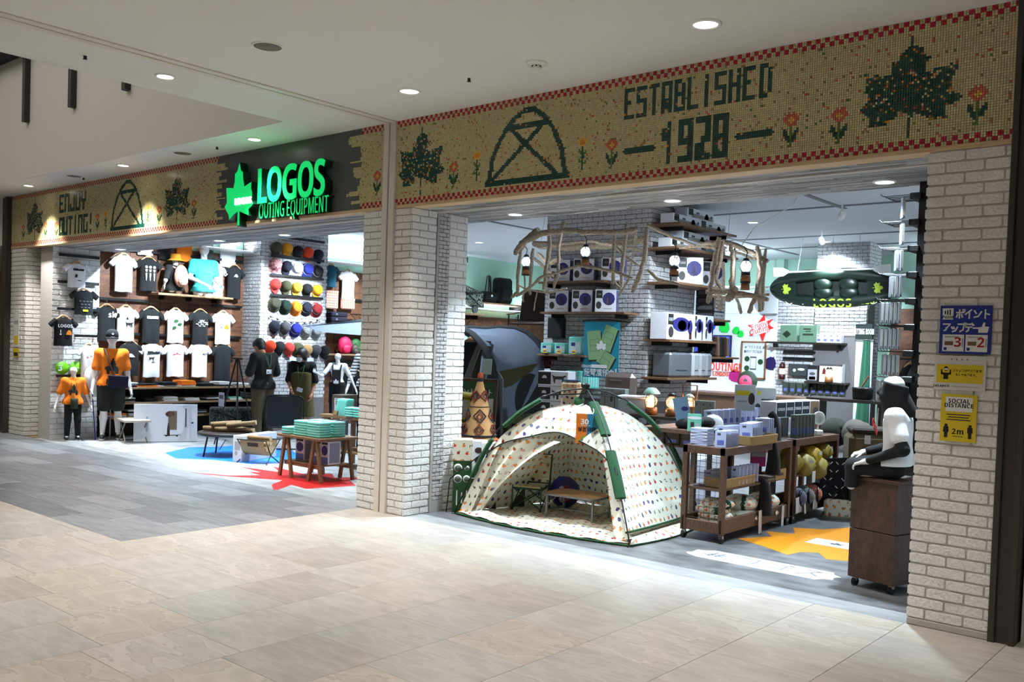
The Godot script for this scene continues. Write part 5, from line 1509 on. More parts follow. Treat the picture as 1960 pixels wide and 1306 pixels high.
func trestles():
	var oak := mat("table_oak")
	var t := thing("trestle_table", "low wooden trestle table stacked with mint ice packs", "table", V(-9.24, 0, -.93), .0)
	put("top", bx(V(0, .515, 0), V(.86, .03, .58), ID, .003), oak, t)
	for x in [-.30, .28]:
		for z in [-.24, .24]:
			for s in [-1, 1]: put("leg", bx(V(x + s * .075, .25, z), V(.045, .51, .035), RZ(s * .19), .003), oak, t)
	for z in [-.20, .20]: put("stretcher", bx(V(0, .17, z), V(.74, .04, .03), ID, .003), oak, t)
	put("lower_board", bx(V(0, .195, 0), V(.74, .018, .44), ID, .002), oak, t)
	var g := "ice packs on the trestle table"
	for i in 5:
		var n: int = [6, 6, 6, 6, 4][i]
		var c: Vector3 = [V(-9.02, 0, -.78), V(-8.88, 0, -1.02), V(-9.28, 0, -.78), V(-9.15, 0, -1.0), V(-9.52, 0, -.92)][i]
		if i == 1: c = V(-9.02, 0, -1.0)
		if i == 3: c = V(-9.28, 0, -1.0)
		for k in n:
			ice_pack(V(c.x, .547 + .0305 * (n - 1 - k), c.z), RY(rng.randf_range(-.03, .03)) , i != 4, "mint ice pack, %s of the %s stack on the trestle table" % [ORD[k], ["front right", "rear right", "front middle", "rear middle", "low left"][i]], g)
	for k in 3: ice_pack(V(-9.53, .547 + .0305 * (2 - k), -.74), RY(.05), false, "small mint ice pack, %s of the front left stack on the trestle table" % ORD[k], g)
	var white := mat("carton_white")
	for k in 3:
		var p: Array = [[-9.42, .16], [-9.07, .13], [-8.93, .13]][k]
		carton("carton", ["white carton with a dark lantern picture under the trestle table", "narrow carton with a blue fading print, middle one under the trestle table", "narrow carton with a blue fading print, right one under the trestle table"][k], "carton", V(p[0], .205, -.90), V(p[1], .28, .2), .05, "cartons under the trestle table", white, [["f", .0, .17, p[1] * .6, .13, "violet", Color(.16, .14, .42), OVAL], ["f", 0, .05, p[1] * .9, .08, "haze", Color(.35, .38, .65), SQUARE], ["f", 0, .255, p[1] * .8, .025, "soot", Color.BLACK, SQUARE], ["r", 0, .14, .16, .24, "haze2", Color(.5, .5, .58), SQUARE]])
	# second, taller table behind with packs standing and lying
	t = thing("display_table", "taller wooden table with standing ice packs behind the trestle table", "table", V(-9.55, 0, -1.95), .0)
	put("top", bx(V(0, .685, 0), V(1.25, .035, .55), ID, .003), oak, t)
	for x in [-.5, .5]:
		for z in [-.22, .22]: put("leg", bx(V(x, .335, z), V(.055, .67, .055), ID, .003), oak, t)
	put("lower_board", bx(V(0, .22, 0), V(1.1, .02, .46)), oak, t)
	g = "ice packs on the taller table"
	for k in 6: ice_pack(V(-9.88 + .033 * k, .80, -1.80), Basis(V(.25, .97, 0).normalized(), V(0, 0, 1), V(.97, -.25, 0).normalized()) * RY(PI / 2) * RX(.0) if false else RY(.35) * RZ(1.45), true, "mint ice pack standing upright, %s from the left edge of the taller table" % NTH[k], g)
	for k in 6: ice_pack(V(-9.28 + .034 * k, .80, -1.80), RY(.35) * RZ(1.5), true, "mint ice pack standing upright, %s in the right row of the taller table" % NTH[k], g)
	for k in 4: ice_pack(V(-9.55, .72 + .032 * (3 - k), -1.74), RY(.1), false, "soft mint ice pack, %s of the lying pile on the taller table" % ORD[k], g)
	for k in 4: ice_pack(V(-9.40, .72 + .032 * (3 - k), -1.75), RY(-.06), false, "soft mint ice pack, %s of the second pile, taller table" % ORD[k], g)
	for k in 2: put("price_holder", bx(V([-.3, .24][k], .735, .26), V(.08, .06, .02), RX(-.3), .002), mat("holder_wood", Color(.5, .4, .28)), t)
	carton("carton", "brown carton with a white label at the left end of the taller table", "carton", V(-10.07, .703, -2.02), V(.2, .26, .3), .2, "", mat("kraft", Color(.30, .24, .20), .8), [["f", .01, .13, .13, .17, "paper", Color(.75, .75, .78), SQUARE], ["f", .01, .15, .08, .06, "soot", Color.BLACK, SQUARE], ["f", .01, .2, .1, .012, "violet", Color.BLACK, SQUARE]])
	var tub := thing("clear_bag", "clear mint plastic bag of packs on the taller table by the pillar", "bag", V(-9.35, .703, -2.1))
	put("bag", bl(V(0, .16, 0), V(.14, .16, .09), 16, 9), mat("bag_mint", Color(.45, .68, .70), .2), tub)
	put("tie", bl(V(0, .33, 0), V(.06, .04, .03), 10, 6), mat("bag_mint"), tub)

# what hangs on the left wall behind the cap column
func left_back():
	var X := -14.87
	rail(3.27, -5.35, -6.2, "dark rail behind the cap wall carrying a white shirt")
	rail(2.55, -5.2, -6.6, "dark rail behind the cap wall carrying plaid shorts")
	shirt(V(X, 3.12, -5.94), PI / 2, .48, .58, cloth("white", Color.WHITE), "white t-shirt with a faint grey motif behind the cap wall", "", [["~ ~", 0, .18, .06, "g", Color.WHITE], ["~ ~", 0, .26, .06, "g", Color.WHITE]])
	shirt(V(X, 3.2, -5.50), PI / 2, .40, .43, cloth("teal", Color(.02, .28, .36)), "teal jacket half hidden by the cap column", "", [])
	for k in 2:
		var pl := cloth("plaid_orange", Color.WHITE)
		if not pl.albedo_texture: pl.albedo_texture = plaid(Color(.85, .70, .62), Color(.75, .22, .12)); pl.uv1_scale = V(3, 3, 1)
		var t := thing("plaid_shorts", ["orange plaid shorts half hidden by the cap column", "orange plaid shorts below the white shirt behind the cap wall"][k], "shorts", V(X + .02, 2.36, [-5.5, -5.93][k]), PI / 2, "plaid shorts")
		put("body", bx(V(0, .15 if k == 0 else .09, 0), V(.36, .34 if k == 0 else .2, .05), ID, .02), pl, t)
		put("waistband", bx(V(0, .32 if k == 0 else .19, 0), V(.36, .035, .056), ID, .008), pl, t)
	for k in 3:
		var t := thing("folded_bag", "dark navy folded bag, %s in the pile on the wall shelf behind the cap wall" % ORD[k], "bag", V(-14.74, 1.98 + .10 * (2 - k), -5.55), PI / 2, "navy bags behind the cap wall")
		put("body", bx(V(0, .045, 0), V(.42, .09, .26), ID, .02), cloth("indigo"), t)
		put("badge", bx(V(-.08, .05, .131), V(.04, .03, .004)), mat("print_g"), t)
	var t := thing("wall_shelf", "wooden shelf with navy bags and a folded stool behind the cap wall", "shelf", V(-14.76, 1.96, -5.95))
	put("board", bx(O3, V(.42, .03, 1.5), ID, .003), mat("shelf_oak"), t)
	for z in [-.6, .6]: put("bracket", bx(V(-.06, -.05, z), V(.3, .07, .02)), BK, t)
	t = thing("folding_stool", "brass coloured folding stool frame on the shelf behind the cap wall", "stool", V(-14.70, 1.978, -6.15), PI / 2)
	var brass := mat("brass", Color(.50, .38, .12), .35, .7)
	for z in [-.1, .1]:
		for s in [-1, 1]: put("leg", tb([V(-s * .16, .01, z), V(s * .16, .27, z)], .009, 6), brass, t)
	put("seat", bx(V(0, .275, 0), V(.36, .016, .24), ID, .006), cloth("forest"), t)
	t = thing("wall_shelf", "dark shelf of bright backpacks behind the cap wall", "shelf", V(-14.74, 1.43, -6.0))
	put("board", bx(O3, V(.46, .03, 1.7), ID, .003), mat("shelf_oak"), t)
	for z in [-.7, .7]: put("bracket", bx(V(-.06, -.05, z), V(.3, .07, .02)), BK, t)
	for k in 4:
		var c: Color = [Color(.80, .05, .28), Color(.05, .32, .08), Color(.22, .17, .14), Color(.25, .19, .16)][k]
		t = thing("backpack", "%s on the shelf behind the cap wall" % ["pink backpack", "green backpack", "large brown backpack", "small brown pouch before the pink backpack"][k], "backpack", V([-14.72, -14.75, -14.7, -14.58][k], 1.446, [-5.78, -6.08, -6.4, -5.93][k]), PI / 2, "backpacks on the dark shelf")
		var s: float = [1.0, .9, 1.0, .55][k]
		put("body", bl(V(0, .17 * s, 0), V(.17, .18, .10) * s, 16, 10), mat("bag_%d" % k, c, .6), t)
		put("pocket", bl(V(0, .10 * s, .075 * s), V(.12, .09, .05) * s, 14, 8), mat("bag_%d" % k, c), t)
		put("handle", tb([V(-.03, .33, 0) * s, V(0, .385, 0) * s, V(.03, .33, 0) * s], .008, 6), BK, t)
	rail(1.27, -5.6, -6.9, "dark clothes rail with wooden hangers behind the cap wall")
	for k in 7:
		var c: String = ["black", "navy", "black", "forest", "black", "navy", "black"][k]
		t = thing("hanging_garment", "%s garment, %s on the rail of wooden hangers behind the cap wall" % [{"black": "black", "navy": "navy", "forest": "dark green"}[c], ["first", "second", "third", "fourth", "fifth", "sixth", "last"][k]], "garment", V(-14.72, 1.14, -5.72 - .15 * k), .35, "garments on the rail behind the cap wall")
		put("body", tee(.46, .62, .5), cloth(c, Color.BLACK), t)
		hanger(t, .44)
	shirt(V(X, 2.25, -6.75), PI / 2, .46, .6, cloth("red", Color(.72, .05, .05)), "red shirt above the grey tent tip behind the cap wall", "", [])

## middle of the shop
func middle():
	dome_tent()
	tent_inside()
	tent_side()
	column_goods()
	driftwood()
	grey_tent()
	rear_left()

var fruit_im: ImageTexture
# cotton printed with small fruit, leaves and caterpillars
func fruit(sc: float, key := "fruit") -> StandardMaterial3D:
	var m := mat("fabric_" + key, Color.WHITE, .85)
	if fruit_im == null:
		var n := 512
		var im := Image.create(n, n, false, Image.FORMAT_RGB8)
		im.fill(Color(.84, .84, .78))
		var inks := [Color(.72, .12, .10), Color(.88, .42, .10), Color(.16, .14, .42), Color(.20, .30, .14), Color(.60, .14, .12), Color(.85, .50, .16), Color(.25, .34, .2)]
		for gy in 8:
			for gx in 8:
				var k := rng.randi() % 7
				var c := W((gx + .5 + (.5 if gy % 2 else .0)) * 64 + rng.randf_range(-7, 7), (gy + .5) * 64 + rng.randf_range(-7, 7))
				var an := rng.randf_range(-1.2, 1.2)
				var kind := 0 if k in [0, 1, 2, 4, 5] else rng.randi_range(1, 2)
				var tone: Color = inks[k] * rng.randf_range(.9, 1.1)
				for y in range(-26, 27):
					for x in range(-26, 27):
						var p := W(x, y).rotated(an)
						var on := false; var cc := tone
						if kind == 0: # fruit with a stalk
							on = W(p.x / 12.5, p.y / (11.5 if k != 2 else 15.0)).length() < 1.0 + .06 * sin(p.angle() * 5)
							if absf(p.x - p.y * .2) < 1.6 and p.y < -9 and p.y > -19: on = true; cc = Color(.2, .25, .1)
							if W((p.x - 5) / 7.0, (p.y + 16) / 3.0).length() < 1.0: on = true; cc = Color(.2, .32, .12)
							if on and W(p.x + 4, p.y + 3).length() < 3: cc = tone.lightened(.25)
						elif kind == 1: # caterpillar
							on = absf(p.y - 7.0 * sin(p.x * .22)) < 4.2 and absf(p.x) < 19
							if p.x > 14 and on: cc = Color(.65, .15, .1)
						else: # leaf and pear
							on = W(p.x / (7.0 + 4.0 * p.y / 16.0), p.y / 16.0).length() < 1.0
						if on:
							im.set_pixel(posmod(int(c.x) + x, n), posmod(int(c.y) + y, n), cc)
		fruit_im = ImageTexture.create_from_image(im)
	m.albedo_texture = fruit_im
	m.uv1_triplanar = true; m.uv1_scale = Vector3.ONE / sc
	m.uv1_triplanar_sharpness = 4.0
	m.backlight_enabled = true; m.backlight = Color(.25, .25, .22)
	return m

# corners of the tent floor, and points on a pole: e from the foot (0) to the hub (1)
const HUB := Vector3(-5.42, 1.28, -1.25)
const FEET := [Vector3(-6.42, 0, -.52), Vector3(-4.40, 0, -.57), Vector3(-4.52, 0, -2.02), Vector3(-6.20, 0, -2.05)]
const POLE_RUN := [.0, .06, .125, .185, .245, .305, .37, .5, .66, .83, 1.0, 1.1]
const POLE_RUN_FRONT := [.0, .09, .195, .29, .385, .46, .53, .67, .82, .94, 1.0, 1.05]
const POLE_RISE := [.0, .18, .37, .54, .69, .80, .89, 1.04, 1.17, 1.25, 1.28, 1.28]
func pole(k: int, e: float) -> Vector3:
	var i := int(clampf(e, 0, 1) * 10.0); var t := clampf(e, 0, 1) * 10.0 - i
	var run := POLE_RUN_FRONT if k == 1 else POLE_RUN
	var p: Vector3 = FEET[k].lerp(HUB, lerpf(run[i], run[i + 1], t))
	p.y = lerpf(POLE_RISE[i], POLE_RISE[i + 1], t)
	return p

func wall_point(k: int, e: float, s: float) -> Vector3: # on the cloth between pole k and the next
	var a := pole(k, e * .95); var b := pole((k + 1) % 4, e * .95)
	var sag := sin(s * PI) * .055 * sin(minf(e * 1.3, 1.0) * PI)
	var mid := a.lerp(b, s)
	mid.y *= lerpf(.985, .92, e * e)
	return mid.lerp(V(HUB.x, mid.y, HUB.z), sag * 1.6) + V(0, -.01 - .02 * sin(s * PI), 0)

func cloth_panel(k: int, e0, e1, s0, s1, n := 16, m := 18) -> MB:
	var mb := MB.new().smooth(1)
	for i in n:
		for j in m:
			var q := []
			for c in [[0, 0], [1, 0], [1, 1], [0, 1]]:
				var s := float(j + c[0]) / m; var t := float(i + c[1]) / n
				var sa: float = lerpf(s0.call(t) if s0 is Callable else s0, s1.call(t) if s1 is Callable else s1, s)
				var ea: float = lerpf(e0.call(s) if e0 is Callable else e0, e1.call(s) if e1 is Callable else e1, t)
				q.append(wall_point(k, ea, sa))
			mb.quad(q[0], q[1], q[2], q[3])
	return mb

func dome_tent():
	var t := thing("dome_tent", "pop-up dome tent of white cloth printed with fruit, green pole sleeves", "tent")
	var fab := fruit(.64); var green := cloth("sleeve_green", Color(.02, .24, .10)); var black := BK as StandardMaterial3D
	put("back_wall", cloth_panel(2, .03, 1.0, .0, 1.0), fab, t)
	put("left_wall", cloth_panel(3, .03, 1.0, .0, 1.0), fab, t)
	put("right_wall", cloth_panel(1, .06, 1.0, .0, 1.0), fab, t)
	# front: roof part above an arched opening, and narrow bands beside the poles
	put("front_roof", cloth_panel(0, func(s): return .40 + .28 * pow(sin(s * PI), .6), 1.0, .0, 1.0, 10, 24), fab, t)
	put("front_band", cloth_panel(0, .0, .46, .0, func(e): return .075 - .02 * e, 10, 3), fab, t)
	put("front_band", cloth_panel(0, .0, .46, func(e): return .93 + .02 * e, 1.0, 10, 3), fab, t)
	var hem := []
	for i in 25:
		var s := i / 24.0
		hem.append(wall_point(0, .40 + .28 * pow(sin(s * PI), .6), s))
	put("door_piping", tb(hem, .007, 6), mat("piping_dark", Color(.10, .13, .10), .7), t)
	# left door leaf, gathered and hanging from the arch to the left foot
	var mb := MB.new().smooth(1)
	for i in 14:
		for j in 12:
			var q := []
			for c in [[0, 0], [1, 0], [1, 1], [0, 1]]:
				var e := float(i + c[1]) / 14.0; var s := float(j + c[0]) / 12.0
				var p := wall_point(0, e * .6, lerpf(.05, .12 + .44 * e * e, s))
				q.append(p + V(.0, .0, -.05 - .035 * sin(s * 9.0 + e * 2.0)) * (.4 + sin(s * PI)))
			mb.quad(q[0], q[1], q[2], q[3])
	put("door_leaf", mb, fab, t)
	# floor sheet with a rolled up edge at the front and right
	var fl := MB.new().smooth(1)
	for i in 16:
		for j in 22:
			var q := []
			for c in [[0, 0], [1, 0], [1, 1], [0, 1]]:
				var u := float(j + c[0]) / 22.0; var v := float(i + c[1]) / 16.0
				var a: Vector3 = FEET[0].lerp(FEET[1], u); var b: Vector3 = FEET[3].lerp(FEET[2], u)
				var p := a.lerp(b, v)
				p.y = .02 + .012 * sin(u * 17 + v * 5) * sin(v * 11) + .008 * sin(u * 40 + v * 13) + .055 * exp(-pow((v - .05) / .035, 2.0)) * (.75 + .25 * sin(u * 13.0))
				p += V(0, 0, .13) * exp(-v * 14.0) * sin(u * PI)
				q.append(p)
			fl.quad(q[0], q[1], q[2], q[3])
	put("floor_sheet", fl, fab, t)
	var edge := []
	for i in 23:
		var u := i / 22.0
		edge.append(FEET[0].lerp(FEET[1], u) + V(0, .012, .02 + .13 * sin(u * PI)))
	put("floor_binding", tb(edge, .010, 6), green, t)
	edge = []
	for i in 12: edge.append(FEET[1].lerp(FEET[2], i / 11.0) + V(.02 + .10 * sin(i / 11.0 * PI), .012, 0))
	put("floor_binding", tb(edge, .010, 6), green, t)
	edge = []
	for i in 14: edge.append(wall_point(1, .07, i / 13.0) + V(.006, 0, .006))
	put("wall_binding", tb(edge, .011, 6), green, t)
	var sf := MB.new().smooth(1)
	for i in 12:
		var u0 := i / 12.0; var u1 := (i + 1) / 12.0
		var a0: Vector3 = FEET[1].lerp(FEET[2], u0); var a1: Vector3 = FEET[1].lerp(FEET[2], u1)
		var o0 := V(.02 + .11 * sin(u0 * PI), .02, .02); var o1 := V(.02 + .11 * sin(u1 * PI), .02, .02)
		sf.quad(a0 + o0, a1 + o1, a1 + V(.03, .075, 0), a0 + V(.03, .075, 0))
		sf.quad(a0 + V(.03, .075, 0), a1 + V(.03, .075, 0), a1 + V(-.15, .02, 0), a0 + V(-.15, .02, 0))
	put("side_sill", sf, fab, t)
	# poles, hub and sleeves
	for k in 4:
		var pts := []
		for i in 21: 
			var p := pole(k, i / 20.0)
			var out := (p - V(HUB.x, p.y, HUB.z)).normalized()
			pts.append(p + out * .03 + V(0, .03, 0) * minf(1, i / 10.0))
		var o := put("pole", tb(pts, .0075, 8), black, t)
		put("pole_joint", tb([pts[6].lerp(pts[7], .2), pts[7]], .016, 8), black, o)
		put("foot", bx(pts[0] + V(0, -.01, 0), V(.06, .03, .06), RY(.7), .006), black, o)
		for r in [[.20, .46], [.60, .80]] if k != 3 else [[.60, .80]]:
			var sl := []; var rad := []
			var rs := []
			for i in 8:
				var e: float = lerpf(r[0], r[1], i / 7.0)
				var p := pole(k, e)
				var out := (p - V(HUB.x, p.y, HUB.z)).normalized()
				var pc := p + out * .018 + V(0, .014, 0)
				var d := (pole(k, e + .02) - pole(k, e - .02)).normalized()
				var sd := d.cross(out).normalized()
				rs.append(MB.ring(pc, sd * .055, d.cross(sd) * .024, 10))
			put("pole_sleeve", MB.new().rings(rs), green, o)
	put("hub", lt([W(0, -.05), W(.022, -.05), W(.03, .0), W(.045, .02), W(.045, .05), W(0, .055)], HUB + V(0, .03, 0), 12), black, t)
	for k in 4:
		var a := pole(k, .80) + V(0, .05, 0)
		put("hub_strut", tb([HUB + V(0, -.02, 0), a.lerp(HUB, .25) + V(0, .0, 0), a], .007, 6), black, t)
		put("hub_clip", bx(a.lerp(HUB, .35) + V(0, -.02, 0), V(.02, .06, .02), ID, .004), black, t)
	var cord := put("guy_cord", tb([pole(0, .35) + V(-.04, 0, .02), V(-6.50, .35, -.48), V(-6.53, .01, -.47)], .006, 5), black, t)
	var cw := []
	for i in 9: cw.append(pole(2, .08 + i * .1).lerp(pole(3, .08 + i * .1), .5) + V(0, -.05, .06))
	# card hanging from the front right pole
	var c := thing("tent_card", "orange and teal card with a printed 30 hanging on the dome tent", "card", pole(1, .72) + V(-.05, .02, .10), .62)
	put("sheet", bx(V(.0, -.14, 0), V(.21, .285, .002)), mat("card_orange", Color(.80, .42, .10), .5), c)
	put("teal_half", bx(V(.052, -.14, .0015), V(.106, .285, .001)), mat("card_teal", Color(.10, .40, .52), .5), c)
	put("picture", pm(poly("-.08,0 .08,0 .065,.04 .035,.065 -.01,.072 -.05,.05 -.07,.02"), .001, T(V(0, -.272, .0025))), mat("card_lime", Color(.45, .55, .10), .5), c)
	put("lettering", words("30", .05, .001), mat("print_w"), c, V(-.025, -.075, .003))
	kana(c, "設営体験", V(-.085, -.165, .0028), .04, mat("print_k"))
	kana(c, "ーーーー", V(-.06, -.12, .0028), .022, mat("print_w"))
	put("ring", tb([V(.05, .0, 0), V(.06, .03, -.02), V(.05, .05, -.05)], .004, 5), mat("steel"), c)

func tent_inside():
	var green := mat("frame_green", Color(.02, .20, .08), .4)
	# folding child chair
	var t := thing("folding_chair", "child folding chair of fruit cloth with green legs inside the dome tent", "chair", V(-6.03, .03, -1.2), .35)
	put("seat", bx(V(0, .235, .0), V(.30, .014, .27), RX(-.06), .005), fruit(.64, "chair"), t)
	mat("fabric_chair").albedo_color = Color(.92, .88, .76)
	var rs := []
	for i in 7:
		var e := i / 6.0
		rs.append([V(-.15, .25 + .30 * e, -.14 - .05 * e - .02 * sin(e * PI)), V(.15, .25 + .30 * e, -.14 - .05 * e - .02 * sin(e * PI)), V(.15, .25 + .30 * e, -.152 - .05 * e), V(-.15, .25 + .30 * e, -.152 - .05 * e)])
	put("backrest", MB.new().rings(rs), fruit(.64, "chair"), t)
	put("back_binding", tb([V(-.152, .26, -.145), V(-.152, .555, -.198), V(.152, .555, -.198), V(.152, .26, -.145), V(-.152, .26, -.145)], .009, 6), green, t)
	put("seat_binding", tb([V(-.152, .228, .135), V(.152, .228, .135), V(.152, .245, -.135)], .010, 6), green, t)
	for s in [-1, 1]:
		put("back_post", tb([V(s * .155, .02, -.15), V(s * .155, .30, -.15), V(s * .155, .56, -.20)], .0085, 8), green, t)
		put("front_post", tb([V(s * .155, .02, .14), V(s * .155, .26, .13)], .0085, 8), green, t)
		put("cross_leg", tb([V(s * .155, .02, .14), V(-s * .155, .235, .135)], .007, 6), green, t)
		put("cross_leg", tb([V(s * .155, .02, -.15), V(-s * .155, .235, -.145)], .007, 6), green, t)
		put("cross_leg", tb([V(s * .155, .02, .14), V(s * .155, .235, -.145)], .007, 6), green, t)
		for z in [-.15, .14]: put("foot", bl(V(s * .155, .012, z), V(.016, .014, .016), 8, 6), BK, t)
	# low table
	t = thing("camp_table", "low camping table with a bamboo top inside the dome tent", "table", V(-5.44, .03, -1.22), .12)
	var ol := PackedVector2Array()
	for k in 32:
		var u := TAU * k / 32
		ol.append(W(signf(cos(u)) * pow(absf(cos(u)), .3) * .30, signf(sin(u)) * pow(absf(sin(u)), .3) * .21))
	put("top", pm(ol, .012, Transform3D(RX(-PI / 2), V(0, .222, 0))), wood("bamboo", 71, Color(.60, .44, .28), Color(.72, .56, .38), V(.3, 2, 3)), t)
	var rim := []
	for k in 33: rim.append(V(ol[k % 32].x * 1.01, .225, -ol[k % 32].y * 1.01))
	put("edge", tb(rim, .012, 6, false), mat("table_grey", Color(.42, .42, .42), .4, .4), t)
	for sx in [-1, 1]:
		for sz in [-1, 1]: put("leg", bx(V(sx * .26, .108, sz * .17), V(.022, .216, .022), ID, .004), mat("table_grey"), t)
		put("foot_bar", bx(V(sx * .26, .06, 0), V(.014, .016, .34)), mat("table_grey"), t)
		put("brace", tb([V(sx * .26, .10, .165), V(sx * .15, .215, .165)], .006, 6), mat("table_grey"), t)
	put("long_bar", bx(V(0, .06, .0), V(.5, .014, .014)), mat("table_grey"), t)
	t = thing("packed_ball", "blue ball bag with a white and red print behind the low camping table", "ball", V(-5.86, .195, -1.55))
	put("skin", bl(O3, V(.17, .165, .15), 20, 12), mat("ball_blue", Color(.055, .04, .35), .45), t)
	for k in 4: put("print", bl(V(.05 + .05 * (k % 2), .05 - .10 * (k / 2), .105), V(.05, .035, .04), 8, 6, RZ(k)), mat("ball_print_%d" % (k % 2), [Color(.6, .6, .68), Color(.45, .08, .15)][k % 2], .5), t)
	put("strap", tb([V(-.05, .16, .03), V(-.03, .08, .13), V(-.04, -.1, .125)], .01, 6), mat("ball_blue"), t)

func tent_side():
	# green display box and brown and white cartons left of the tent
	var t := carton("display_box", "tall green display box with round cut-outs and a fruit printed top, by the pillar", "box", V(-6.52, 0, -.68), V(.19, .74, .19), .75, "", mat("box_green", Color(.055, .26, .075), .5), [])
	put("fruit_band", bx(V(0, .635, 0), V(.193, .215, .193), ID, .003), fruit(.64), t)
	for s in 2:
		var b := RY(-PI / 2 * s)
		for k in 4:
			var c: Vector3 = b * V(-.045 + .09 * (k % 2), [.455, .455, .345, .345][k], .0955)
			var r: float = [.042, .025, .042, .036][k]
			put("print", lt([W(0, 0), W(r, 0), W(r, .0015), W(0, .0015)], c, 18, b * RX(PI / 2)), mat("print_w"), t)
			put("print", lt([W(0, 0), W(r * .8, 0), W(r * .8, .001), W(0, .001)], c + b * V(.0, -.004, .0016), 18, b * RX(PI / 2)), mat("print_grey_green", Color(.30, .33, .27), .6), t)
		for k in 3: put("print", bx(b * V(-.05 + .05 * k, .15, .0957), V(.012 if s == 0 else .0015, .15 - .04 * (k % 2), .0015 if s == 0 else .012)), mat("print_w"), t)
	for k in 3:
		t = carton("carton", ["white and brown carton with printed brown shapes beside the green display box", "second white and brown carton, behind the green display box", "plain brown carton top at the tent door"][k], "carton", V([-6.62, -6.42, -6.30][k], 0, [-1.03, -.98, -1.3][k]), V(.17, .70, .17), .7, "brown cartons by the tent", mat("carton_white"), [])
		for s in 2:
			var b := RY(-PI / 2 * s)
			put("print", bx(b * V(0, .15, .0855), V(.165 if s == 0 else .002, .30, .002 if s == 0 else .165)), mat("ink_umber", Color(.17, .10, .08), .6), t)
			for q in 3: put("print", pm(scaled(OVAL.substr(1), .06, [.10, .08, .07][q]), .002, Transform3D(b, b * V(.0, [.37, .50, .60][q], .085))), mat("ink_umber"), t)
	# easel sign
	t = thing("easel_sign", "wooden framed poster of tent sets leaning behind the patterned teepee", "sign", V(-7.62, 0, -1.95), .45)
	var fw := mat("frame_brown", Color(.25, .17, .11), .6)
	var lean := RX(-.14)
	put("board", bx(lean * V(0, .78, 0), V(.50, .98, .012), lean), mat("poster_white", Color(.74, .76, .77), .5), t)
	for s in [-1, 1]: put("frame_side", bx(lean * V(s * .265, .74, .003), V(.04, 1.15, .03), lean, .003), fw, t)
	for y in [.27, 1.29]: put("frame_rail", bx(lean * V(0, y, .003), V(.57, .04, .03), lean, .003), fw, t)
	put("green_head", bx(lean * V(0, 1.17, .007), V(.48, .20, .002), lean), mat("poster_green", Color(.06, .26, .10), .5), t)
	put("green_edge", bx(lean * V(-.235, .75, .007), V(.02, .92, .002), lean), mat("poster_green"), t)
	var lt := kana(t, "テントセット", O3, .07, mat("print_w"))
	lt.transform = Transform3D(lean, lean * V(-.22, 1.11, .009))
	for k in 5:
		put("tent_print", pm(scaled(TENT.substr(1), .10, .09), .001, Transform3D(lean, lean * V(-.14 + .27 * (k % 2), .98 - .22 * (k / 2), .0065))), mat("ink_slate", Color(.16, .17, .2), .6), t)
		put("text_print", bx(lean * V(-.10 + .24 * (k % 2), .89 - .22 * (k / 2), .007), V(.18, .012, .001), lean), mat("ink_mist", Color(.5, .5, .52)), t)
	put("tag_clip", tb([lean * V(.12, 1.3, 0), lean * V(.13, 1.36, .01)], .006, 6), mat("steel"), t)
	put("tag", bx(lean * V(.13, 1.46, .01), V(.12, .19, .008), lean, .003), mat("tag_pale", Color(.60, .66, .64), .4), t)
	for s in [-1, 1]: put("rear_leg", tb([V(s * .2, 1.2, -.17), V(s * .24, .0, -.45)], .014, 6), fw, t)
	# patterned teepee
	t = thing("teepee_cover", "beige pointed teepee cover with brown and navy diamond pattern", "teepee", V(-7.02, .0, -1.45), .55)
	var beige := cloth("teepee", Color(.66, .49, .30)); var navy := mat("print_navy", Color(.06, .08, .13), .9); var rust := mat("print_rust", Color(.42, .06, .04), .9); var amber := mat("print_amber", Color(.72, .34, .12), .9)
	var rs := []
	for i in 12:
		var e := i / 11.0
		var ring := []
		for k in 40:
			var u := TAU * k / 40
			var r := lerpf(.37, .022, e) * (1.0 + .05 * (1 - e) * sin(u * 6.0))
			ring.append(V(cos(u) * r, .02 + 1.32 * e, -sin(u) * r))
		rs.append(ring)
	put("cover", MB.new().rings(rs, true, false, true), beige, t)
	put("tip", bl(V(0, 1.36, 0), V(.035, .045, .035), 10, 8), mat("tip_orange", Color(.65, .28, .12), .8), t)
	put("tip_band", lt([W(.03, 1.30), W(.042, 1.305), W(.04, 1.33), W(.03, 1.335)], O3, 14), navy, t)
	var onc := func(u: float, y: float, g: float) -> Vector3:
		var r := lerpf(.37, .022, (y - .02) / 1.32) + g
		return V(sin(u) * r, y, cos(u) * r)
	for bnd in [[.70, .025, navy], [.655, .03, amber], [.615, .012, rust], [1.02, .010, navy]]:
		var pts := []
		for k in 33: pts.append(onc.call(TAU * k / 32, bnd[0], .004 + .012 * (1 - bnd[0])))
		put("stripe", tb(pts, bnd[1] * .45, 6, false), bnd[2], t)
	for row in [[1.14, .05, rust, 5], [.92, .065, navy, 5], [.77, .05, rust, 6], [.44, .14, navy, 5]]:
		for k in row[3]:
			var u: float = TAU * k / row[3] + row[0] * 3.0
			for q in 2:
				var pts := []
				for v in 5:
					var a: float = PI / 2 * v
					var sz: float = row[1] * (1.0 if q == 0 else .5)
					pts.append(onc.call(u + cos(a) * sz / maxf(.08, lerpf(.37, .022, row[0] / 1.34)), row[0] + sin(a) * sz * 1.15, .014))
				put("diamond", tb(pts, .007 if q == 0 else .006, 5, false), row[2] if q == 0 else (rust if row[2] == navy else navy), t)
	# low wooden shelf with yellow bag by the pillar
	t = thing("low_cabinet", "low open wooden cabinet behind the middle pillar", "cabinet", V(-7.45, 0, -1.62), .0)
	var ow := mat("table_oak")
	put("top", bx(V(0, .80, 0), V(.62, .03, .5), ID, .003), ow, t)
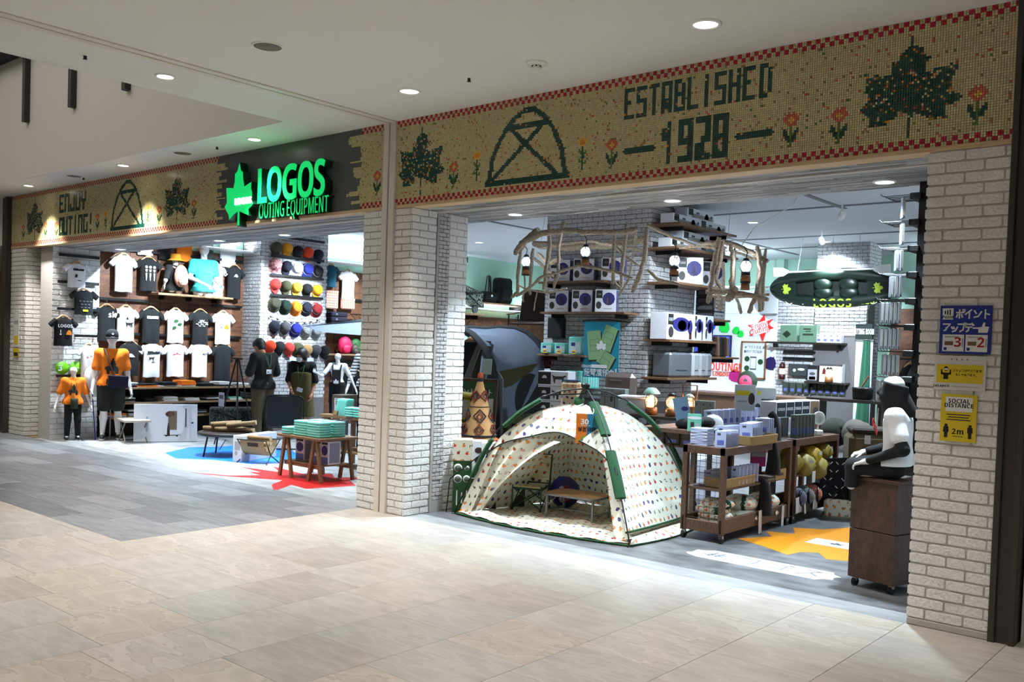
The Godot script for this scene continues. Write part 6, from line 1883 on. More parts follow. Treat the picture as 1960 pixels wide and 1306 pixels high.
	for s in [-1, 1]: put("side", bx(V(s * .29, .39, 0), V(.03, .78, .48), ID, .003), ow, t)
	put("shelf", bx(V(0, .42, 0), V(.56, .025, .46)), ow, t)
	put("back", bx(V(0, .39, -.235), V(.56, .78, .015)), mat("dark_crate"), t)
	t = thing("storage_bag", "mustard yellow storage bag with a grey front on the low cabinet", "bag", V(-7.40, .815, -1.60), .2)
	var my := mat("bag_mustard", Color(.55, .50, .07), .8)
	put("body", bx(V(0, .15, 0), V(.40, .30, .28), ID, .04), my, t)
	put("lid", bx(V(0, .315, 0), V(.44, .04, .32), RZ(-.05), .015), my, t)
	put("front_patch", bx(V(.04, .16, .138), V(.22, .2, .012), ID, .004), mat("patch_grey", Color(.45, .45, .38), .7), t)
	for k in 3:
		t = thing("jar", "%s jar in the low cabinet by the pillar" % ["red and pink", "mustard", "green"][k], "jar", V(-7.22 + .02 * k, .433, -1.42 - .11 * k))
		put("body", lt([W(0, 0), W(.05, 0), W(.055, .03), W(.055, .11), W(.045, .125)], O3, 14), mat("jar_%d" % k, [Color(.55, .08, .10), Color(.55, .45, .08), Color(.1, .35, .1)][k], .4), t)
		put("lid", lt([W(.05, .122), W(.052, .128), W(.05, .16), W(0, .165)], O3, 14), mat("jar_lid", Color(.65, .62, .58), .4), t)

## brush-like lettering: strokes on a grid of ten
const STROKE := {"ポ": "1383 4049 2518 6578 70909272", "イ": "7015 5359", "ン": "1134 185782", "ト": "3039 3475", "ア": "118155 454728", "ッ": "2436 4456 846839", "プ": "11716739 70909272", "デ": "2161 1474 444729 7082 8192", "ー": "1585", "テ": "2171 1484 444729", "セ": "15838366 313888", "ロ": "1181888 811", "ゴ": "127278 1878 7081 8091", "ス": "21714519 5588", "タ": "4014 317139 3466", "フ": "118159", "が": "137359 4019 8396 7182 8091", "マ": "118145 3466", "ク": "4014 317139", "を": "2272 5025 357556 4888 8445", "し": "30375986", "て": "1282824477", "お": "1464 3039 1645858878 7182", "り": "3036 70765 9", "ま": "1373 1575 5057 2738 3888", "す": "1383 50575735 5759", "。": "1838391918", "#": "3128 6158 1484 0676", "絶": "3012 1233 1444 2429 5181 5484 5456 8486 5686 5359 5999", "賛": "1141 0343 2024 5191 5393 7074 2575 2579 7579 2777", "凍": "1122 0917 3191 3383 8386 3686 3336 6069 6639 6699", "結": "3012 1233 1444 2429 5191 7054 5484 5696 5659 5999 9996", "中": "12828616 1612 4049", "設": "1141 0343 1545 1747 1749 6154 6181 8184 5585 8559 5688", "営": "1021 4041 8071 0292 2363 6365 6525 2523 1777 1719 1979 7977", "体": "3014 2329 4292 7079 7337 7397 5787", "験": "1117 1151 1343 1545 1747 7054 7096 5585 5787 7069 6749 7799", "公": "4014 5095 5227 2787 6688", "式": "1272 6069 6999 2555 4548 1858", "無": "1191 0494 2137 4139 5159 7179 0696 0819 7889", "料": "2029 0444 1122 4132 5161 5363 8089 5696", "登": "1141 4123 6152 5294 2676 2678 7678 1999", "場": "2028 0343 0949 5181 8184 5484 5154 4696 6648 8868", "着": "2131 7161 1282 2474 1676 4219 3739 3979 7977", "用": "2028 2081 8089 2383 2686 5059", "消": "1122 0415 0918 6064 4151 8171 3484 3439 8489 3686"}

# text of strokes lying in the x-y plane of its parent, first letter's lower left corner at o
func kana(parent: Node, tx: String, o: Vector3, h: float, m: StandardMaterial3D, th := .12, step := 1.08) -> MeshInstance3D:
	var mb := MB.new()
	var u := h / 9.0
	for i in tx.length():
		for l in (STROKE.get(tx[i], "1181881811") as String).replace(" ", " ").split(" "):
			var n := l.length() / 2
			for k in n - 1:
				var a := W(float(l[k * 2]) + i * 9.0 * step, 9 - float(l[k * 2 + 1])) * u
				var b := W(float(l[k * 2 + 2]) + i * 9.0 * step, 9 - float(l[k * 2 + 3])) * u
				var d := (b - a).normalized() * h * th * .5
				if d == Vector2.ZERO: continue
				var s := W(-d.y, d.x)
				a -= d * .7; b += d * .7
				mb.prism(PackedVector2Array([a - s, b - s, b + s, a + s]), .0008)
	return put("lettering", mb, m, parent, o)

## goods on and beside the centre column
func ledge(at: Vector3, s: Vector3, label: String) -> Node3D:
	var t := thing("column_shelf", label, "shelf", at, 0, "shelves on the centre brick column")
	put("board", bx(O3, s, ID, .003), wood("column_oak", 67, Color(.34, .23, .15), Color(.52, .38, .26), V(1, 2, 1)), t)
	for e in [-.38, .38]:
		put("bracket", bx(V(e * s.x if s.x > s.z else -.02, -.04, e * s.z if s.z > s.x else -.02), V(.02 if s.x > s.z else s.x * .8, .06, .02 if s.z > s.x else s.z * .8)), BK, t)
	return t

func product_box(at: Vector3, s: Vector3, turn: float, label: String, group: String, kind: int):
	var white := mat("carton_white")
	var K := Color(.05, .05, .06); var B := Color(.10, .10, .36)
	var p := []
	if kind == 0: # blue tent carton: black brand square, blue picture, dark disc, grey side
		p = [["f", -s.x * .30, s.y * .78, s.x * .30, s.y * .34, "soot", K, SQUARE], ["f", -s.x * .30, s.y * .78, s.x * .2, s.y * .09, "milk", Color(.8, .8, .8), "LOGOS"], ["f", s.x * .15, s.y * .58, s.x * .42, s.y * .62, "violet", B, OVAL], ["f", s.x * .15, s.y * .52, s.x * .20, s.y * .42, "slate2", Color(.42, .36, .38), TENT], ["f", -s.x * .32, s.y * .30, s.x * .26, s.y * .34, "soot3", Color(.20, .17, .17), DISC], ["f", s.x * .1, s.y * .15, s.x * .4, s.y * .04, "mist", Color(.55, .55, .58)],
			["r", 0, s.y * .5, s.z * .96, s.y * .96, "haze3", Color(.33, .34, .50)], ["r", 0, s.y * .52, s.z * .3, s.y * .2, "soot", K, SQUARE]]
	elif kind == 1: # long green tent carton, long side to the right
		p = [["r", -s.z * .38, s.y * .6, s.z * .17, s.y * .7, "soot", K, SQUARE], ["r", -s.z * .38, s.y * .6, s.z * .12, s.y * .18, "milk", Color.WHITE, "LOGOS"], ["r", s.z * .22, s.y * .46, s.z * .14, s.y * .62, "lime", Color(.32, .40, .06), TENT], ["r", s.z * .05, s.y * .28, s.z * .78, s.y * .4, "dusk", Color(.50, .48, .46)], ["r", s.z * .22, s.y * .46, s.z * .14, s.y * .62, "lime", Color(.32, .40, .06), TENT], ["r", s.z * .40, s.y * .5, s.z * .05, s.y * .3, "violet", B, OVAL], ["r", -s.z * .12, s.y * .6, s.z * .12, s.y * .2, "soot2", K]]
	elif kind == 2: # wide white box with a table picture, long side to the right
		p = [["r", -s.z * .36, s.y * .75, s.z * .20, s.y * .40, "soot", K, SQUARE], ["r", -s.z * .36, s.y * .75, s.z * .15, s.y * .12, "milk", Color.WHITE, "LOGOS"], ["r", -s.z * .34, s.y * .28, s.z * .2, s.y * .42, "soot3", K, DISC], ["r", s.z * .05, s.y * .58, s.z * .5, s.y * .60, "violet", B, OVAL], ["r", s.z * .08, s.y * .55, s.z * .25, s.y * .44, "soot2", K, OVAL], ["r", s.z * .4, s.y * .5, s.z * .14, s.y * .6, "violet", B, OVAL], ["r", s.z * .42, s.y * .16, s.z * .1, s.y * .25, "rust", Color.BLACK, SQUARE]]
	else: # black box with a grey picture facing right
		p = [["r", 0, s.y * .5, s.z * .9, s.y * .86, "mist", Color.WHITE], ["r", 0, s.y * .5, s.z * .5, s.y * .25, "slate3", Color(.14, .15, .15), MOOSE], ["f", 0, s.y * .5, s.x * .8, s.y * .5, "soot2", K]]
	carton("product_box", label, "box", at, s, turn, group, white if kind < 3 else mat("box_black", Color(.05, .05, .05), .5), p)

func column_goods():
	var Z := -4.6
	for r in [[-7.92, 2.64, 1.15, "upper wooden shelf on the column front behind the driftwood lamp"], [-7.72, 2.205, 1.45, "second wooden shelf on the column front, carrying three blue tent cartons"], [-8.05, 1.60, .86, "wooden shelf of standing ice packs left of the hanging poster"], [-8.20, 1.12, .58, "lower wooden shelf of standing ice packs with a yellow star price tag"]]:
		ledge(V(r[0], r[1], Z + .19), V(r[2], .03, .36), r[3])
	for k in 3: product_box(V([-8.20, -7.78, -7.30][k], 2.656, Z + .2), V(.30, .31, .22), .35, "white carton with blue tent picture, %s on the upper column shelf" % ["left", "middle", "right"][k], "blue tent cartons on the column", 0)
	for k in 3: product_box(V([-8.22, -7.80, -7.40][k], 2.221, Z + .2), V(.29, .31, .22), .45, "white carton with blue tent picture, %s on the second column shelf" % ["left", "middle", "right"][k], "blue tent cartons on the column", 0)
	# speaker on the column and carabiners
	var t := thing("wall_speaker", "flat black speaker panel on the column above the ice packs", "speaker", V(-8.38, 2.0, Z + .05))
	put("case", bx(O3, V(.27, .30, .10), ID, .008), mat("speaker_black", Color(.05, .045, .04), .6), t)
	put("grille", bx(V(0, 0, .052), V(.24, .27, .006), ID, .002), mat("speaker_grille", Color(.075, .07, .065), .9), t)
	for k in 5:
		t = thing("carabiner", "red carabiner hanging under the ice pack shelf, %s of five" % ["first", "second", "third", "fourth", "last"][k], "carabiner", V(-8.42 + .045 * k, 1.50, Z + .3), .4, "red carabiners under the ice pack shelf")
		var pts := []
		for q in 13: pts.append(V(cos(TAU * q / 12) * .018, sin(TAU * q / 12) * .065, 0))
		put("ring", tb(pts, .005, 6, false), mat("carabiner_red", Color(.35, .02, .04), .35, .4), t)
		put("gate", bx(V(.018, 0, 0), V(.006, .05, .006)), mat("steel"), t)
	# ice packs stand in rows, broad face towards the room
	for r in [[-8.38, 1.617, 5, false, "left", "upper"], [-8.13, 1.617, 6, false, "middle", "upper"], [-7.86, 1.617, 9, true, "right", "upper"], [-8.17, 1.137, 6, false, "left", "lower"], [-7.90, 1.137, 9, true, "right", "lower"]]:
		for k in r[2]:
			var big: bool = r[3]
			var h := .128 if big else .078
			ice_pack(V(r[0] + .022 * k, r[1] + (.128 if big else .085) , Z + .27 - .031 * k), RY(.35) * RX(PI / 2) * RY(PI / 2), big, "mint ice pack, %s from the front, %s row of the %s column shelf" % [NTH[k], r[4], r[5]], "ice packs on the column shelves")
	for k in 5:
		var p: Array = [[-8.32, 1.655], [-8.06, 1.655], [-7.80, 1.655], [-8.28, 1.175], [-7.92, 1.175]][k]
		t = thing("price_tag", "yellow price tag, %s" % ["left on the upper ice pack shelf", "middle on the upper ice pack shelf", "right on the upper ice pack shelf", "left on the lower ice pack shelf", "right on the lower ice pack shelf"][k], "price tag", V(p[0], p[1], Z + .385), 0, "yellow price tags on the column shelves")
		put("card", bx(O3, V(.075, .055, .003), RX(-.2)), mat("tag_yellow", Color(.80, .62, .08), .5), t)
		put("print", bx(V(0, 0, .003), V(.055, .02, .001), RX(-.2)), mat("ink_soot2"), t)
	t = thing("star_price_tag", "yellow burst-shaped price card with red figures on the lower ice pack shelf", "price tag", V(-8.08, 1.15, Z + .42), .1)
	put("card", pm(poly("-.09,-.10 .09,-.10 .085,.05 .07,.03 .05,.08 .02,.055 0,.095 -.02,.055 -.05,.08 -.07,.03 -.085,.05"), .003), mat("tag_bright", Color(.88, .76, .03), .5), t)
	put("lettering", words("810", .05, .001), mat("ink_red", Color(.7, .08, .05)), t, V(0, -.055, .004))
	t = thing("face_card", "white slanted card on the lower ice pack shelf", "card", V(-8.30, 1.28, Z + .35))
	put("sheet", pm(poly("-.07,-.13 .04,-.13 .09,.06 .06,.13 -.04,.12"), .004), mat("poster_white"), t)
	# hanging poster of ice packs
	t = thing("hanging_poster", "turquoise hanging poster of pale green ice packs on the brick column", "poster", V(-7.395, 1.70, Z + .30), .06)
	put("sheet", bx(O3, V(.57, .77, .004)), mat("poster_cyan", Color(.06, .50, .60), .45), t)
	var pale := mat("poster_pale_green", Color(.50, .65, .46), .5); var dk := mat("poster_dark", Color(.04, .08, .07), .5)
	for q in [[-.11, .06, .22, .40, -.10], [.11, .16, .20, .34, .34], [.08, -.13, .24, .20, .5]]:
		var b := RZ(-q[4])
		put("shade_print", bx(V(q[0] + .018, q[1] - .022, .0025), V(q[2], q[3], .001), b), dk, t)
		var pr := put("pack_print", bx(V(q[0], q[1], .0036 + q[4] * .001), V(q[2], q[3], .001), b), pale, t)
		for e in [[-.07, .0, .004, .16], [.0, .08, .14, .004], [.07, 0, .004, .16], [0, -.08, .14, .004], [0, 0, .14, .004]]:
			put("line_print", bx(V(q[0], q[1], .0045 + q[4] * .001) + b * V(e[0], e[1], 0), V(e[2], e[3], .0006), b), mat("poster_line", Color(.2, .36, .22)), pr)
	put("leaf_print", pm(poly(LEAF, -.0042), .001, T(V(.0, .14, .0055))), mat("print_w"), t)
	kana(t, "絶賛凍結中", V(-.265, -.36, .0058), .092, mat("print_w"), .15)
	put("lettering", words("!", .11, .001), mat("print_w"), t, V(.25, -.31, .006))
	put("lettering", words("LOGOSーーーーーーー", .035, .001), mat("print_w"), t, V(-.1, -.235, .006))
	put("rod", tb([V(-.33, .40, -.02), V(.0, .42, -.03), V(.42, .385, -.05)], .008, 6), BK, t)
	# right side of the column: long shelves with tent cartons
	for r in [[3.42, -4.6, -6.2, .46, "topmost shelf on the column side with long tent cartons"], [3.09, -4.5, -6.2, .5, "second shelf on the column side under long tent cartons"], [2.63, -4.55, -6.1, .44, "third shelf on the column side with two tall blue cartons"], [1.855, -4.55, -5.85, .40, "fourth shelf on the column side with white table boxes"], [1.34, -4.5, -5.85, .42, "fifth shelf on the column side with grey cooler cases"]]:
		ledge(V(-6.86 + r[3] * .5, r[0], (r[1] + r[2]) * .5), V(r[3], .032, r[1] - r[2]), r[4])
	for r in [[3.437, -4.98, .0, "front carton on the topmost column shelf"], [3.437, -5.75, -.02, "rear carton on the topmost column shelf"], [3.572, -5.42, -.04, "carton lying on top of the two topmost tent cartons"], [3.107, -4.95, 0, "front carton on the second column shelf"], [3.107, -5.70, .02, "rear carton on the second column shelf"], [3.237, -5.3, -.03, "carton on top of the pair on the second column shelf"]]:
		product_box(V(-6.62 + r[2], r[0], r[1]), V(.20, .13, .74), .0, "long tent carton, " + r[3], "long tent cartons on the column", 1)
	product_box(V(-6.62, 2.647, -5.2), V(.36, .37, .30), PI / 2 - .75, "large white carton with blue picture, left on the third column side shelf", "tall cartons on the column side", 0)
	product_box(V(-6.62, 2.647, -5.82), V(.34, .37, .26), PI / 2 - .6, "large white carton with blue picture, right on the third column side shelf", "tall cartons on the column side", 0)
	for k in 3: product_box(V(-6.64 + (.02 * k), 1.872, [-4.88, -5.36, -5.62][k]), V(.26, .36, [.68, .24, .24][k]), .0, "white table box with a blue picture, %s on the fourth column side shelf" % ["broad one", "narrow middle one", "narrow right one"][k], "table boxes on the column side", 2)
	for k in 4:
		t = thing("cooler_case", "%s cooler case on the fifth column side shelf" % ["broad grey", "first silver", "second silver", "third silver"][k], "cooler", V(-6.62, 1.357, [-4.90, -5.30, -5.50, -5.68][k]), 0, "cooler cases on the column side")
		var c: Array = [[.58, Color(.36, .37, .39)], [.17, Color(.62, .63, .64)], [.16, Color(.58, .59, .60)], [.16, Color(.52, .53, .55)]][k]
		put("shell", bx(V(0, .17, 0), V(.30, .34, c[0]), ID, .03), mat("case_grey_%d" % k, c[1], .35, .1), t)
		put("handle", tb([V(.0, .34, -c[0] * .25), V(.05, .365, 0), V(.0, .34, c[0] * .25)], .013, 8), mat("case_dark", Color(.16, .16, .17), .5), t)
		put("panel_line", bx(V(.151, .10, 0), V(.004, .012, c[0] * .5)), mat("case_dark"), t)
	for k in 4: product_box(V(-6.66, 2.20 + .108 * k, -5.98), V(.3, .105, .34), .0, "flat black grill box, %s in the pile on the column rear corner" % ["lowest", "second", "third", "topmost"][k], "black boxes on the column", 3)
	for k in 7:
		t = thing("fabric_sample", "folded seat cloth standing %s among the dark ones at the column rear corner" % ["first", "second", "third", "fourth", "fifth", "sixth", "last"][k], "cloth", V(-6.62, 1.66, -5.83 - .07 * k), .1, "folded seats at the column corner")
		put("body", bx(V(0, .14, 0), V(.26, .28 + .01 * (k % 3), .05), RZ(.05), .015), cloth("seat_%d" % (k % 4), [Color(.03, .03, .04), Color(.25, .14, .09), Color(.45, .33, .25), Color(.08, .08, .10)][k % 4]), t)
		put("strap", bx(V(.12, .16, 0), V(.012, .2, .02)), BK, t)
	t = ledge(V(-6.62, 1.64, -6.1), V(.4, .03, .75), "dark shelf carrying folded seats at the column rear corner")
	t = ledge(V(-6.64, 2.18, -5.98), V(.4, .03, .42), "small shelf under the black box pile at the column rear corner")

func driftwood():
	var dw := noisy("driftwood", 33, .03, [[.2, Color(.42, .37, .31)], [.5, Color(.60, .55, .48)], [.8, Color(.72, .67, .60)]], V(1.2, 6, 6), .85, .6)
	var sets := [[".034|-7.05,2.78,-2.00 -6.94,2.90,-2.00 -6.63,3.00,-2.00 -6.33,3.01,-2.00 -5.98,2.97,-2.00 -5.63,2.95,-2.00 -5.36,2.98,-2.00", ".045|-7.10,2.81,-2.10 -6.94,2.96,-2.10 -6.79,3.06,-2.10", ".050|-7.52,3.01,-2.90 -6.94,2.94,-2.90 -6.39,2.94,-2.90 -5.81,2.99,-2.90", ".022|-7.23,2.92,-2.70 -6.87,2.96,-2.70 -6.48,2.98,-2.70 -6.18,2.92,-2.70 -5.72,2.83,-2.70", ".025|-6.60,3.10,-2.05 -6.57,2.86,-2.05 -6.61,2.57,-2.05 -6.64,2.36,-2.05", ".022|-6.48,3.10,-2.15 -6.52,2.87,-2.15 -6.52,2.57,-2.15 -6.57,2.38,-2.15", ".020|-6.94,2.86,-2.20 -6.95,2.59,-2.20 -6.98,2.35,-2.20 -6.95,2.33,-2.20", ".020|-7.05,2.83,-2.10 -7.07,2.58,-2.10 -7.07,2.34,-2.10 -7.17,2.28,-2.10", ".019|-6.96,2.28,-1.95 -6.72,2.41,-1.95 -6.61,2.49,-1.95 -6.31,2.56,-1.95 -6.06,2.61,-1.95 -5.85,2.58,-1.95 -5.61,2.53,-1.95 -5.38,2.46,-1.95", ".016|-7.42,2.47,-2.50 -7.25,2.40,-2.50 -6.92,2.36,-2.50 -6.65,2.41,-2.50", ".022|-5.66,2.93,-2.00 -5.67,2.65,-2.00 -5.66,2.40,-2.00", ".022|-5.57,3.07,-2.10 -5.59,2.82,-2.10 -5.62,2.55,-2.10 -5.61,2.37,-2.10", ".016|-5.77,3.10,-2.60 -5.80,2.83,-2.60 -5.85,2.53,-2.60", ".026|-5.29,2.98,-2.05 -5.31,2.64,-2.05 -5.38,2.43,-2.05 -5.44,2.31,-2.05", ".013|-5.45,2.46,-2.00 -5.51,2.37,-2.00 -5.57,2.28,-2.00", ".018|-5.92,2.87,-2.40 -5.79,2.75,-2.40 -5.58,2.63,-2.40", ".022|-7.33,2.81,-2.70 -7.18,2.70,-2.70 -7.01,2.57,-2.70", ".030|-7.19,2.85,-2.60 -7.02,2.72,-2.60 -6.82,2.76,-2.60", ".012|-7.15,2.60,-2.30 -7.12,2.42,-2.30 -7.16,2.29,-2.30 -7.14,2.24,-2.30", ".010|-7.02,2.36,-2.40 -7.05,2.23,-2.40 -7.06,2.14,-2.40", ".020|-5.57,3.09,-2.50 -5.23,2.93,-2.50 -4.97,2.84,-2.50", ".020|-5.42,2.58,-2.30 -5.28,2.47,-2.30 -5.02,2.41,-2.30", ".014|-5.75,2.42,-2.20 -5.77,2.44,-2.20 -5.67,2.35,-2.20", ".030|-6.32,3.09,-1.98 -6.35,3.02,-1.98"],
		[".028|-4.91,2.85,-2.50 -4.70,2.85,-2.50 -4.55,2.84,-2.50 -4.37,2.76,-2.50 -4.14,2.64,-2.50", ".020|-5.19,2.83,-2.55 -4.91,2.83,-2.55 -4.63,2.80,-2.55", ".030|-4.63,2.89,-2.40 -4.68,2.65,-2.40 -4.70,2.44,-2.40 -4.74,2.22,-2.40", ".020|-4.61,2.88,-2.45 -4.65,2.60,-2.45 -4.68,2.47,-2.45 -4.59,2.32,-2.45", ".026|-4.48,2.81,-2.35 -4.44,2.64,-2.35 -4.45,2.43,-2.35 -4.46,2.26,-2.35", ".016|-4.66,2.85,-2.80 -4.66,2.58,-2.80 -4.66,2.36,-2.80 -4.60,2.25,-2.80 -4.56,2.13,-2.80", ".026|-4.24,2.79,-2.45 -4.19,2.54,-2.45 -4.23,2.28,-2.45 -4.30,2.12,-2.45", ".024|-4.28,2.77,-2.60 -4.28,2.44,-2.60 -4.25,2.14,-2.60", ".022|-4.26,2.80,-2.70 -4.28,2.45,-2.70 -4.27,2.16,-2.70", ".026|-4.76,2.33,-2.40 -4.62,2.35,-2.40 -4.47,2.33,-2.40 -4.24,2.29,-2.40 -4.07,2.25,-2.40", ".020|-4.93,2.33,-2.80 -4.68,2.30,-2.80 -4.25,2.33,-2.80", ".045|-4.47,2.24,-2.35 -4.44,2.32,-2.35 -4.39,2.37,-2.35", ".018|-4.84,2.70,-2.90 -4.83,2.37,-2.90 -4.85,2.16,-2.90", ".014|-4.87,2.44,-2.80 -4.87,2.19,-2.80", ".014|-4.78,2.41,-2.70 -4.77,2.15,-2.70", ".016|-4.65,2.79,-2.70 -4.41,2.70,-2.70 -4.26,2.67,-2.70", ".012|-4.50,2.26,-2.60 -4.45,2.13,-2.60"]]
	for k in 2:
		var c: Vector3 = [V(-6.2, 2.7, -2.4), V(-4.5, 2.5, -2.6)][k]
		var t := thing("driftwood_chandelier", ["wide driftwood chandelier with three lanterns in front of the column", "narrow driftwood chandelier with one lantern left of the boat"][k], "chandelier", c)
		for line in sets[k]:
			var h: PackedStringArray = line.split("|")
			var pts := []; var rad := []
			for w in h[1].split(" "):
				var q := w.split(",")
				pts.append(V(float(q[0]), float(q[1]), float(q[2])) - c)
			var fine := []
			for i in pts.size() - 1:
				for s in 4: fine.append(pts[i].lerp(pts[i + 1], s / 4.0) + V(rng.randf_range(-1, 1), rng.randf_range(-1, 1), rng.randf_range(-1, 1)) * float(h[0]) * .28)
			fine.append(pts[-1])
			for i in fine.size(): rad.append(float(h[0]) * rng.randf_range(.75, 1.12) * (.72 if i == 0 or i == fine.size() - 1 else 1.0))
			put("branch", tb(fine, rad, 9), dw, t)
		for x in [-.7, .7] if k == 0 else [-.1]:
			put("hanging_wire", tb([V(x, .25, .1), V(x * .95, HS - c.y, .0)], .003, 4), mat("steel"), t)
		if k == 1: put("white_cord", tb([V(.0, .3, 0), V(.15, .5, 0), V(.42, .75, -.3), V(.6, HS - c.y, -.5)], .006, 5), mat("cord_white", Color(.8, .8, .8), .5), t)
	for k in 4:
		var p: Vector3 = [V(-7.12, 2.72, -2.3), V(-6.25, 2.80, -2.3), V(-5.09, 2.66, -2.3), V(-4.30, 2.58, -2.35)][k]
		lantern(p, ["clear globe lantern hanging at the left end of the wide chandelier", "clear globe lantern hanging in the middle of the wide chandelier", "clear globe lantern hanging before the tall cartons on the column", "clear globe lantern with two wooden rings in the narrow chandelier"][k], k == 3)

func lantern(p: Vector3, label: String, two: bool):
	var t := thing("hanging_lantern", label, "lantern", p, 0, "lanterns in the driftwood chandeliers")
	var glass := mat("clear_glass", Color(.95, .97, 1.0, .06), .02); glass.transparency = BaseMaterial3D.TRANSPARENCY_ALPHA
	var wd := mat("lantern_wood", Color(.50, .31, .14), .5); var bk := BK
	put("globe", bl(O3, V(.062, .06, .062), 16, 10), glass, t)
	put("bulb", bl(V(0, -.005, 0), V(.022, .034, .022), 10, 8), glow("bulb_cool", Color(.92, .96, 1.0), 6.0), t)
	omni("bulb_light", V(0, 0, 0), Color(.95, .97, 1.0), .1, t, .02)
	for q in 6:
		var u := TAU * q / 6
		var pts := []
		for i in 7: pts.append(V(cos(u) * .066 * sin(PI * (.1 + .8 * i / 6.0)), -.066 * cos(PI * (.1 + .8 * i / 6.0)), sin(u) * .066 * sin(PI * (.1 + .8 * i / 6.0))))
		put("cage_wire", tb(pts, .0028, 4), bk, t)
	put("cap", lt([W(.028, .055), W(.034, .065), W(.02, .085), W(0, .088)], O3, 14), bk, t)
	put("collar", lt([W(.0, -.085), W(.045, -.085), W(.045, -.055), W(0, -.055)], O3, 16), bk, t)
	put("base_ring", lt([W(0, -.15), W(.052, -.15), W(.046, -.09), W(0, -.085)], O3, 16), wd, t)
	put("foot", lt([W(0, -.165), W(.05, -.165), W(.05, -.15), W(0, -.15)], O3, 16), bk, t)
	if two: put("base_ring", lt([W(0, -.235), W(.045, -.235), W(.042, -.17), W(0, -.165)], O3, 16), wd, t)
	put("hook", tb([V(0, .085, 0), V(.01, .14, 0), V(-.02, .20, .02)], .005, 5), bk, t)

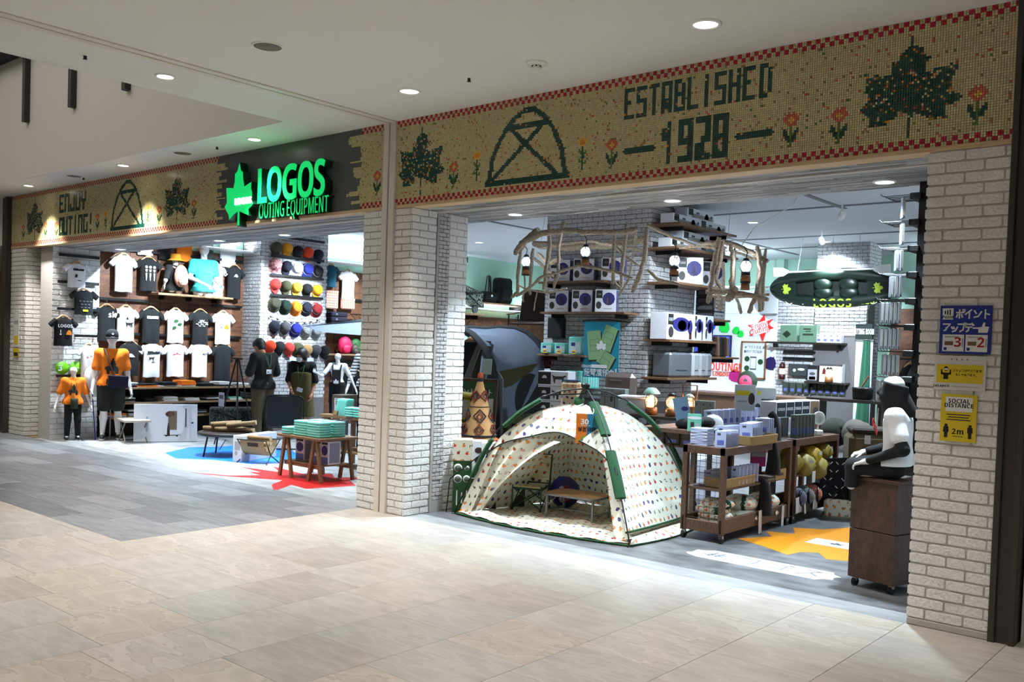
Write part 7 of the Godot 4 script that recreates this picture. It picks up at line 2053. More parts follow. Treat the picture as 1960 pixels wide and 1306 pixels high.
func grey_tent():
	var grey := cloth("tent_grey", Color(.30, .335, .39)); var dark := cloth("tent_dark", Color(.075, .08, .095)); var pale := cloth("tent_pale", Color(.50, .55, .62)); var olive := cloth("tent_olive", Color(.20, .18, .07)); var mesh_black := cloth("tent_mesh", Color(.03, .03, .032)); var lgrey := cloth("tent_light", Color(.36, .37, .38))
	var t := thing("family_tent", "large grey two-hoop family tent with olive side walls behind the middle pillar", "tent", O3)
	var a := poly("-11.35,.02 -11.34,.6 -11.32,1.2 -11.25,1.75 -11.1,2.03 -10.8,2.11 -10.34,2.09 -9.56,2.02 -9.24,1.97 -8.98,1.86 -8.77,1.70 -8.62,1.50 -8.54,1.30 -8.50,1.00 -8.46,.5 -8.45,.02")
	var b := poly("-11.2,.02 -11.19,.6 -11.17,1.2 -11.1,1.65 -10.9,1.88 -10.4,1.97 -10.0,1.98 -9.60,1.97 -9.33,1.99 -9.02,1.98 -8.80,1.92 -8.62,1.80 -8.50,1.68 -8.42,1.56 -8.40,1.45 -8.40,1.40")
	var pa := []; var pb := []
	for k in 16:
		pa.append(V(a[k].x, a[k].y, -3.4)); pb.append(V(b[k].x, b[k].y, -4.40))
	# roof between the hoops, sagging and creased
	var mb := MB.new().smooth(1)
	for i in 11:
		for j in 10:
			var q := []
			for c in [[0, 0], [1, 0], [1, 1], [0, 1]]:
				var k: int = 3 + i + c[0]; var e := float(j + c[1]) / 10.0
				var p: Vector3 = pa[k].lerp(pb[k], e)
				p.y -= sin(e * PI) * (.10 + .025 * sin(k * 1.9)) + .012 * sin(e * 14.0 + k * 1.3)
				q.append(p)
			mb.quad(q[0], q[1], q[2], q[3])
	put("roof", mb, grey, t)
	for h in [[pa, .075], [pb, .06]]:
		var rs := []
		for k in 16:
			var d: Vector3 = (h[0][mini(k + 1, 15)] - h[0][maxi(k - 1, 0)]).normalized()
			var o := V(-d.y, d.x, 0)
			rs.append(MB.ring(h[0][k], o * .035, V(0, 0, -h[1]), 10))
		put("pole_sleeve", MB.new().rings(rs), dark, t)
	# right side below the eave: pale gusset, olive wall with a dark mesh window
	put("gusset", MB.new().smooth(1).prism(PackedVector2Array([W(-8.6, 1.45), W(-8.42, 1.25), W(-8.38, .02), W(-8.5, .02), W(-8.52, 1.0)]), .02, T(V(0, 0, -3.45))), lgrey, t)
	var side := MB.new()
	side.quad(V(-8.46, .02, -3.44), V(-8.43, .02, -4.40), V(-8.44, 1.50, -4.38), V(-8.52, 1.35, -3.46))
	put("side_wall", side, olive, t)
	var win := MB.new(); var pts := []
	for k in 20: pts.append(V(-8.452, .95 + .38 * maxf(-.5, sin(TAU * k / 20)), -4.05 + .3 * cos(TAU * k / 20)))
	for k in range(1, 19): win.tri(pts[0] + V(.02, 0, 0), pts[k] + V(.02, 0, 0), pts[k + 1] + V(.02, 0, 0))
	put("mesh_window", win, mesh_black, t)
	put("side_skirt", MB.new().slab(V(-8.46, .02, -4.38), V(-8.40, .62, -3.7), .004), cloth("tent_brown", Color(.06, .05, .04)), t)
	# front: curtain strips drawn aside in the opening, dark inside
	var strip := func(nm: String, x0: float, x1: float, tx: float, z: float, m: StandardMaterial3D, top: float):
		var g := MB.new().smooth(1)
		for i in 10:
			for j in 5:
				var q := []
				for c in [[0, 0], [1, 0], [1, 1], [0, 1]]:
					var e := float(i + c[1]) / 10.0; var s := float(j + c[0]) / 5.0
					q.append(V(lerpf(lerpf(x0, x1, s), tx + (x1 - x0) * .35 * s, e * e), .02 + top * e, z + .04 * sin(s * 7.0)))
				g.quad(q[0], q[1], q[2], q[3])
		put(nm, g, m, t)
	strip.call("curtain", -9.12, -8.80, -8.78, -3.50, lgrey, 1.68)
	strip.call("curtain", -9.42, -9.14, -8.92, -3.62, olive, 1.75)
	strip.call("curtain", -9.70, -9.50, -9.12, -3.74, cloth("tent_stone", Color(.42, .41, .38)), 1.8)
	strip.call("curtain", -10.05, -9.72, -9.28, -3.90, dark, 1.8)
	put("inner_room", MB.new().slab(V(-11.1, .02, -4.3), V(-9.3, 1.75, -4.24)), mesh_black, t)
	put("rolled_flap", tb([V(-8.74, 1.66, -3.42), V(-8.72, 1.25, -3.42), V(-8.78, 1.05, -3.42)], [.05, .10, .12], 12), grey, t)
	# front awning with its pale sheet and the pointed left end
	var aw := MB.new().smooth(1)
	var tip := V(-13.1, 1.93, -3.55)
	for k in range(4, 10):
		aw.tri(tip + V(0, .02, 0), V(-9.2, 1.78, -2.95), V(-9.6, 1.93, -3.2)) if k == 4 else aw.tri(tip, pa[k - 1], pa[k])
	put("awning", aw, grey, t)
	var fr := MB.new().smooth(1)
	var e0 := [tip, V(-12.0, 1.83, -3.15), V(-11.0, 1.80, -3.0), V(-10.0, 1.78, -2.95), V(-9.05, 1.70, -3.2)]
	var e1 := [tip + V(.1, .04, -.05), pa[4], pa[5], pa[6], pa[9]]
	for k in 4: fr.quad(e0[k], e0[k + 1], e1[k + 1], e1[k])
	put("awning_sheet", fr, pale, t)
	put("guy_line", tb([pa[7], V(-9.9, 1.6, -2.6), V(-9.8, .4, -2.5)], .004, 4), mat("steel"), t)

func rear_left():
	# the left wall far back: shelves with wagon, bags, lounger; kite under the ceiling
	var oak := mat("shelf_oak"); var bk := BK
	for r in [[-14.72, 2.69, -10.4, 1.7, "wooden shelf of black bags on the rear left wall"], [-14.5, 2.40, -8.8, 1.25, "wooden shelf under the hanging camouflage wagon"]]:
		var t := thing("wall_shelf", r[4], "shelf", V(r[0], r[1], r[2]))
		put("board", bx(O3, V(.5, .035, r[3]), ID, .003), oak, t)
		for z in [-.4, .4]: put("bracket", bx(V(-.05, -.06, z * r[3]), V(.38, .09, .02)), bk, t)
	var t := thing("camo_wagon", "pale camouflage folding wagon hanging open on the rear left wall", "wagon", V(-14.55, 2.86, -8.95), PI / 2)
	var cm := cloth("camo_pale", Color.WHITE); noisy_onto(cm, 96, [[.38, Color(.10, .12, .10)], [.45, Color(.55, .58, .52)], [.55, Color(.80, .82, .78)], [.62, Color(.35, .38, .30)]], 2.5)
	var tilt := RZ(-.22)
	put("tub", bx(O3, V(1.1, .36, .35), tilt, .03), cm, t)
	for s in [-1, 1]:
		put("cross_bar", tb([tilt * V(-.5, -.17 * s, .19), tilt * V(.5, .17 * s, .19)], .012, 6), bk, t)
		put("wheel", tb([tilt * V(s * .38, -.26, .10), tilt * V(s * .38, -.26, .15)], .085, 18), mat("wheel_grey", Color(.35, .35, .35), .6), t)
	t = thing("suitcase", "black travel bag standing on the rear left wall shelf", "bag", V(-14.7, 2.71, -10.5), PI / 2)
	put("body", bx(V(0, .31, 0), V(.5, .62, .28), ID, .06), cloth("bag_black", Color(.025, .025, .028)), t)
	put("pocket", bx(V(0, .22, .15), V(.38, .3, .06), ID, .025), cloth("bag_black"), t)
	t = thing("duffel_bag", "black duffel bag with raised handles and white leaf badge, rear left shelf", "bag", V(-14.62, 2.71, -9.9), PI / 2)
	put("body", bx(V(0, .13, 0), V(.56, .26, .26), ID, .08), cloth("bag_black"), t)
	for s in [-1, 1]: put("handle", tb([V(s * .10, .25, 0), V(s * .06, .62, .02), V(s * .01, .64, .02), V(s * .03, .25, .05)], .012, 6), bk, t)
	put("badge", pm(poly(LEAF, -.0018), .004, T(V(0, .2, .131))), mat("print_w"), t)
	t = thing("lounge_chair", "brown canvas lounge chair with wooden arms and black frame above the grey tent", "chair", V(-10.05, 2.02, -6.0), .35)
	var br := cloth("lounge_brown", Color(.22, .13, .11)); var lw := mat("lounge_wood", Color(.45, .28, .13), .5)
	put("seat", bx(V(0, .10, .0), V(.62, .025, .55), RX(.12), .01), br, t)
	put("backrest", bx(V(0, .40, -.30), V(.62, .55, .025), RX(-.25), .01), br, t)
	for s in [-1, 1]:
		put("arm", bx(V(s * .34, .25, .0), V(.05, .02, .55), RX(.1), .006), lw, t)
		put("leg", tb([V(s * .33, .24, .24), V(s * .33, -.25, .26), V(s * .33, -.28, -.2), V(s * .33, .24, -.22)], .014, 8), bk, t)
		put("side_lattice", tb([V(s * .33, -.2, .2), V(s * .33, .2, -.15)], .007, 6), bk, t)
	t = thing("column_shelf", "high wooden ledge carrying the brown lounge chair left of the column", "shelf", V(-10.05, 1.72, -6.0), .35)
	put("board", bx(O3, V(.8, .04, .7), ID, .003), oak, t)
	put("support", MB.new().slab(V(-.35, -1.72, -.3), V(.35, -.02, .3), .004), mat("kraft"), t)
	t = thing("kite", "small red, yellow and green kite hanging below the shop ceiling at the pillar", "kite", V(-14.5, 3.35, -8.75), PI / 2)
	put("sail", pm(poly("-.25,.22 .25,.28 -.1,.05"), .01), mat("kite_red", Color(.5, .12, .10), .6), t)
	put("tail", pm(poly("-.1,.06 .2,.2 -.25,-.25"), .012), mat("kite_yellow", Color(.65, .55, .10), .6), t)
	put("wing", pm(poly(".05,.24 .3,.33 .3,.22"), .014), mat("kite_blue", Color(.05, .12, .35), .6), t)
	for k in 2:
		t = thing("bucket", ["lime yellow", "magenta"][k] + " soft bucket on the shelf edge above the grey tent", "bucket", V(-14.45, 1.9, -9.2 - .9 * k), 0, "soft buckets above the grey tent")
		put("body", lt([W(.12, 0), W(.19, .24), W(.18, .24), W(.11, .01)], O3, 16), mat("bucket_%d" % k, [Color(.62, .62, .12), Color(.75, .12, .55)][k], .5), t)
		put("handle", tb([V(-.18, .24, 0), V(0, .40, 0), V(.18, .24, 0)], .01, 6), lw, t)
	t = thing("wall_shelf", "dark low shelf of soft buckets on the rear left wall", "shelf", V(-14.6, 1.88, -9.6))
	put("board", bx(O3, V(.6, .03, 2.2)), oak, t)
	for z in [-.8, .8]: put("bracket", bx(V(-.05, -.06, z), V(.45, .09, .02)), bk, t)

## right side of the shop
func right_side():
	carts()
	seated()
	hooks()
	rear_wall()
	boat()
	notices()
	small_fittings()

func wheel(t: Node, p: Vector3, r := .035):
	put("caster", tb([p + V(-.014, r, 0), p + V(.014, r, 0)], r, 14), BK, t)
	put("caster_fork", bx(p + V(0, r * 1.7, 0), V(.04, r * .9, .03), ID, .004), mat("steel"), t)

# small flat packs in a row or pile; each is a thing of its own
func packs(n: int, at: Vector3, step: Vector3, s: Vector3, turn: float, m: StandardMaterial3D, label: String, cat: String, group: String, lean := .0):
	var nm := ["first", "second", "third", "fourth", "fifth", "sixth", "seventh", "eighth", "ninth", "tenth", "eleventh", "twelfth"]
	var key := "pk_%s" % s
	for k in n:
		var t := thing(cat.replace(" ", "_"), label % nm[k], cat, at + step * k, turn + rng.randf_range(-.04, .04), group)
		t.rotate_object_local(Vector3.RIGHT, lean)
		put("body", unit(key, s, .003), m, t, V(0, s.y * .5, 0))
		if s.y > s.x * .4: # upright card: a mark and a picture on its face, a mark on its edge
			put("mark", unit(key + "m", V(s.x * .3, s.y * .12, .001), 0), mat("ink_soot2"), t, V(-s.x * .15, s.y * .8, s.z * .5 + .0006))
			put("print", unit(key + "p", V(s.x * .6, s.y * .28, .001), 0), mat("ink_haze"), t, V(0, s.y * .3, s.z * .5 + .0006))
		else: put("mark", unit(key + "m", V(s.x * .2, .001, s.z * .2), 0), mat("ink_soot2"), t, V(0, s.y + .0006, 0))

func carts():
	var rack := wood("rack_wood", 73, Color(.24, .15, .09), Color(.38, .26, .17), V(2, .4, 2))
	var pk := mat("pack_pale", Color(.66, .69, .80), .4); var wire := mat("wire_grey", Color(.30, .30, .30), .4, .6)
	var green := cloth("sleeve_green"); var blk := cloth("gaiter_black", Color(.02, .02, .022)); var my := mat("bag_mustard")
	var straw := noisy("straw", 81, .08, [[.3, Color(.42, .32, .18)], [.7, Color(.66, .54, .34)]], V(3, 9, 3), .9, .8)
	for c in 2:
		var z0: float = [-1.28, -2.78][c]; var z1: float = [-2.70, -3.92][c]; var l := z0 - z1
		var t := thing("display_cart", ["wooden display cart on casters with a wire mesh end, beside the dome tent", "second wooden display cart, holding yellow bags, behind the first one"][c], "cart", V(-4.10, 0, (z0 + z1) * .5), 0)
		for x in [-.19, .19]:
			for z in [-.5, .5]:
				put("post", bx(V(x, .47, z * (l - .05)), V(.05, .78, .05), ID, .003), rack, t)
				wheel(t, V(x, 0, z * (l - .06)))
			put("top_rail", bx(V(x, .825, 0), V(.052, .07, l), ID, .003), rack, t)
			put("low_rail", bx(V(x, .15, 0), V(.03, .13, l), ID, .003), rack, t)
		for z in [-.5, .5]:
			put("top_rail", bx(V(0, .825, z * (l - .05)), V(.38, .07, .05), ID, .003), rack, t)
			put("low_rail", bx(V(0, .135, z * (l - .05)), V(.38, .10, .035), ID, .003), rack, t)
		put("top_board", bx(V(0, .845, 0), V(.40, .018, l - .02)), rack, t)
		put("shelf", bx(V(0, .475, 0), V(.36, .02, l - .06)), rack, t)
		put("bottom", bx(V(0, .10, 0), V(.38, .02, l - .06)), rack, t)
		if c == 0:
			for k in 7: put("mesh_wire", tb([V(-.165 + .055 * k, .18, l * .5 - .04), V(-.165 + .055 * k, .79, l * .5 - .04)], .0022, 4), wire, t)
			for k in 12: put("mesh_wire", tb([V(-.17, .20 + .052 * k, l * .5 - .04), V(.17, .20 + .052 * k, l * .5 - .04)], .0022, 4), wire, t)
	# on the first cart
	packs(11, V(-4.20, .856, -1.42), V(0, .0145, 0), V(.17, .013, .15), .1, pk, "pale flat pack, %s from below in the pile at the cart corner", "flat pack", "flat packs on the cart")
	packs(9, V(-3.98, .856, -1.36), V(.0, 0, -.03), V(.10, .15, .02), .5, pk, "pale upright pack, %s from the front corner of the cart", "upright pack", "upright packs on the cart", -.12)
	packs(7, V(-4.12, .856, -1.66), V(.0, 0, -.05), V(.11, .17, .025), .5, pk, "pale upright pack, %s in the rear row of the first cart", "upright pack", "upright packs on the cart", -.1)
	packs(8, V(-3.96, .90, -1.82), V(-.01, 0, -.05), V(.12, .16, .02), .5, pk, "pale leaning pack, %s in the straw basket on the first cart", "leaning pack", "packs in the straw basket", -.35)
	packs(6, V(-4.02, .92, -2.28), V(0, 0, -.05), V(.14, .17, .02), .5, pk, "pale leaning pack, %s in the far straw basket", "leaning pack", "packs in the straw basket", -.4)
	for q in [[-3.97, .856, -2.02, .55, "long straw basket of packs on the first cart"], [-4.02, .486, -1.66, .6, "straw basket of packs on the cart shelf behind the mesh"]]:
		var t := thing("basket", q[4], "basket", V(q[0], q[1], q[2]), .0)
		for s in [-1, 1]:
			put("wall", bx(V(s * .10, .045, 0), V(.016, .09, q[3]), RZ(-.12 * s), .006), straw, t)
			put("wall", bx(V(0, .045, s * q[3] * .5), V(.20, .09, .016), ID, .006), straw, t)
		put("bottom", bx(V(0, .006, 0), V(.2, .012, q[3])), straw, t)
	packs(10, V(-4.10, .50, -1.42), V(.0, 0, -.05), V(.12, .13, .02), .4, pk, "pale pack, %s from the mesh on the cart shelf", "shelf pack", "packs on the cart shelf", -.2)
	packs(6, V(-3.95, .50, -1.62), V(.0, 0, -.075), V(.08, .17, .03), .4, pk, "taller pale pack, %s in the outer row of the cart shelf", "shelf pack", "packs on the cart shelf", -.1)
	var t: Node3D
	for k in 9:
		t = thing("folded_tarp", "folded fruit print sheet with green straps, %s" % ["front left lowest in the cart", "front left second in the cart", "front left third in the cart", "front left topmost in the cart", "bulging one at the cart middle", "upper one at the cart middle", "lower one at the far cart end", "upper one at the far cart end", "small one hanging over the cart edge"][k], "folded sheet", V([-4.12, -4.11, -4.13, -4.10, -4.05, -4.08, -4.05, -4.06, -3.95][k], [.115, .17, .225, .28, .12, .24, .12, .22, .20][k], [-1.56, -1.56, -1.55, -1.57, -1.98, -2.0, -2.42, -2.45, -2.2][k]), 0, "folded fruit print sheets in the cart")
		var s: float = .6 if k == 8 else 1.0
		put("body", bl(V(0, .035, 0), V(.165, .05 if k < 4 else .085, .15) * s, 16, 8), fruit(.64), t)
		put("strap", bl(V(.05, .035, .02), V(.12, .055 if k < 4 else .08, .06) * s, 10, 7, RY(k)), green, t)
	for q in [[-3.90, .86, -2.28, .30, "black neck gaiter hanging over the first cart's upper edge"], [-3.895, .50, -2.12, .32, "black neck gaiter hanging below the cart shelf"], [-4.02, 1.12, -2.52, .26, "black neck gaiter hanging from the upper display above the carts"]]:
		t = thing("neck_gaiter", q[4], "neck gaiter", V(q[0], q[1], q[2]))
		put("cloth", tb([V(-.03, 0, 0), V(.0, -.03, 0), V(.012, -q[3] * .5, .0), V(.01, -q[3], 0)], [.04, .045, .06, .075], 12), blk, t)
		put("hem", tb([V(.01, -q[3], 0), V(.01, -q[3] - .008, 0)], .077, 12), blk, t)
	carton("price_board", "pink and grey price board standing inside the first cart", "sign", V(-4.08, .60, -2.35), V(.14, .15, .006), .5, "", mat("board_pink", Color(.72, .15, .48), .5), [["f", 0, .12, .13, .05, "mist", Color.WHITE], ["f", .0, .05, .003, .09, "soot2", Color.BLACK], ["f", .03, .05, .05, .003, "soot2", Color.BLACK]])
	carton("name_board", "straw coloured name plate hanging at the cart shelf edge", "sign", V(-3.875, .49, -2.42), V(.006, .10, .24), 0, "", straw, [["r", 0, .05, .2, .03, "umber", Color.BLACK, "LOGOS"]])
	# on and in the second cart
	packs(6, V(-4.18, .856, -2.86), V(.0, 0, -.055), V(.09, .20, .05), .45, mat("box_silver", Color(.45, .47, .47), .5), "grey fan box with a white edge, %s on the second cart", "fan box", "grey fan boxes on the second cart")
	packs(6, V(-4.0, .856, -2.98), V(.005, 0, -.075), V(.07, .24, .06), .45, mat("box_grey_green", Color(.34, .38, .36), .5), "tall grey green fan box, %s on the second cart", "fan box", "grey fan boxes on the second cart")
	for k in 5:
		carton("fan_box", ["white box with a dark blue head and white letters, %s on the second cart" % NTH[k], "brown box with a pale picture at the end of the second cart"][0 if k < 4 else 1] if k < 4 else "brown box with a pale picture at the end of the second cart", "box", V(-4.28 + (.0 if k < 4 else .02), .856, -3.08 - .205 * k), V(.2, .36, .19), PI / 2 - .15, "tall fan boxes on the second cart", mat("carton_white"), [["f", 0, .27, .17, .16, "blueblack", Color(.04, .04, .10)], ["f", 0, .28, .14, .03, "milk", Color.WHITE, "LOGOS"], ["f", 0, .10, .17, .14, "mist", Color.WHITE]] if k < 4 else [["f", 0, .18, .18, .34, "tanbox", Color(.40, .31, .21)], ["f", .02, .24, .08, .10, "soot3", Color.BLACK, OVAL], ["f", .05, .07, .04, .03, "rust", Color.BLACK, OVAL]])
	t = thing("desk_fan", "small white desk fan in front of the boxes on the second cart", "fan", V(-3.98, .856, -3.55), .9)
	var wf := mat("fan_white", Color(.78, .78, .76), .4)
	put("base", bx(V(0, .03, 0), V(.09, .06, .08), ID, .01), wf, t)
	put("stem", tb([V(0, .06, 0), V(0, .12, 0)], .012, 8), wf, t)
	for r in [.07, .05, .03]: put("guard_ring", lt([W(r, .0), W(r + .004, .008), W(r + .004, .014), W(r, .02)], V(0, .185, 0), 20, RX(PI / 2)), wf, t)
	for k in 3: put("blade", bl(V(cos(TAU * k / 3) * .03, .185 + sin(TAU * k / 3) * .03, 0), V(.03, .018, .004), 10, 6, RZ(TAU * k / 3)), wf, t)
	for k in 6:
		t = thing("rain_poncho", "mustard yellow bundled poncho, %s" % ["first from the left on the cart shelf", "second on the cart shelf, hanging out", "third on the cart shelf", "bright one at the far cart end", "lower one hanging over the edge", "small one at the rear of the shelf"][k], "poncho", V([-4.0, -3.95, -3.97, -3.98, -3.92, -4.15][k], [.60, .57, .64, .66, .52, .6][k], -2.92 - [.0, .2, .42, .72, .5, .3][k]), .3 * k, "mustard ponchos on the second cart")
		var b := MB.new().smooth(1)
		var rs := []
		for i in 9:
			var ring := []
			for j in 18:
				var u := TAU * j / 18; var v := PI * i / 8.0
				var r := 1.0 + .16 * sin(u * 4 + i * 1.3 + k) + .10 * cos(u * 7 - i)
				ring.append(V(cos(u) * sin(v) * .12 * r, -cos(v) * .125, -sin(u) * sin(v) * .11 * r))
			rs.append(ring)
		put("body", b.rings(rs), mat("poncho_%d" % (k % 3), [Color(.48, .40, .08), Color(.55, .50, .22), Color(.62, .50, .05)][k % 3], .55), t)
		put("tag", bx(V(.09, .05, .08), V(.05, .035, .003), RY(.8)), mat("card_grey"), t)
	for k in 5:
		t = thing("rolled_mat", "%s rolled pouch in the low box of the second cart" % ["blue and yellow patterned", "sky blue patterned", "pink fruit patterned", "brown tied", "mustard"][k], "pouch", V(-3.94, .25, -2.95 - .19 * k), .2 * k, "rolled pouches in the second cart")
		var pm := cloth("roll_%d" % k, Color.WHITE)
		if k < 3: noisy_onto(pm, 120 + k, [[[.35, Color(.08, .16, .4)], [.5, Color(.65, .5, .2)], [.62, Color(.2, .35, .55)]], [[.4, Color(.25, .4, .5)], [.6, Color(.5, .42, .28)]], [[.4, Color(.65, .38, .28)], [.5, Color(.75, .6, .45)], [.6, Color(.55, .14, .1)]]][k], 8.0)
		else: pm.albedo_color = [Color(.20, .13, .10), Color(.48, .38, .08)][k - 3]
		put("roll", bl(O3, V(.12, .105, .085), 14, 9), pm, t)
		put("tie", lt([W(.086, -.01), W(.092, 0), W(.086, .01)], V(.07, 0, 0), 14, RZ(PI / 2)), BK, t)
	for k in 6:
		t = thing("paper_tag", "white paper tag hanging %s" % ["below the first cart, left one", "below the first cart, right one", "on the second cart box, left one", "on the second cart box, middle one", "on the second cart box, narrow one", "between the upper bags of the second cart"][k], "tag", V([-3.87, -3.87, -3.865, -3.865, -3.865, -3.86][k], [.12, .12, .19, .18, .15, .45][k], [-2.0, -2.5, -2.86, -3.28, -3.02, -3.2][k]), PI / 2, "paper tags on the carts")
		put("sheet", bx(V(0, 0, 0), V([.06, .05, .14, .11, .035, .08][k], [.22, .2, .16, .15, .14, .12][k], .003), RZ([.05, -.03, .08, .02, .2, .0][k])), mat("paper_white", Color(.70, .70, .68), .7), t)
		put("string", tb([V(0, .07, 0), V(.01, .14, -.01)], .002, 4), BK, t)
	# upper display behind the carts: small table with caps, cards and leaflet
	t = thing("display_table", "narrow wooden table of masks and caps behind the first cart", "table", V(-4.75, 0, -2.7))
	put("top", bx(V(0, .93, 0), V(.62, .04, 2.0), ID, .003), rack, t)
	for x in [-.26, .26]:
		for z in [-.9, .9]: put("leg", bx(V(x, .455, z), V(.05, .91, .05), ID, .003), rack, t)
	packs(9, V(-4.62, .95, -2.35), V(.0, 0, -.13), V(.14, .17, .02), .6, pk, "pale card pack, %s in the row on the narrow table", "card pack", "card packs on the narrow table", -.15)
	t = thing("black_cloth_pile", "crumpled black cloth on the narrow table left of the white cap", "cloth", V(-4.58, .99, -1.9))
	for k in 3: put("fold", bl(V(.05 * k - .05, .01 * k, -.09 * k), V(.13, .06, .10), 12, 7, RY(k)), blk, t)
	head_cover("cap", V(-4.50, .955, -2.18), RY(1.0), cloth("white", Color.WHITE), "white cap lying on the narrow table above the carts", "")
	t = thing("leaflet", "tilted blue and white leaflet standing above the narrow table", "leaflet", V(-4.72, 1.10, -1.95), .5)
	put("sheet", bx(O3, V(.15, .31, .003), RZ(.22)), mat("leaflet_blue", Color(.45, .58, .68), .5), t)
	put("print", pm(scaled(OVAL.substr(1), .05, .05), .001, T(V(.02, .04, .002))), mat("ink_violet"), t)
	put("print", pm(poly("-.02,-.13 .07,-.14 .05,-.06"), .001, T(V(0, 0, .002))), mat("ink_red"), t)
	carton("price_card", "pale green price card standing in front of the leaflet", "card", V(-4.42, .95, -1.66), V(.13, .17, .004), .5, "", mat("card_green", Color(.40, .68, .58), .5), [["f", 0, .13, .10, .03, "milk", Color.WHITE, OVAL], ["f", -.02, .06, .035, .06, "soot3", Color.BLACK], ["f", .03, .06, .03, .03, "mist", Color.WHITE]])
	# lantern table
	t = thing("display_table", "dark table of lit lanterns behind the dome tent", "table", V(-5.55, 0, -3.35))
	put("top", bx(V(0, .93, 0), V(1.15, .035, .5), ID, .003), mat("table_dark"), t)
	for x in [-.5, .5]:
		for z in [-.2, .2]: put("leg", bx(V(x, .455, z), V(.045, .91, .045)), mat("table_dark"), t)
	put("lower_board", bx(V(0, .62, 0), V(1.1, .02, .45)), rack, t)
	for k in 3:
		var p: Array = [[-5.90, .948, -3.25, 1], [-5.62, .948, -3.25, 0], [-5.36, .948, -3.2, 2]][k]
		table_lantern(V(p[0], p[1], p[2]), p[3], ["lit lantern with a pale green shade on the lantern table", "lit round glass lantern on a wooden base on the lantern table", "lit lantern with a square wooden handle on the lantern table"][k])
	packs(3, V(-5.20, .948, -3.12), V(.085, 0, .0), V(.07, .22, .07), .3, mat("flask_grey", Color(.42, .45, .42), .4), "grey flask box, %s beside the wooden handled lantern", "flask box", "flask boxes on the lantern table")
	packs(4, V(-5.95, .632, -3.2), V(.2, 0, 0), V(.16, .14, .1), .2, mat("kraft"), "brown pouch, %s on the lower board of the lantern table", "pouch", "pouches under the lanterns")
	# things left of it, before the column
	t = thing("cooler_bag", "silver soft cooler bag left of the lanterns", "bag", V(-6.15, .80, -3.3), .35)
	put("body", bx(V(0, .17, 0), V(.40, .34, .26), ID, .035), mat("cooler_silver", Color(.50, .53, .58), .35, .2), t)
	put("lid", bx(V(0, .345, 0), V(.41, .03, .28), ID, .01), mat("carton_white"), t)
	put("stand", bx(V(0, -.4, 0), V(.42, .8, .3)), mat("dark_crate"), t)
	packs(5, V(-6.75, .80, -3.5), V(.075, 0, 0), V(.06, .42, .2), .35, mat("box_silver"), "silver and black folding grill box, %s behind the tent hub" % "%s", "grill box", "silver grill boxes behind the tent")
	t = thing("hard_case", "brown hard shell case standing under the hanging poster", "case", V(-6.98, .80, -4.2), .2)
	put("shell", bx(V(0, .30, 0), V(.44, .60, .16), ID, .06), mat("case_brown", Color(.36, .31, .29), .35), t)
	put("handle", bx(V(-.04, .50, .082), V(.18, .02, .01)), mat("steel"), t)
	t = thing("display_bench", "dark low bench of boxes behind the dome tent", "bench", V(-7.2, 0, -3.85))
	put("top", bx(V(0, .775, 0), V(1.5, .05, 1.0)), mat("table_dark"), t)
	put("side", bx(V(0, .375, 0), V(1.4, .75, .9)), mat("dark_crate"), t)
	for k in 3: carton("carton", "black and white camping carton, %s in the stack behind the dome tent" % ["lowest", "middle", "topmost"][k], "carton", V(-7.62, .80 + .2 * k, -3.62), V(.42, .195, .3), .3, "camping cartons behind the tent", mat("carton_white"), [["f", -.12, .1, .18, .16, "umber2", Color(.07, .06, .06)], ["f", .09, .1, .12, .11, "soot3", Color.BLACK, MOOSE], ["f", -.12, .12, .06, .04, "milk", Color.WHITE, TENT]])
	t = thing("print_bag", "tall upright bag with a strawberry and hedgehog print behind the tent", "bag", V(-7.28, .80, -3.5), .3)
	put("body", bx(V(0, .24, 0), V(.27, .48, .12), ID, .04), fruit(.6, "hedgehog"), t)
	mats["fabric_hedgehog"].albedo_color = Color(.95, .82, .72)
	put("rim", bx(V(0, .485, 0), V(.22, .02, .09), ID, .006), mat("rim_blue", Color(.15, .28, .42), .6), t)

func table_lantern(p: Vector3, kind: int, label: String):
	var t := thing("table_lantern", label, "lantern", p, .2, "lit lanterns on the table")
	var bk := BK; var wd := mat("lantern_wood")
	put("base", lt([W(0, 0), W(.075, 0), W(.07, .09), W(0, .09)], O3, 16) if kind != 2 else bx(V(0, .07, 0), V(.13, .14, .13), ID, .006), wd, t)
	put("globe", bl(V(0, .165, 0), V(.07, .072, .07), 16, 10), mat("clear_glass"), t)
	put("bulb", bl(V(0, .155, 0), V(.03, .04, .03), 10, 8), glow("bulb_warm", Color(1.0, .72, .45), 6.0), t)
	omni("bulb_light", V(0, .155, 0), Color(1.0, .75, .5), .08, t, .02)
	if kind == 1: put("shade", lt([W(.10, .25), W(.095, .27), W(.05, .32), W(0, .325)], O3, 18), mat("shade_green", Color(.55, .68, .62), .5), t)
	else: put("cap", lt([W(.05, .235), W(.06, .245), W(.03, .275), W(0, .28)], O3, 16), bk if kind == 0 else mat("lamp_white"), t)
	for k in 4: put("cage_wire", tb([V(cos(k * PI / 2 + .7) * .075, .08, sin(k * PI / 2 + .7) * .075), V(cos(k * PI / 2 + .7) * .09, .17, sin(k * PI / 2 + .7) * .09), V(cos(k * PI / 2 + .7) * .055, .25, sin(k * PI / 2 + .7) * .055)], .004, 5), bk, t)
	if kind == 2: put("handle", tb([V(-.085, .1, 0), V(-.085, .38, 0), V(.085, .38, 0), V(.085, .1, 0)], .011, 8), wd, t)

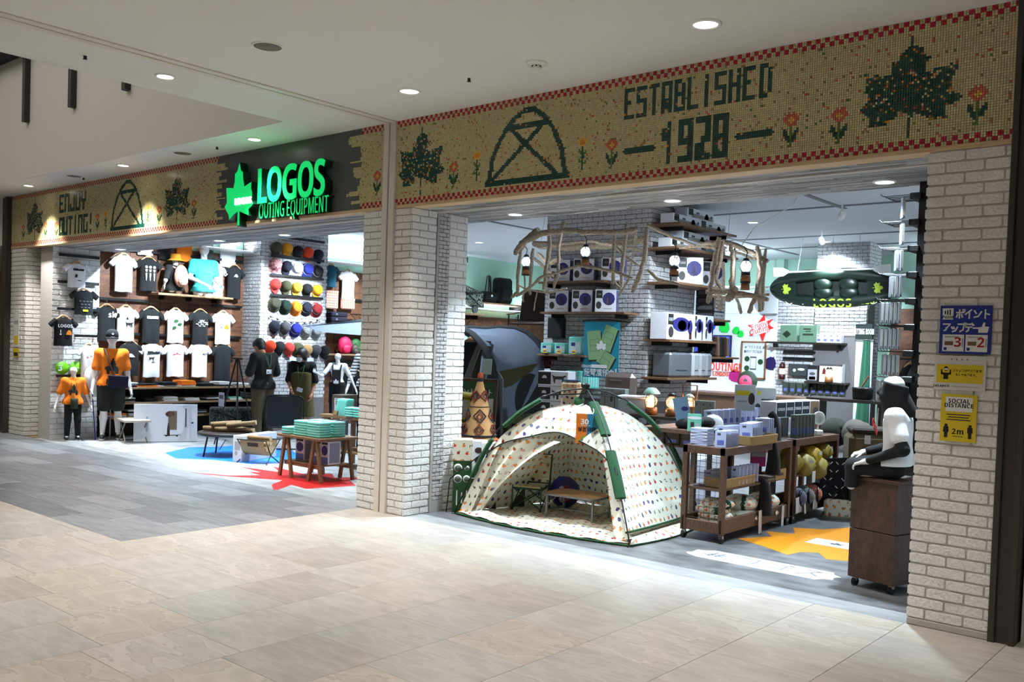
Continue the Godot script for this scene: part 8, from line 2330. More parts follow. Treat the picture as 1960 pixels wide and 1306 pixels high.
func seated():
	var ply := noisy("pedestal_ply", 83, .009, [[.3, Color(.20, .12, .08)], [.46, Color(.30, .19, .13)], [.5, Color(.21, .13, .09)], [.56, Color(.33, .22, .15)], [.64, Color(.23, .14, .095)], [.8, Color(.31, .20, .14)]], V(2.2, .7, 2.2), .5, .15, true, true)
	var t := thing("pedestal", "dark plywood box pedestal on casters beside the right pillar", "pedestal", V(-2.32, 0, -.86), -.26)
	for k in 2:
		put("box", bx(V(0, .25 + .37 * k, 0), V(.38, .365, .38), ID, .004), ply, t)
	put("top_board", bx(V(.01, .815, 0), V(.42, .025, .42), ID, .004), ply, t)
	for x in [-.15, .15]:
		for z in [-.15, .15]: wheel(t, V(x, 0, z), .03)
	t = thing("seated_mannequin", "seated white mannequin with black face cover, white tee and black sleeves on the pedestal", "mannequin", V(-2.30, .83, -.78), -PI / 2 + .15)
	var blk := cloth("gaiter_black")
	var j := {"h": 1.42, "head": V(0, .655, .0), "neck": V(0, .505, -.03), "chest": V(0, .36, -.05), "waist": V(0, .21, -.055), "hips": V(0, .10, -.06), "shl": V(.135, .46, -.045), "shr": V(-.135, .46, -.045), "ell": V(.20, .23, -.12), "elr": V(-.19, .25, -.06), "wrl": V(.14, .125, .13), "wrr": V(-.11, .17, .19), "hpl": V(.065, .085, -.05), "hpr": V(-.065, .085, -.05), "knl": V(.085, .075, .235), "knr": V(-.085, .08, .235), "anl": V(.085, -.07, .245), "anr": V(-.085, -.06, .245), "tol": V(.085, -.075, .245), "tor": V(-.085, -.065, .245)}
	j.face = V(.1, -.05, 1); j.palml = V(0, -1, .2); j.palmr = V(0, -1, .2); j.curl = .5
	put("body", skin(j, true, .010, true), white_skin(), t)
	put("t_shirt", top_wear(j, .028, .62, .0, .010), cloth("white", Color.WHITE), t)
	var sl := MB.new()
	var f := Field.new(V(-.32, -.15, -.25), V(.32, .55, .36), .010)
	for k in ["l", "r"]:
		f.cap(j["sh" + k], j["ell" if k == "l" else "elr"], .048, .042)
		f.cap(j["el" + k], j["el" + k].lerp(j["wr" + k], .93), .042, .030)
	f.add_to(sl, 1)
	put("black_sleeves", sl, blk, t)
	var lg := MB.new()
	f = Field.new(V(-.25, -.16, -.2), V(.25, .25, .36), .010)
	for k in ["l", "r"]:
		f.cap(j["hp" + k], j["kn" + k], .082, .056); f.cap(j["kn" + k], j["an" + k] - V(0, .03, 0), .056, .050)
	f.cut(V(0, -.085, 0), Vector3.DOWN)
	f.add_to(lg, 1)
	put("black_leggings", lg, blk, t)
	var mk := MB.new()
	f = Field.new(V(-.22, .32, -.24), V(.22, .80, .24), .008)
	var hd: Vector3 = j.head
	f.cap(hd + V(0, .02, -.015), hd + V(0, -.05, .02), .092, .072, .03)
	f.cap(hd + V(0, .01, .07), hd + V(0, -.03, .098), .012, .016, .02)
	f.cap(hd + V(0, -.06, .0), V(0, .47, -.03), .072, .09, .03)
	f.cap(hd + V(0, -.04, -.04), V(0, .49, -.13), .07, .05, .03)
	f.cut(hd + V(0, .045, 0), V(0, 1, -.25).normalized()); f.cut(V(0, .455, 0), Vector3.DOWN)
	f.add_to(mk, 1)
	put("face_cover", mk, blk, t)
	put("red_print", words("LOGO", .06, .003), mat("ink_red"), t, V(.04, .37, .105), RZ(.5))
	put("price_tag", bx(V(.03, .44, .09), V(.03, .14, .003), RZ(.15)), mat("paper_white"), t)

func hooks():
	var bk := BK
	var col := struct("column_hook_panel", flat(-2.24, .9, -1.5, -2.18, HB, -.98), bk)
	for r in 9:
		var y := 2.92 - .195 * r
		var t := thing("hook_rail", "black hook rail behind the right pillar, %s from the top" % NTH[r], "hook rail", V(-2.30, y, -1.0), 0, "hook rails behind the right pillar")
		put("bracket", bx(V(.04, 0, -.1), V(.08, .045, .3), ID, .004), bk, t)
		for k in 5: put("prong", tb([V(0, .012, .03 - .07 * k), V(-.20, .012, .03 - .07 * k), V(-.22, .03, .03 - .07 * k)], .0035, 5), bk, t)
		var n: int = [1, 1, 2, 3, 5, 5, 4, 5, 2][r]
		for k in n:
			t = thing("hanging_part", "slim grey packaged part hanging %s on the %s hook rail" % [NTH[k], NTH[r]], "packaged part", V(-2.34 - .032 * k, y - .005, -.94 - .02 * r * .2), .55, "packaged parts on the hook rails")
			put("sleeve", unit("part_sleeve", V(.022, .155, .06), .003), mat("part_grey", Color(.40, .43, .47), .3), t, V(0, -.085, 0))
			put("label_edge", unit("part_label", V(.020, .145, .001), .0), mat("part_label_pale", Color(.58, .58, .56), .5), t, V(0, -.085, .0306))
			put("mark", unit("part_mark", V(.009, .016, .001), .0), mat("ink_soot2"), t, V(0, -.148, .0314))

func rear_wall():
	var Z := -10.48
	var bk := BK
	var blob := func(nm: String, label: String, x: float, y: float, r: float, key: String, c: Color, drip: float):
		var t := thing("wall_sticker", label, "sticker", V(x, y, Z), 0, "paint splash stickers on the white wall")
		var pg := PackedVector2Array()
		for k in 48:
			var u := TAU * k / 48
			var s := r * (.86 + .05 * sin(u * 3 + x) + (.2 if k % 4 == 0 else .0) * rng.randf())
			pg.append(W(cos(u), sin(u)) * s)
		put("film", pm(pg, .003), mat("splash_" + key, c, .5), t)
		if drip > 0: put("drip", bx(V(-.02, -drip * .5, .001), V(.03, drip, .003), ID, .001), mat("splash_" + key, c), t)
	blob.call("b", "blue splash sticker with a long drip above the screen", -9.14, 2.28, .17, "azure", Color(.02, .22, .80), .42)
	blob.call("b", "small blue splash sticker beside the blue one with the drip", -9.32, 2.26, .11, "azure", Color.BLUE, .0)
	blob.call("g", "large green splash sticker on the white wall", -8.79, 2.23, .13, "green", Color(.02, .72, .22), .0)
	blob.call("g", "middle green splash sticker on the white wall", -8.54, 2.17, .085, "green", Color.GREEN, .0)
	blob.call("g", "small green splash sticker next to the middle one", -8.44, 2.10, .075, "green", Color.GREEN, .0)
	blob.call("p", "purple splash sticker right of the framed notice", -7.80, 1.55, .14, "purple", Color(.10, .02, .28), .0)
	blob.call("m", "magenta splash sticker under the orange wall lettering", -8.53, 1.28, .14, "magenta", Color(.62, .02, .38), .0)
	var t := thing("leaf_sticker", "green leaf sticker high on the white wall behind the driftwood", "sticker", V(-8.99, 2.72, -10.475))
	put("film", pm(poly(LEAF, -.009), .003, Transform3D(RZ(PI), V(0, -.18, 0))), mat("splash_leaf", Color(.10, .45, .15), .5), t)
	t = thing("star_sticker", "red star burst sticker reading Enjoy Outing on the white wall", "sticker", V(-8.02, 2.22, Z))
	put("burst", pm(poly(".06,.27 .09,.13 .25,.18 .15,.07 .27,.01 .12,-.05 .05,-.27 -.02,-.12 -.25,-.16 -.12,-.06 -.28,.06 -.1,.06"), .002), mat("splash_red", Color(.82, .10, .09), .5), t)
	put("patch", bx(V(-.02, 0, .003), V(.34, .22, .001), RZ(.3)), mat("partition_white"), t)
	for k in 2: put("lettering", words(["Enjoy", "Outing!"][k], .10, .002, false), mat("splash_red"), t, V(-.04 + .03 * k, .055 - .09 * k, .005), RZ(.3))
	t = thing("wall_lettering", "orange cut-out words on the white wall below the screen", "lettering", V(-8.86, 1.44, Z))
	put("backing", bx(V(0, 0, 0), V(.72, .18, .006)), mat("carton_white"), t)
	put("lettering", words("NJOY OUTING!", .16, .006), mat("splash_orange", Color(.90, .22, .06), .5), t, V(-.1, -.0, .007), Basis.from_scale(V(.72, 1, 1)))
	put("lettering", words("LOGOS", .08, .006), mat("splash_orange"), t, V(.02, -.14, .002))
	# screen
	t = thing("wall_screen", "flat television screen with blue pictures of people on the white wall", "screen", V(-9.0, 1.83, -10.42))
	put("case", bx(O3, V(.80, .48, .06), ID, .006), bk, t)
	put("mount", bx(V(0, 0, -.04), V(.3, .25, .04)), bk, t)
	for q in [[0, 0, .76, .44, Color(.14, .22, .62)], [.10, .08, .28, .24, Color(.04, .07, .10)], [.29, .14, .14, .13, Color(.22, .32, .75)], [.10, -.14, .5, .12, Color(.35, .42, .80)], [.28, -.02, .16, .13, Color(.2, .28, .7)], [.06, .09, .08, .06, Color(.5, .52, .6)], [.08, .02, .12, .10, Color(.28, .27, .34)], [.10, -.13, .12, .12, Color(.10, .14, .32)], [.29, -.0, .06, .07, Color(.06, .07, .2)]]:
		put("picture", bx(V(q[0], q[1], .031 + .0008 * (1.0 - q[2])), V(q[2], q[3], .001)), glow("screen_glow_%s" % (q[4] as Color).to_html(), q[4], .9), t)
	omni("screen_light", V(0, 0, .15), Color(.4, .5, 1.0), .15, t, .2)
	# framed notice
	t = thing("framed_notice", "wooden framed notice about a shop app on the white wall", "notice", V(-8.14, 1.60, -10.46))
	put("sheet", bx(V(0, 0, 0), V(.48, .68, .01)), mat("poster_white"), t)
	for s in [-1, 1]:
		put("frame_side", bx(V(s * .245, 0, .004), V(.03, .72, .03), ID, .003), mat("lounge_wood"), t)
		put("frame_rail", bx(V(0, s * .35, .004), V(.52, .03, .03), ID, .003), mat("lounge_wood"), t)
	kana(t, "#ロゴス公式", V(-.19, .22, .006), .055, mat("ink_soot2"))
	kana(t, "無料アプリ登場", V(-.20, .14, .006), .05, mat("ink_soot2"))
	for q in [[-.13, .02], [.15, -.03], [-.13, -.16]]: put("green_dot", pm(scaled(DISC.substr(1), .11, .11), .002, T(V(q[0], q[1], .005))), mat("dot_green", Color(.04, .22, .08), .5), t)
	for q in [[.0, -.06, .13, .26], [.0, -.06, .11, .20]]: put("phone_outline", bx(V(q[0], q[1], .0055 + (.13 - q[2]) * .05), V(q[2], q[3], .001)), mat("ink_soot2") if q[2] > .12 else mat("poster_white"), t)
	put("yellow_foot", bx(V(-.13, -.28, .006), V(.2, .1, .001)), mat("tag_bright"), t)
	# pink arch stand and the counter
	t = thing("arch_sign", "pink and green arched sign with a blue card on the counter", "sign", V(-7.72, 1.0, -9.4))
	put("arch", lt([W(0, -.01), W(.19, -.01), W(.19, .01), W(0, .01)], V(0, .22, 0), 24, RX(PI / 2)), mat("arch_green", Color(.06, .14, .05), .7), t)
	put("pink_face", lt([W(0, 0), W(.13, 0), W(.13, .012), W(0, .012)], V(-.03, .20, .012), 20, RX(PI / 2)), mat("arch_pink", Color(.80, .22, .36), .6), t)
	put("blue_card", bx(V(-.03, .03, .03), V(.19, .2, .01)), mat("card_blue", Color(.05, .2, .5), .5), t)
	put("lettering", words("Camp", .07, .002), mat("print_w"), t, V(-.03, .06, .037))
	put("leaf_print", pm(poly(LEAF, -.0022), .002, T(V(-.03, .28, .026))), mat("ink_soot2"), t)
	t = thing("counter", "wooden sales counter before the white wall", "counter", V(-7.6, 0, -9.3))
	put("top", bx(V(0, .97, 0), V(2.4, .05, .7), ID, .004), mat("rack_wood"), t)
	put("front", bx(V(0, .47, 0), V(2.3, .94, .6)), mat("rack_wood"), t)
	for k in 2: carton("sign_card", ["white card with a yellow band and a portrait clipped above the carts", "white card with a red oval clipped above the carts"][k], "card", V(-4.55, 1.10 - .04 * k, [-2.95, -3.45][k]), V(.22, .28, .004), .65 - .2 * k, "clipped sign cards above the carts", mat("poster_white"), [["f", -.02, .19, .14, .05, "lemon", Color(.80, .75, .05)], ["f", .07, .13, .05, .14, "soot3", Color.BLACK, OVAL], ["f", -.03, .1, .1, .02, "mist", Color.WHITE]] if k == 0 else [["f", -.07, .22, .04, .05, "lemon", Color.WHITE, DISC], ["f", .04, .06, .10, .07, "cherry", Color(.72, .06, .05), OVAL], ["f", .02, .14, .13, .03, "soot2", Color.BLACK], ["f", -.08, .07, .04, .07, "soot3", Color.BLACK, OVAL]])
	# brick wall with shelves right of it
	for r in [[-7.05, 1.95, 1.45, "long shelf of green glass boxes on the rear brick wall"], [-6.62, 1.235, .75, "short shelf carrying the lit lantern on the rear brick wall"]]:
		t = thing("wall_shelf", r[3], "shelf", V(r[0], r[1], Z + .14))
		put("board", bx(O3, V(r[2], .035, .28), ID, .003), mat("table_dark"), t)
		for s in [-1, 1]: put("bracket", bx(V(s * r[2] * .42, -.05, -.04), V(.02, .08, .18)), bk, t)
	for k in 2: carton("glass_box", ["pale green box with a dark leaf on the rear shelf", "pale green box with lines of print on the rear shelf"][k], "box", V(-7.36 + .38 * k, 1.968, Z + .15), V(.32, .31, .16), 0, "pale green boxes on the rear shelf", mat("glass_green", Color(.34, .44, .36), .15), [["f", -.04, .15, .0, .0, "soot2", Color.BLACK, SQUARE], ["f", -.03, .14, .17, .2, "leafdark", Color(.05, .10, .05), DIAMOND]] if k == 0 else [["f", 0, .14, .2, .03, "leafdark", Color.BLACK], ["f", -.02, .24, .14, .02, "leafdark", Color.BLACK], ["f", 0, .2, .1, .015, "leafdark", Color.BLACK]])
	packs(4, V(-6.78, 1.968, Z + .15), V(.12, 0, 0), V(.11, .15, .12), 0, mat("carton_white"), "small white cup box, %s on the rear shelf", "cup box", "white cup boxes on the rear shelf")
	for y in [1.78, 1.66]:
		t = thing("hook_bar", "black hook bar on the rear brick wall, %s of two" % ("upper" if y > 1.7 else "lower"), "hook bar", V(-7.22, y, Z + .03), 0, "black bars on the rear brick wall")
		put("bar", bx(O3, V(.62, .05, .03), ID, .004), bk, t)
		for s in [-1, 1]: put("fixing", bx(V(s * .25, 0, -.02), V(.03, .03, .03)), bk, t)
	carton("griddle_box", "grey grill tray with white pieces on the rear brick wall", "tray", V(-7.20, 1.34, Z + .04), V(.40, .22, .06), 0, "", mat("tray_grey", Color(.20, .22, .23), .4), [["f", -.08, .1, .06, .06, "milk", Color.WHITE, DISC], ["f", .05, .12, .10, .05, "milk", Color.WHITE, OVAL]])
	carton("lantern_box", "black and white lantern carton left of the lit lantern on the rear shelf", "carton", V(-6.87, 1.253, Z + .14), V(.19, .29, .16), 0, "lantern cartons on the rear shelf", mat("box_black"), [["f", 0, .12, .17, .2, "mist", Color.WHITE], ["f", 0, .06, .12, .06, "tanbox", Color.BLACK], ["f", .0, .14, .08, .06, "soot2", Color.BLACK, OVAL]])
	carton("lantern_box", "broad white lantern carton behind the lit lantern on the rear shelf", "carton", V(-6.55, 1.253, Z + .10), V(.42, .33, .14), 0, "lantern cartons on the rear shelf", mat("carton_white"), [["f", 0, .31, .42, .04, "soot2", Color.BLACK], ["f", -.12, .2, .06, .12, "rust", Color.BLACK, TENT], ["f", .19, .16, .03, .3, "mist", Color.WHITE]])
	table_lantern(V(-6.54, 1.253, Z + .26), 0, "lit dark oil lantern on the short shelf of the rear brick wall")
	t = thing("red_lantern", "red brown lantern hanging at the left edge of the rear brick wall", "lantern", V(-7.50, 1.26, Z + .12))
	put("body", lt([W(0, 0), W(.06, 0), W(.065, .08), W(.04, .1), W(.04, .2), W(.06, .22), W(.05, .28), W(.02, .32)], O3, 14), mat("lantern_red", Color(.24, .05, .03), .4), t)
	put("glow_glass", lt([W(.042, .1), W(.048, .15), W(.042, .2)], O3, 12), glow("lantern_glow", Color(1.0, .75, .6), 3.0), t)
	put("handle", tb([V(-.05, .28, 0), V(0, .38, -.04), V(.05, .28, 0)], .004, 5), bk, t)
	packs(9, V(-7.45, 1.01, Z + .02), V(.135, 0, 0), V(.11, .2, .06), 0, mat("pack_moss", Color(.20, .23, .18), .5), "grey green packet, %s in the row on the rear brick wall", "hanging packet", "grey green packets on the rear wall")
	# fitting room
	t = thing("fitting_sign", "dark green sign with white capitals over the fitting room", "sign", V(-6.02, 2.18, -10.42))
	put("board", bx(O3, V(.30, .27, .02), ID, .002), mat("sign_green", Color(.02, .10, .06), .5), t)
	put("lettering", words("FITTING ROOM", .10, .003), mat("print_w"), t, V(0, 0, .011), Basis.from_scale(V(.36, 1, 1)))
	struct("door_fitting_room", flat(-6.16, .02, -10.455, -5.86, 2.04, -10.44), mat("partition_white"))
	t = thing("curtain", "mint green curtain tied in folds at the fitting room", "curtain", V(-5.98, 0, -10.38))
	var rs := []
	for i in 9:
		var r := []
		for k in 24:
			var u := TAU * k / 24
			var w := lerpf(.13, .06, i / 8.0)
			r.append(V(cos(u) * w + .03 * i / 8.0, .3 + 1.72 * i / 8.0, sin(u) * .04 * (1 + .6 * sin(u * 6))))
		rs.append(r)
	put("cloth", MB.new().rings(rs), cloth("curtain_mint", Color(.16, .36, .27)), t)
	put("rod", tb([V(-.18, 2.03, 0), V(.16, 2.03, 0)], .01, 6), bk, t)
	# clothes at the far right and camping goods before them
	for k in 8:
		t = thing("hanging_garment", "%s garment hanging %s on the rear right rail" % [["black", "grey", "black", "dark green"][k % 4], ["first", "second", "third", "fourth", "fifth", "sixth", "seventh", "last"][k]], "garment", V(-5.45 + .14 * k, 1.62, -11.2), 1.1, "garments on the rear right rail")
		put("body", tee(.46, .75, .5), cloth(["black", "grey", "black", "forest"][k % 4], Color.BLACK), t)
		hanger(t, .44)
	t = thing("garment_rail", "dark clothes rail at the rear right wall", "rail", V(-4.95, 1.72, -11.2))
	put("bar", tb([V(-.7, 0, 0), V(.8, 0, 0)], .015, 8), bk, t)
	for s in [-.65, .75]: put("bracket", bx(V(s, 0, -.2), V(.02, .03, .4)), bk, t)
	for k in 2:
		t = thing("t_shirt", ["orange shirt high on the rear right wall", "blue shirt high on the rear right wall"][k], "t-shirt", V(-4.85 + .42 * k, [2.75, 2.45][k], -11.5), 0, "bright shirts on the rear right wall")
		put("body", tee(.5, .6), cloth(["orange", "royal"][k], Color(.03, .12, .55)), t)
		hanger(t, .46)
	t = thing("storage_tote", "large khaki canvas tote with white labels behind the seated mannequin", "bag", V(-3.35, .42, -3.9), .5)
	var kh := cloth("khaki_tote", Color(.33, .28, .19))
	put("body", bx(V(0, .25, 0), V(.85, .5, .5), ID, .06), kh, t)
	put("rim", bx(V(0, .52, 0), V(.8, .06, .46), ID, .02), cloth("rim_brown", Color(.14, .10, .07)), t)
	for s in [-.25, .2]: put("label", bx(V(s, .36 - s * .3, .253), V(.06, .09, .004)), mat("paper_white"), t)
	put("stand", bx(V(0, -.21, 0), V(.8, .42, .45)), mat("dark_crate"), t)
	t = thing("pattern_chair", "navy camping chair with white folk pattern behind the second cart", "chair", V(-3.72, 0, -3.55), .4)
	put("seat_back", pm(poly("-.20,.62 .20,.66 .12,.22 -.20,.12"), .02), cloth("navy_pattern", Color(.03, .04, .10)), t)
	for q in 18: put("pattern", bx(V(-.15 + .06 * (q % 5), .58 - .085 * (q / 4), .021), V(.035, .008, .002), RZ(.8 * (1 if q % 2 else -1))), mat("print_w"), t)
	put("fruit_seat", bx(V(0, .10, .05), V(.30, .2, .12), ID, .03), fruit(.64), t)
	for s in [-1, 1]: put("leg", tb([V(s * .18, 0, .1), V(-s * .1, .5, -.06)], .009, 6), mat("frame_green"), t)
	t = thing("camp_pot", "black cast iron pot with a ladle on the far table", "pot", V(-3.95, 1.22, -4.75))
	put("body", lt([W(0, 0), W(.11, 0), W(.12, .12), W(.125, .14), W(0, .15)], O3, 18), bk, t)
	put("ladle", tb([V(-.02, .14, 0), V(.06, .28, 0)], .01, 6), mat("lantern_wood"), t)
	t = thing("display_table", "dark table with the black pot before the rear brick wall", "table", V(-4.1, 0, -4.8))
	put("top", bx(V(0, 1.2, 0), V(.9, .035, .5)), mat("table_dark"), t)
	for s in [-1, 1]: put("leg", bx(V(s * .4, .59, 0), V(.05, 1.18, .4)), mat("table_dark"), t)
	for k in 3:
		t = thing("gear_bag", "%s soft bag on the floor goods behind the fan boxes" % ["brown", "dark olive", "grey"][k], "bag", V(-4.35 + .24 * k, .70, -4.35), k, "soft bags behind the fan boxes")
		put("body", bl(V(0, .14, 0), V(.2, .17, .16), 14, 9), cloth("gear_%d" % k, [Color(.12, .08, .05), Color(.10, .10, .06), Color(.28, .26, .23)][k]), t)
		put("flap", bl(V(.05, .2, .08), V(.12, .08, .1), 12, 7), cloth("gear_%d" % k, Color.BLACK), t)
	t = thing("camo_cloth", "tan camouflage cloth hanging behind the seated mannequin", "cloth", V(-2.55, 1.0, -2.0), .2)
	var cm := cloth("camo_tan", Color.WHITE); noisy_onto(cm, 99, [[.4, Color(.16, .13, .08)], [.47, Color(.40, .34, .22)], [.55, Color(.52, .45, .31)]], 5.0)
	put("sheet", bx(V(0, .1, 0), V(.4, .6, .03), ID, .01), cm, t)
	put("stand", bx(V(0, -.6, -.03), V(.4, .8, .03)), mat("dark_crate"), t)

func boat():
	var g := mat("boat_green", Color(.018, .085, .05), .4); var d := mat("boat_dark", Color(.01, .03, .02), .6); var pale := mat("boat_pale", Color(.55, .62, .16), .6)
	var t := thing("inflatable_boat", "dark green inflatable boat hanging on its side from the shop ceiling", "boat", V(-6.27, 2.90, -9.5), .0)
	t.rotate_object_local(Vector3.RIGHT, .25)
	var rim := []; var rad := []
	for k in 41:
		var u := TAU * k / 40
		var c := cos(u)
		rim.append(V(signf(c) * pow(absf(c), .9) * 1.12, signf(sin(u)) * pow(absf(sin(u)), 1.0) * .24, .0))
		rad.append(.105 - .085 * pow(absf(c), 5.0))
	put("side_tube", tb(rim, rad, 12, false), g, t)
	var hull := PackedVector2Array()
	for k in 40: hull.append(W(rim[k].x, rim[k].y))
	put("floor_skin", pm(hull, .05, T(V(0, 0, -.10))), d, t)
	for s in [-1, 1]:
		put("deck", pm(poly("%s,0 %s,.16 %s,.21 %s,-.21 %s,-.16" % [s * 1.10, s * .85, s * .62, s * .62, s * .85]), .04, T(V(0, 0, .02))), g, t)
		put("leaf_print", pm(poly(LEAF, .0048), .004, Transform3D(RZ(PI / 2), V(s * .80 + .1, .0, .061))), pale, t)
		put("seat", bl(V(s * .22 + .08, .07, .03), V(.17, .13, .08), 12, 8), g, t)
		put("seat", bl(V(s * .22 + .08, -.08, .03), V(.17, .12, .08), 12, 8), g, t)
	put("lettering", words("LOGOS", .15, .004), pale, t, V(.02, -.25, .095))
	put("lettering", words("280", .11, .004), pale, t, V(.62, -.22, .085))
	var pd := put("paddle", tb([V(-.75, .30, .06), V(.75, .32, .06)], .016, 8), mat("lamp_white"), t)
	for s in [-1, 1]: put("paddle_blade", pm(poly("0,.02 .1,.07 .28,.08 .28,-.08 .1,-.08 0,-.02"), .012, Transform3D(RY(.0 if s > 0 else PI), V(s * .74, .31, .06))), mat("lamp_white"), pd)
	for x in [-.6, .0, .5]: put("hanging_wire", tb([V(x, .3, 0), V(x * .9, .87, -.2)], .004, 4), mat("steel"), t)
	for x in [-.75, -.5, .72, .9]: put("grab_line", tb([V(x - .08, -.22, .07), V(x, -.27, .09), V(x + .06, -.24, .08)], .006, 5), mat("lamp_white"), t)

func notices():
	var K := mat("print_k"); var W := mat("print_w")
	var card := func(label: String, x: float, y: float, w: float, h: float, key: String, c: Color) -> Node3D:
		var t := thing("notice", label, "notice", V(x, y, .008), 0, "notices on the right pillar")
		put("sheet", bx(O3, V(w, h, .004), ID, .001), mat(key, c, .45), t)
		return t
	var bar := func(t: Node, x: float, y: float, w: float, h: float, m: StandardMaterial3D, z := .0026): put("print", bx(V(x, y, z), V(w, h, .001)), m, t)
	var t: Node3D = card.call("blue notice with white katakana and two price fields on the right pillar", -1.62, 1.90, .30, .30, "notice_blue", Color(.03, .15, .52))
	bar.call(t, -.105, .098, .064, .07, W)
	for k in 3: bar.call(t, -.12 + .014 * k, .107, .007, .022 + .006 * k, K, .0034)
	put("lettering", words("Point", .02, .001), K, t, V(-.105, .078, .0036))
	kana(t, "ポイント", V(-.06, .072, .003), .052, W, .17, .98)
	kana(t, "アップデー", V(-.135, -.012, .003), .052, W, .17, .84)
	put("thumb", pm(poly("-.03,-.025 .022,-.025 .03,.012 .006,.014 .008,.038 -.004,.036 -.012,.01 -.03,.008"), .001, T(V(.105, .008, .0025))), W, t)
	for s in [-1, 1]:
		bar.call(t, s * .067, -.083, .125, .105, W)
		put("lettering", words("3" if s < 0 else "2", .06, .001), mat("ink_crimson", Color(.62, .03, .06)), t, V(s * .067 + .027, -.078, .0036))
		bar.call(t, s * .067 - .025, -.085, .05, .025, mat("ink_tanbox", Color(.4, .31, .21)), .0032)
		bar.call(t, s * .067 - .01, -.045, .08, .008, mat("ink_mist", Color(.5, .5, .52)), .0032)
		bar.call(t, s * .067 - .045, -.12, .018, .018, mat("notice_blue"), .0032)
		bar.call(t, s * .067 + .055, -.08, .008, .055, mat("ink_mist"), .0032)
	t = card.call("white notice with a yellow field and a masked figure on the right pillar", -1.64, 1.63, .30, .215, "notice_white", Color(.78, .78, .77))
	bar.call(t, 0, -.005, .27, .115, mat("notice_yellow", Color(.80, .70, .07), .45))
	put("figure", pm(scaled(DISC.substr(1), .026, .03), .001, T(V(-.08, .025, .003))), K, t)
	put("figure", pm(poly("-.03,.015 -.022,.015 -.02,-.005 .02,-.005 .022,.015 .03,.015 .03,-.015 .014,-.02 .014,-.045 -.014,-.045 -.014,-.02 -.03,-.015"), .001, T(V(-.08, .005, .003))), K, t)
	bar.call(t, -.08, .022, .02, .01, W, .0042)
	kana(t, "スタッフがマスク着用", V(-.04, .008, .0032), .0155, K)
	kana(t, "をしております。", V(-.025, -.018, .0032), .0155, K)
	put("lettering", words("LaLaport", .016, .001), K, t, V(-.105, -.082, .0026))
	for k in 4: bar.call(t, -.05 + .03 * k, .085, .004, .012, K)
	bar.call(t, .04, -.085, .15, .004, mat("ink_mist"))
	t = card.call("yellow SOCIAL DISTANCE notice with two figures on the right pillar", -1.635, 1.35, .21, .295, "notice_yellow2", Color(.80, .70, .08))
	bar.call(t, 0, .085, .155, .09, W)
	put("lettering", words("SOCIAL", .026, .001), K, t, V(0, .105, .0036)); put("lettering", words("DISTANCE", .026, .001), K, t, V(0, .077, .0036))
	for k in 3: bar.call(t, .0, .02 - .016 * k, .14 - .02 * (k % 2), .006, mat("ink_umber"))
	for s in [-1, 1]: put("figure", pm(poly("-.008,.05 .008,.05 .008,.036 .014,.032 .016,.0 .010,.0 .009,-.035 -.009,-.035 -.010,.0 -.016,.0 -.014,.032 -.008,.036"), .001, T(V(s * .07, -.09, .0025))), K, t)
	put("lettering", words("2m", .034, .001), K, t, V(0, -.085, .0026))
	bar.call(t, 0, -.115, .06, .003, K)
	for k in 3:
		t = thing("notice", ["pale oval notice on the left end pillar", "yellow and white notice on the left end pillar", "small yellow notice, lowest on the left end pillar"][k], "notice", V(-15.93, [1.85, 1.56, 1.33][k], .008), 0, "notices on the left end pillar")
		put("sheet", bx(O3, V(.22, [.34, .26, .14][k], .004), ID, .001), mat(["notice_white", "notice_white", "notice_yellow2"][k], Color.WHITE), t)
		put("print", bx(V(0, -.02, .0026), V(.16, [.06, .14, .06][k], .001)), mats[["ink_mist", "notice_yellow", "ink_umber"][k]], t)
	# floor stickers
	splat("floor_splash", "yellow paint splash sticker on the floor between cart and pedestal", V(-3.3, 0, -1.9), "-.62,-.25 -.3,-.38 .0,-.55 .03,-.35 .15,-.25 .3,-.45 .6,-.3 .75,.2 .5,.75 .15,1.0 -.1,1.2 -.25,.85 -.5,.7 -.35,.4 -.6,.3 -.45,.1", "yellow", Color(.80, .50, .02))
	t = splat("floor_label", "white floor label with a leaf mark inside the yellow splash", V(-3.18, .0016, -2.13), "-.24,-.14 .24,-.14 .24,.14 -.24,.14", "white", Color(.78, .79, .80))
	put("print", pm(poly(LEAF, -.0028), .0008, Transform3D(RX(-PI / 2), V(0, .002, -.05))), mat("ink_soot2"), t)
	put("print", bx(V(0, .002, .0), V(.36, .0008, .02)), mat("ink_mist"), t)
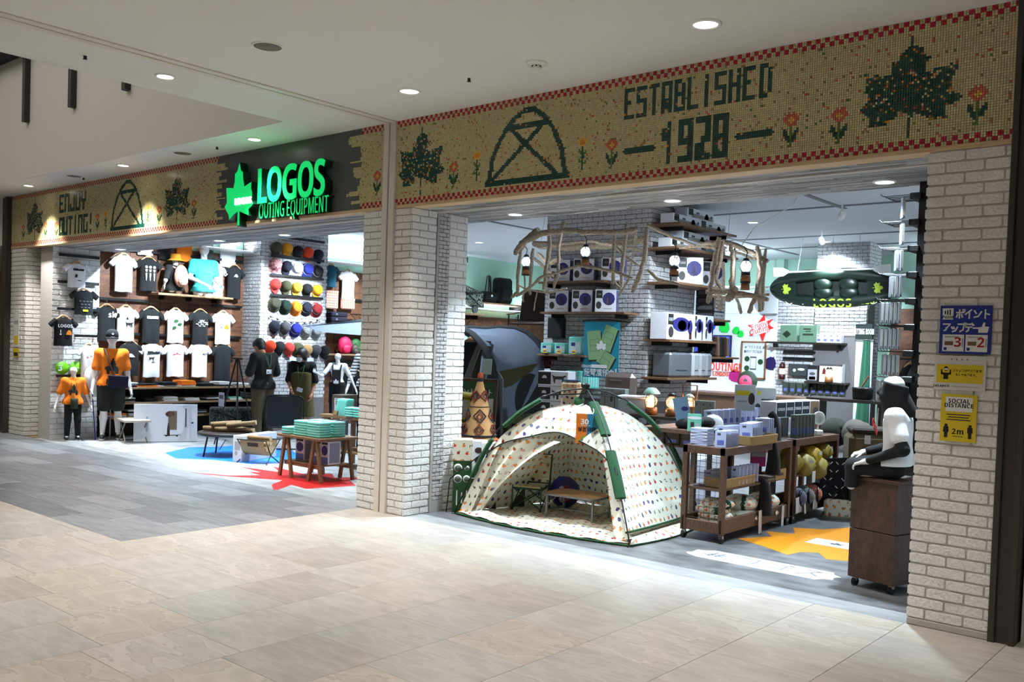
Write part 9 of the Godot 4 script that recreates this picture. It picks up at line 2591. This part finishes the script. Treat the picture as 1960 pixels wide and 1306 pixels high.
	t = splat("floor_label", "long white cloud-edged floor label with katakana at the shop entrance", V(-3.30, 0, -.85), "-.60,-.13 -.5,-.17 .52,-.17 .56,-.1 .62,-.08 .60,.0 .64,.05 .56,.10 .54,.16 -.5,.16 -.55,.10 -.63,.08 -.62,-.03 -.65,-.08", "white", Color.WHITE)
	var l := kana(t, "#ロゴス", O3, .20, mat("label_grey", Color(.42, .43, .45), .6), .10, 1.35)
	l.transform = Transform3D(RX(-PI / 2), V(-.50, .0022, .09))

func small_fittings():
	var w := mat("lamp_white")
	var t := thing("smoke_detector", "round white smoke detector under the mall ceiling", "smoke detector", V(-4.59, HC, .68))
	put("plate", lt([W(.085, 0), W(.08, -.012), W(.04, -.02), W(0, -.02)], O3, 22), w, t)
	put("sensor", lt([W(.038, -.02), W(.038, -.045), W(.03, -.052), W(0, -.054)], O3, 18), w, t)
	for k in 7: put("slot", bx(V(cos(TAU * k / 7) * .038, -.031, sin(TAU * k / 7) * .038), V(.014, .009, .004), RY(-TAU * k / 7 + PI / 2)), BK, t)
	for k in 4:
		var p: Array = [[-5.30, .68], [-7.42, 2.84], [-9.61, .32], [-13.22, .2]][k]
		t = thing("sprinkler", "tiny dark sprinkler head in the mall ceiling " + ["near the smoke detector", "beside the ceiling opening", "above the grey sign panel", "above the word ENJOY"][k], "sprinkler", V(p[0], HC, p[1]), 0, "sprinkler heads")
		put("plate", lt([W(.03, 0), W(.028, -.004), W(0, -.005)], O3, 14), w, t)
		put("nozzle", lt([W(.014, -.004), W(.012, -.02), W(.018, -.03), W(0, -.034)], O3, 12), BK, t)
	for k in 3:
		var p: Array = [[-6.0, 2.13], [-10.31, .35], [-13.2, .34]][k]
		t = thing("ceiling_speaker", "round grey speaker grille in the mall ceiling " + ["left of the smoke detector", "above the sign's left edge", "above the word OUTING"][k], "speaker", V(p[0], HC, p[1]), 0, "ceiling speaker grilles")
		put("ring", lt([W(.10, -.001), W(.105, -.008), W(.118, -.006), W(.12, 0)], O3, 26), w, t)
		put("grille", lt([W(0, -.004), W(.104, -.005), W(.104, 0)], O3, 26), mat("grille_grey", Color(.42, .41, .39), .8), t)
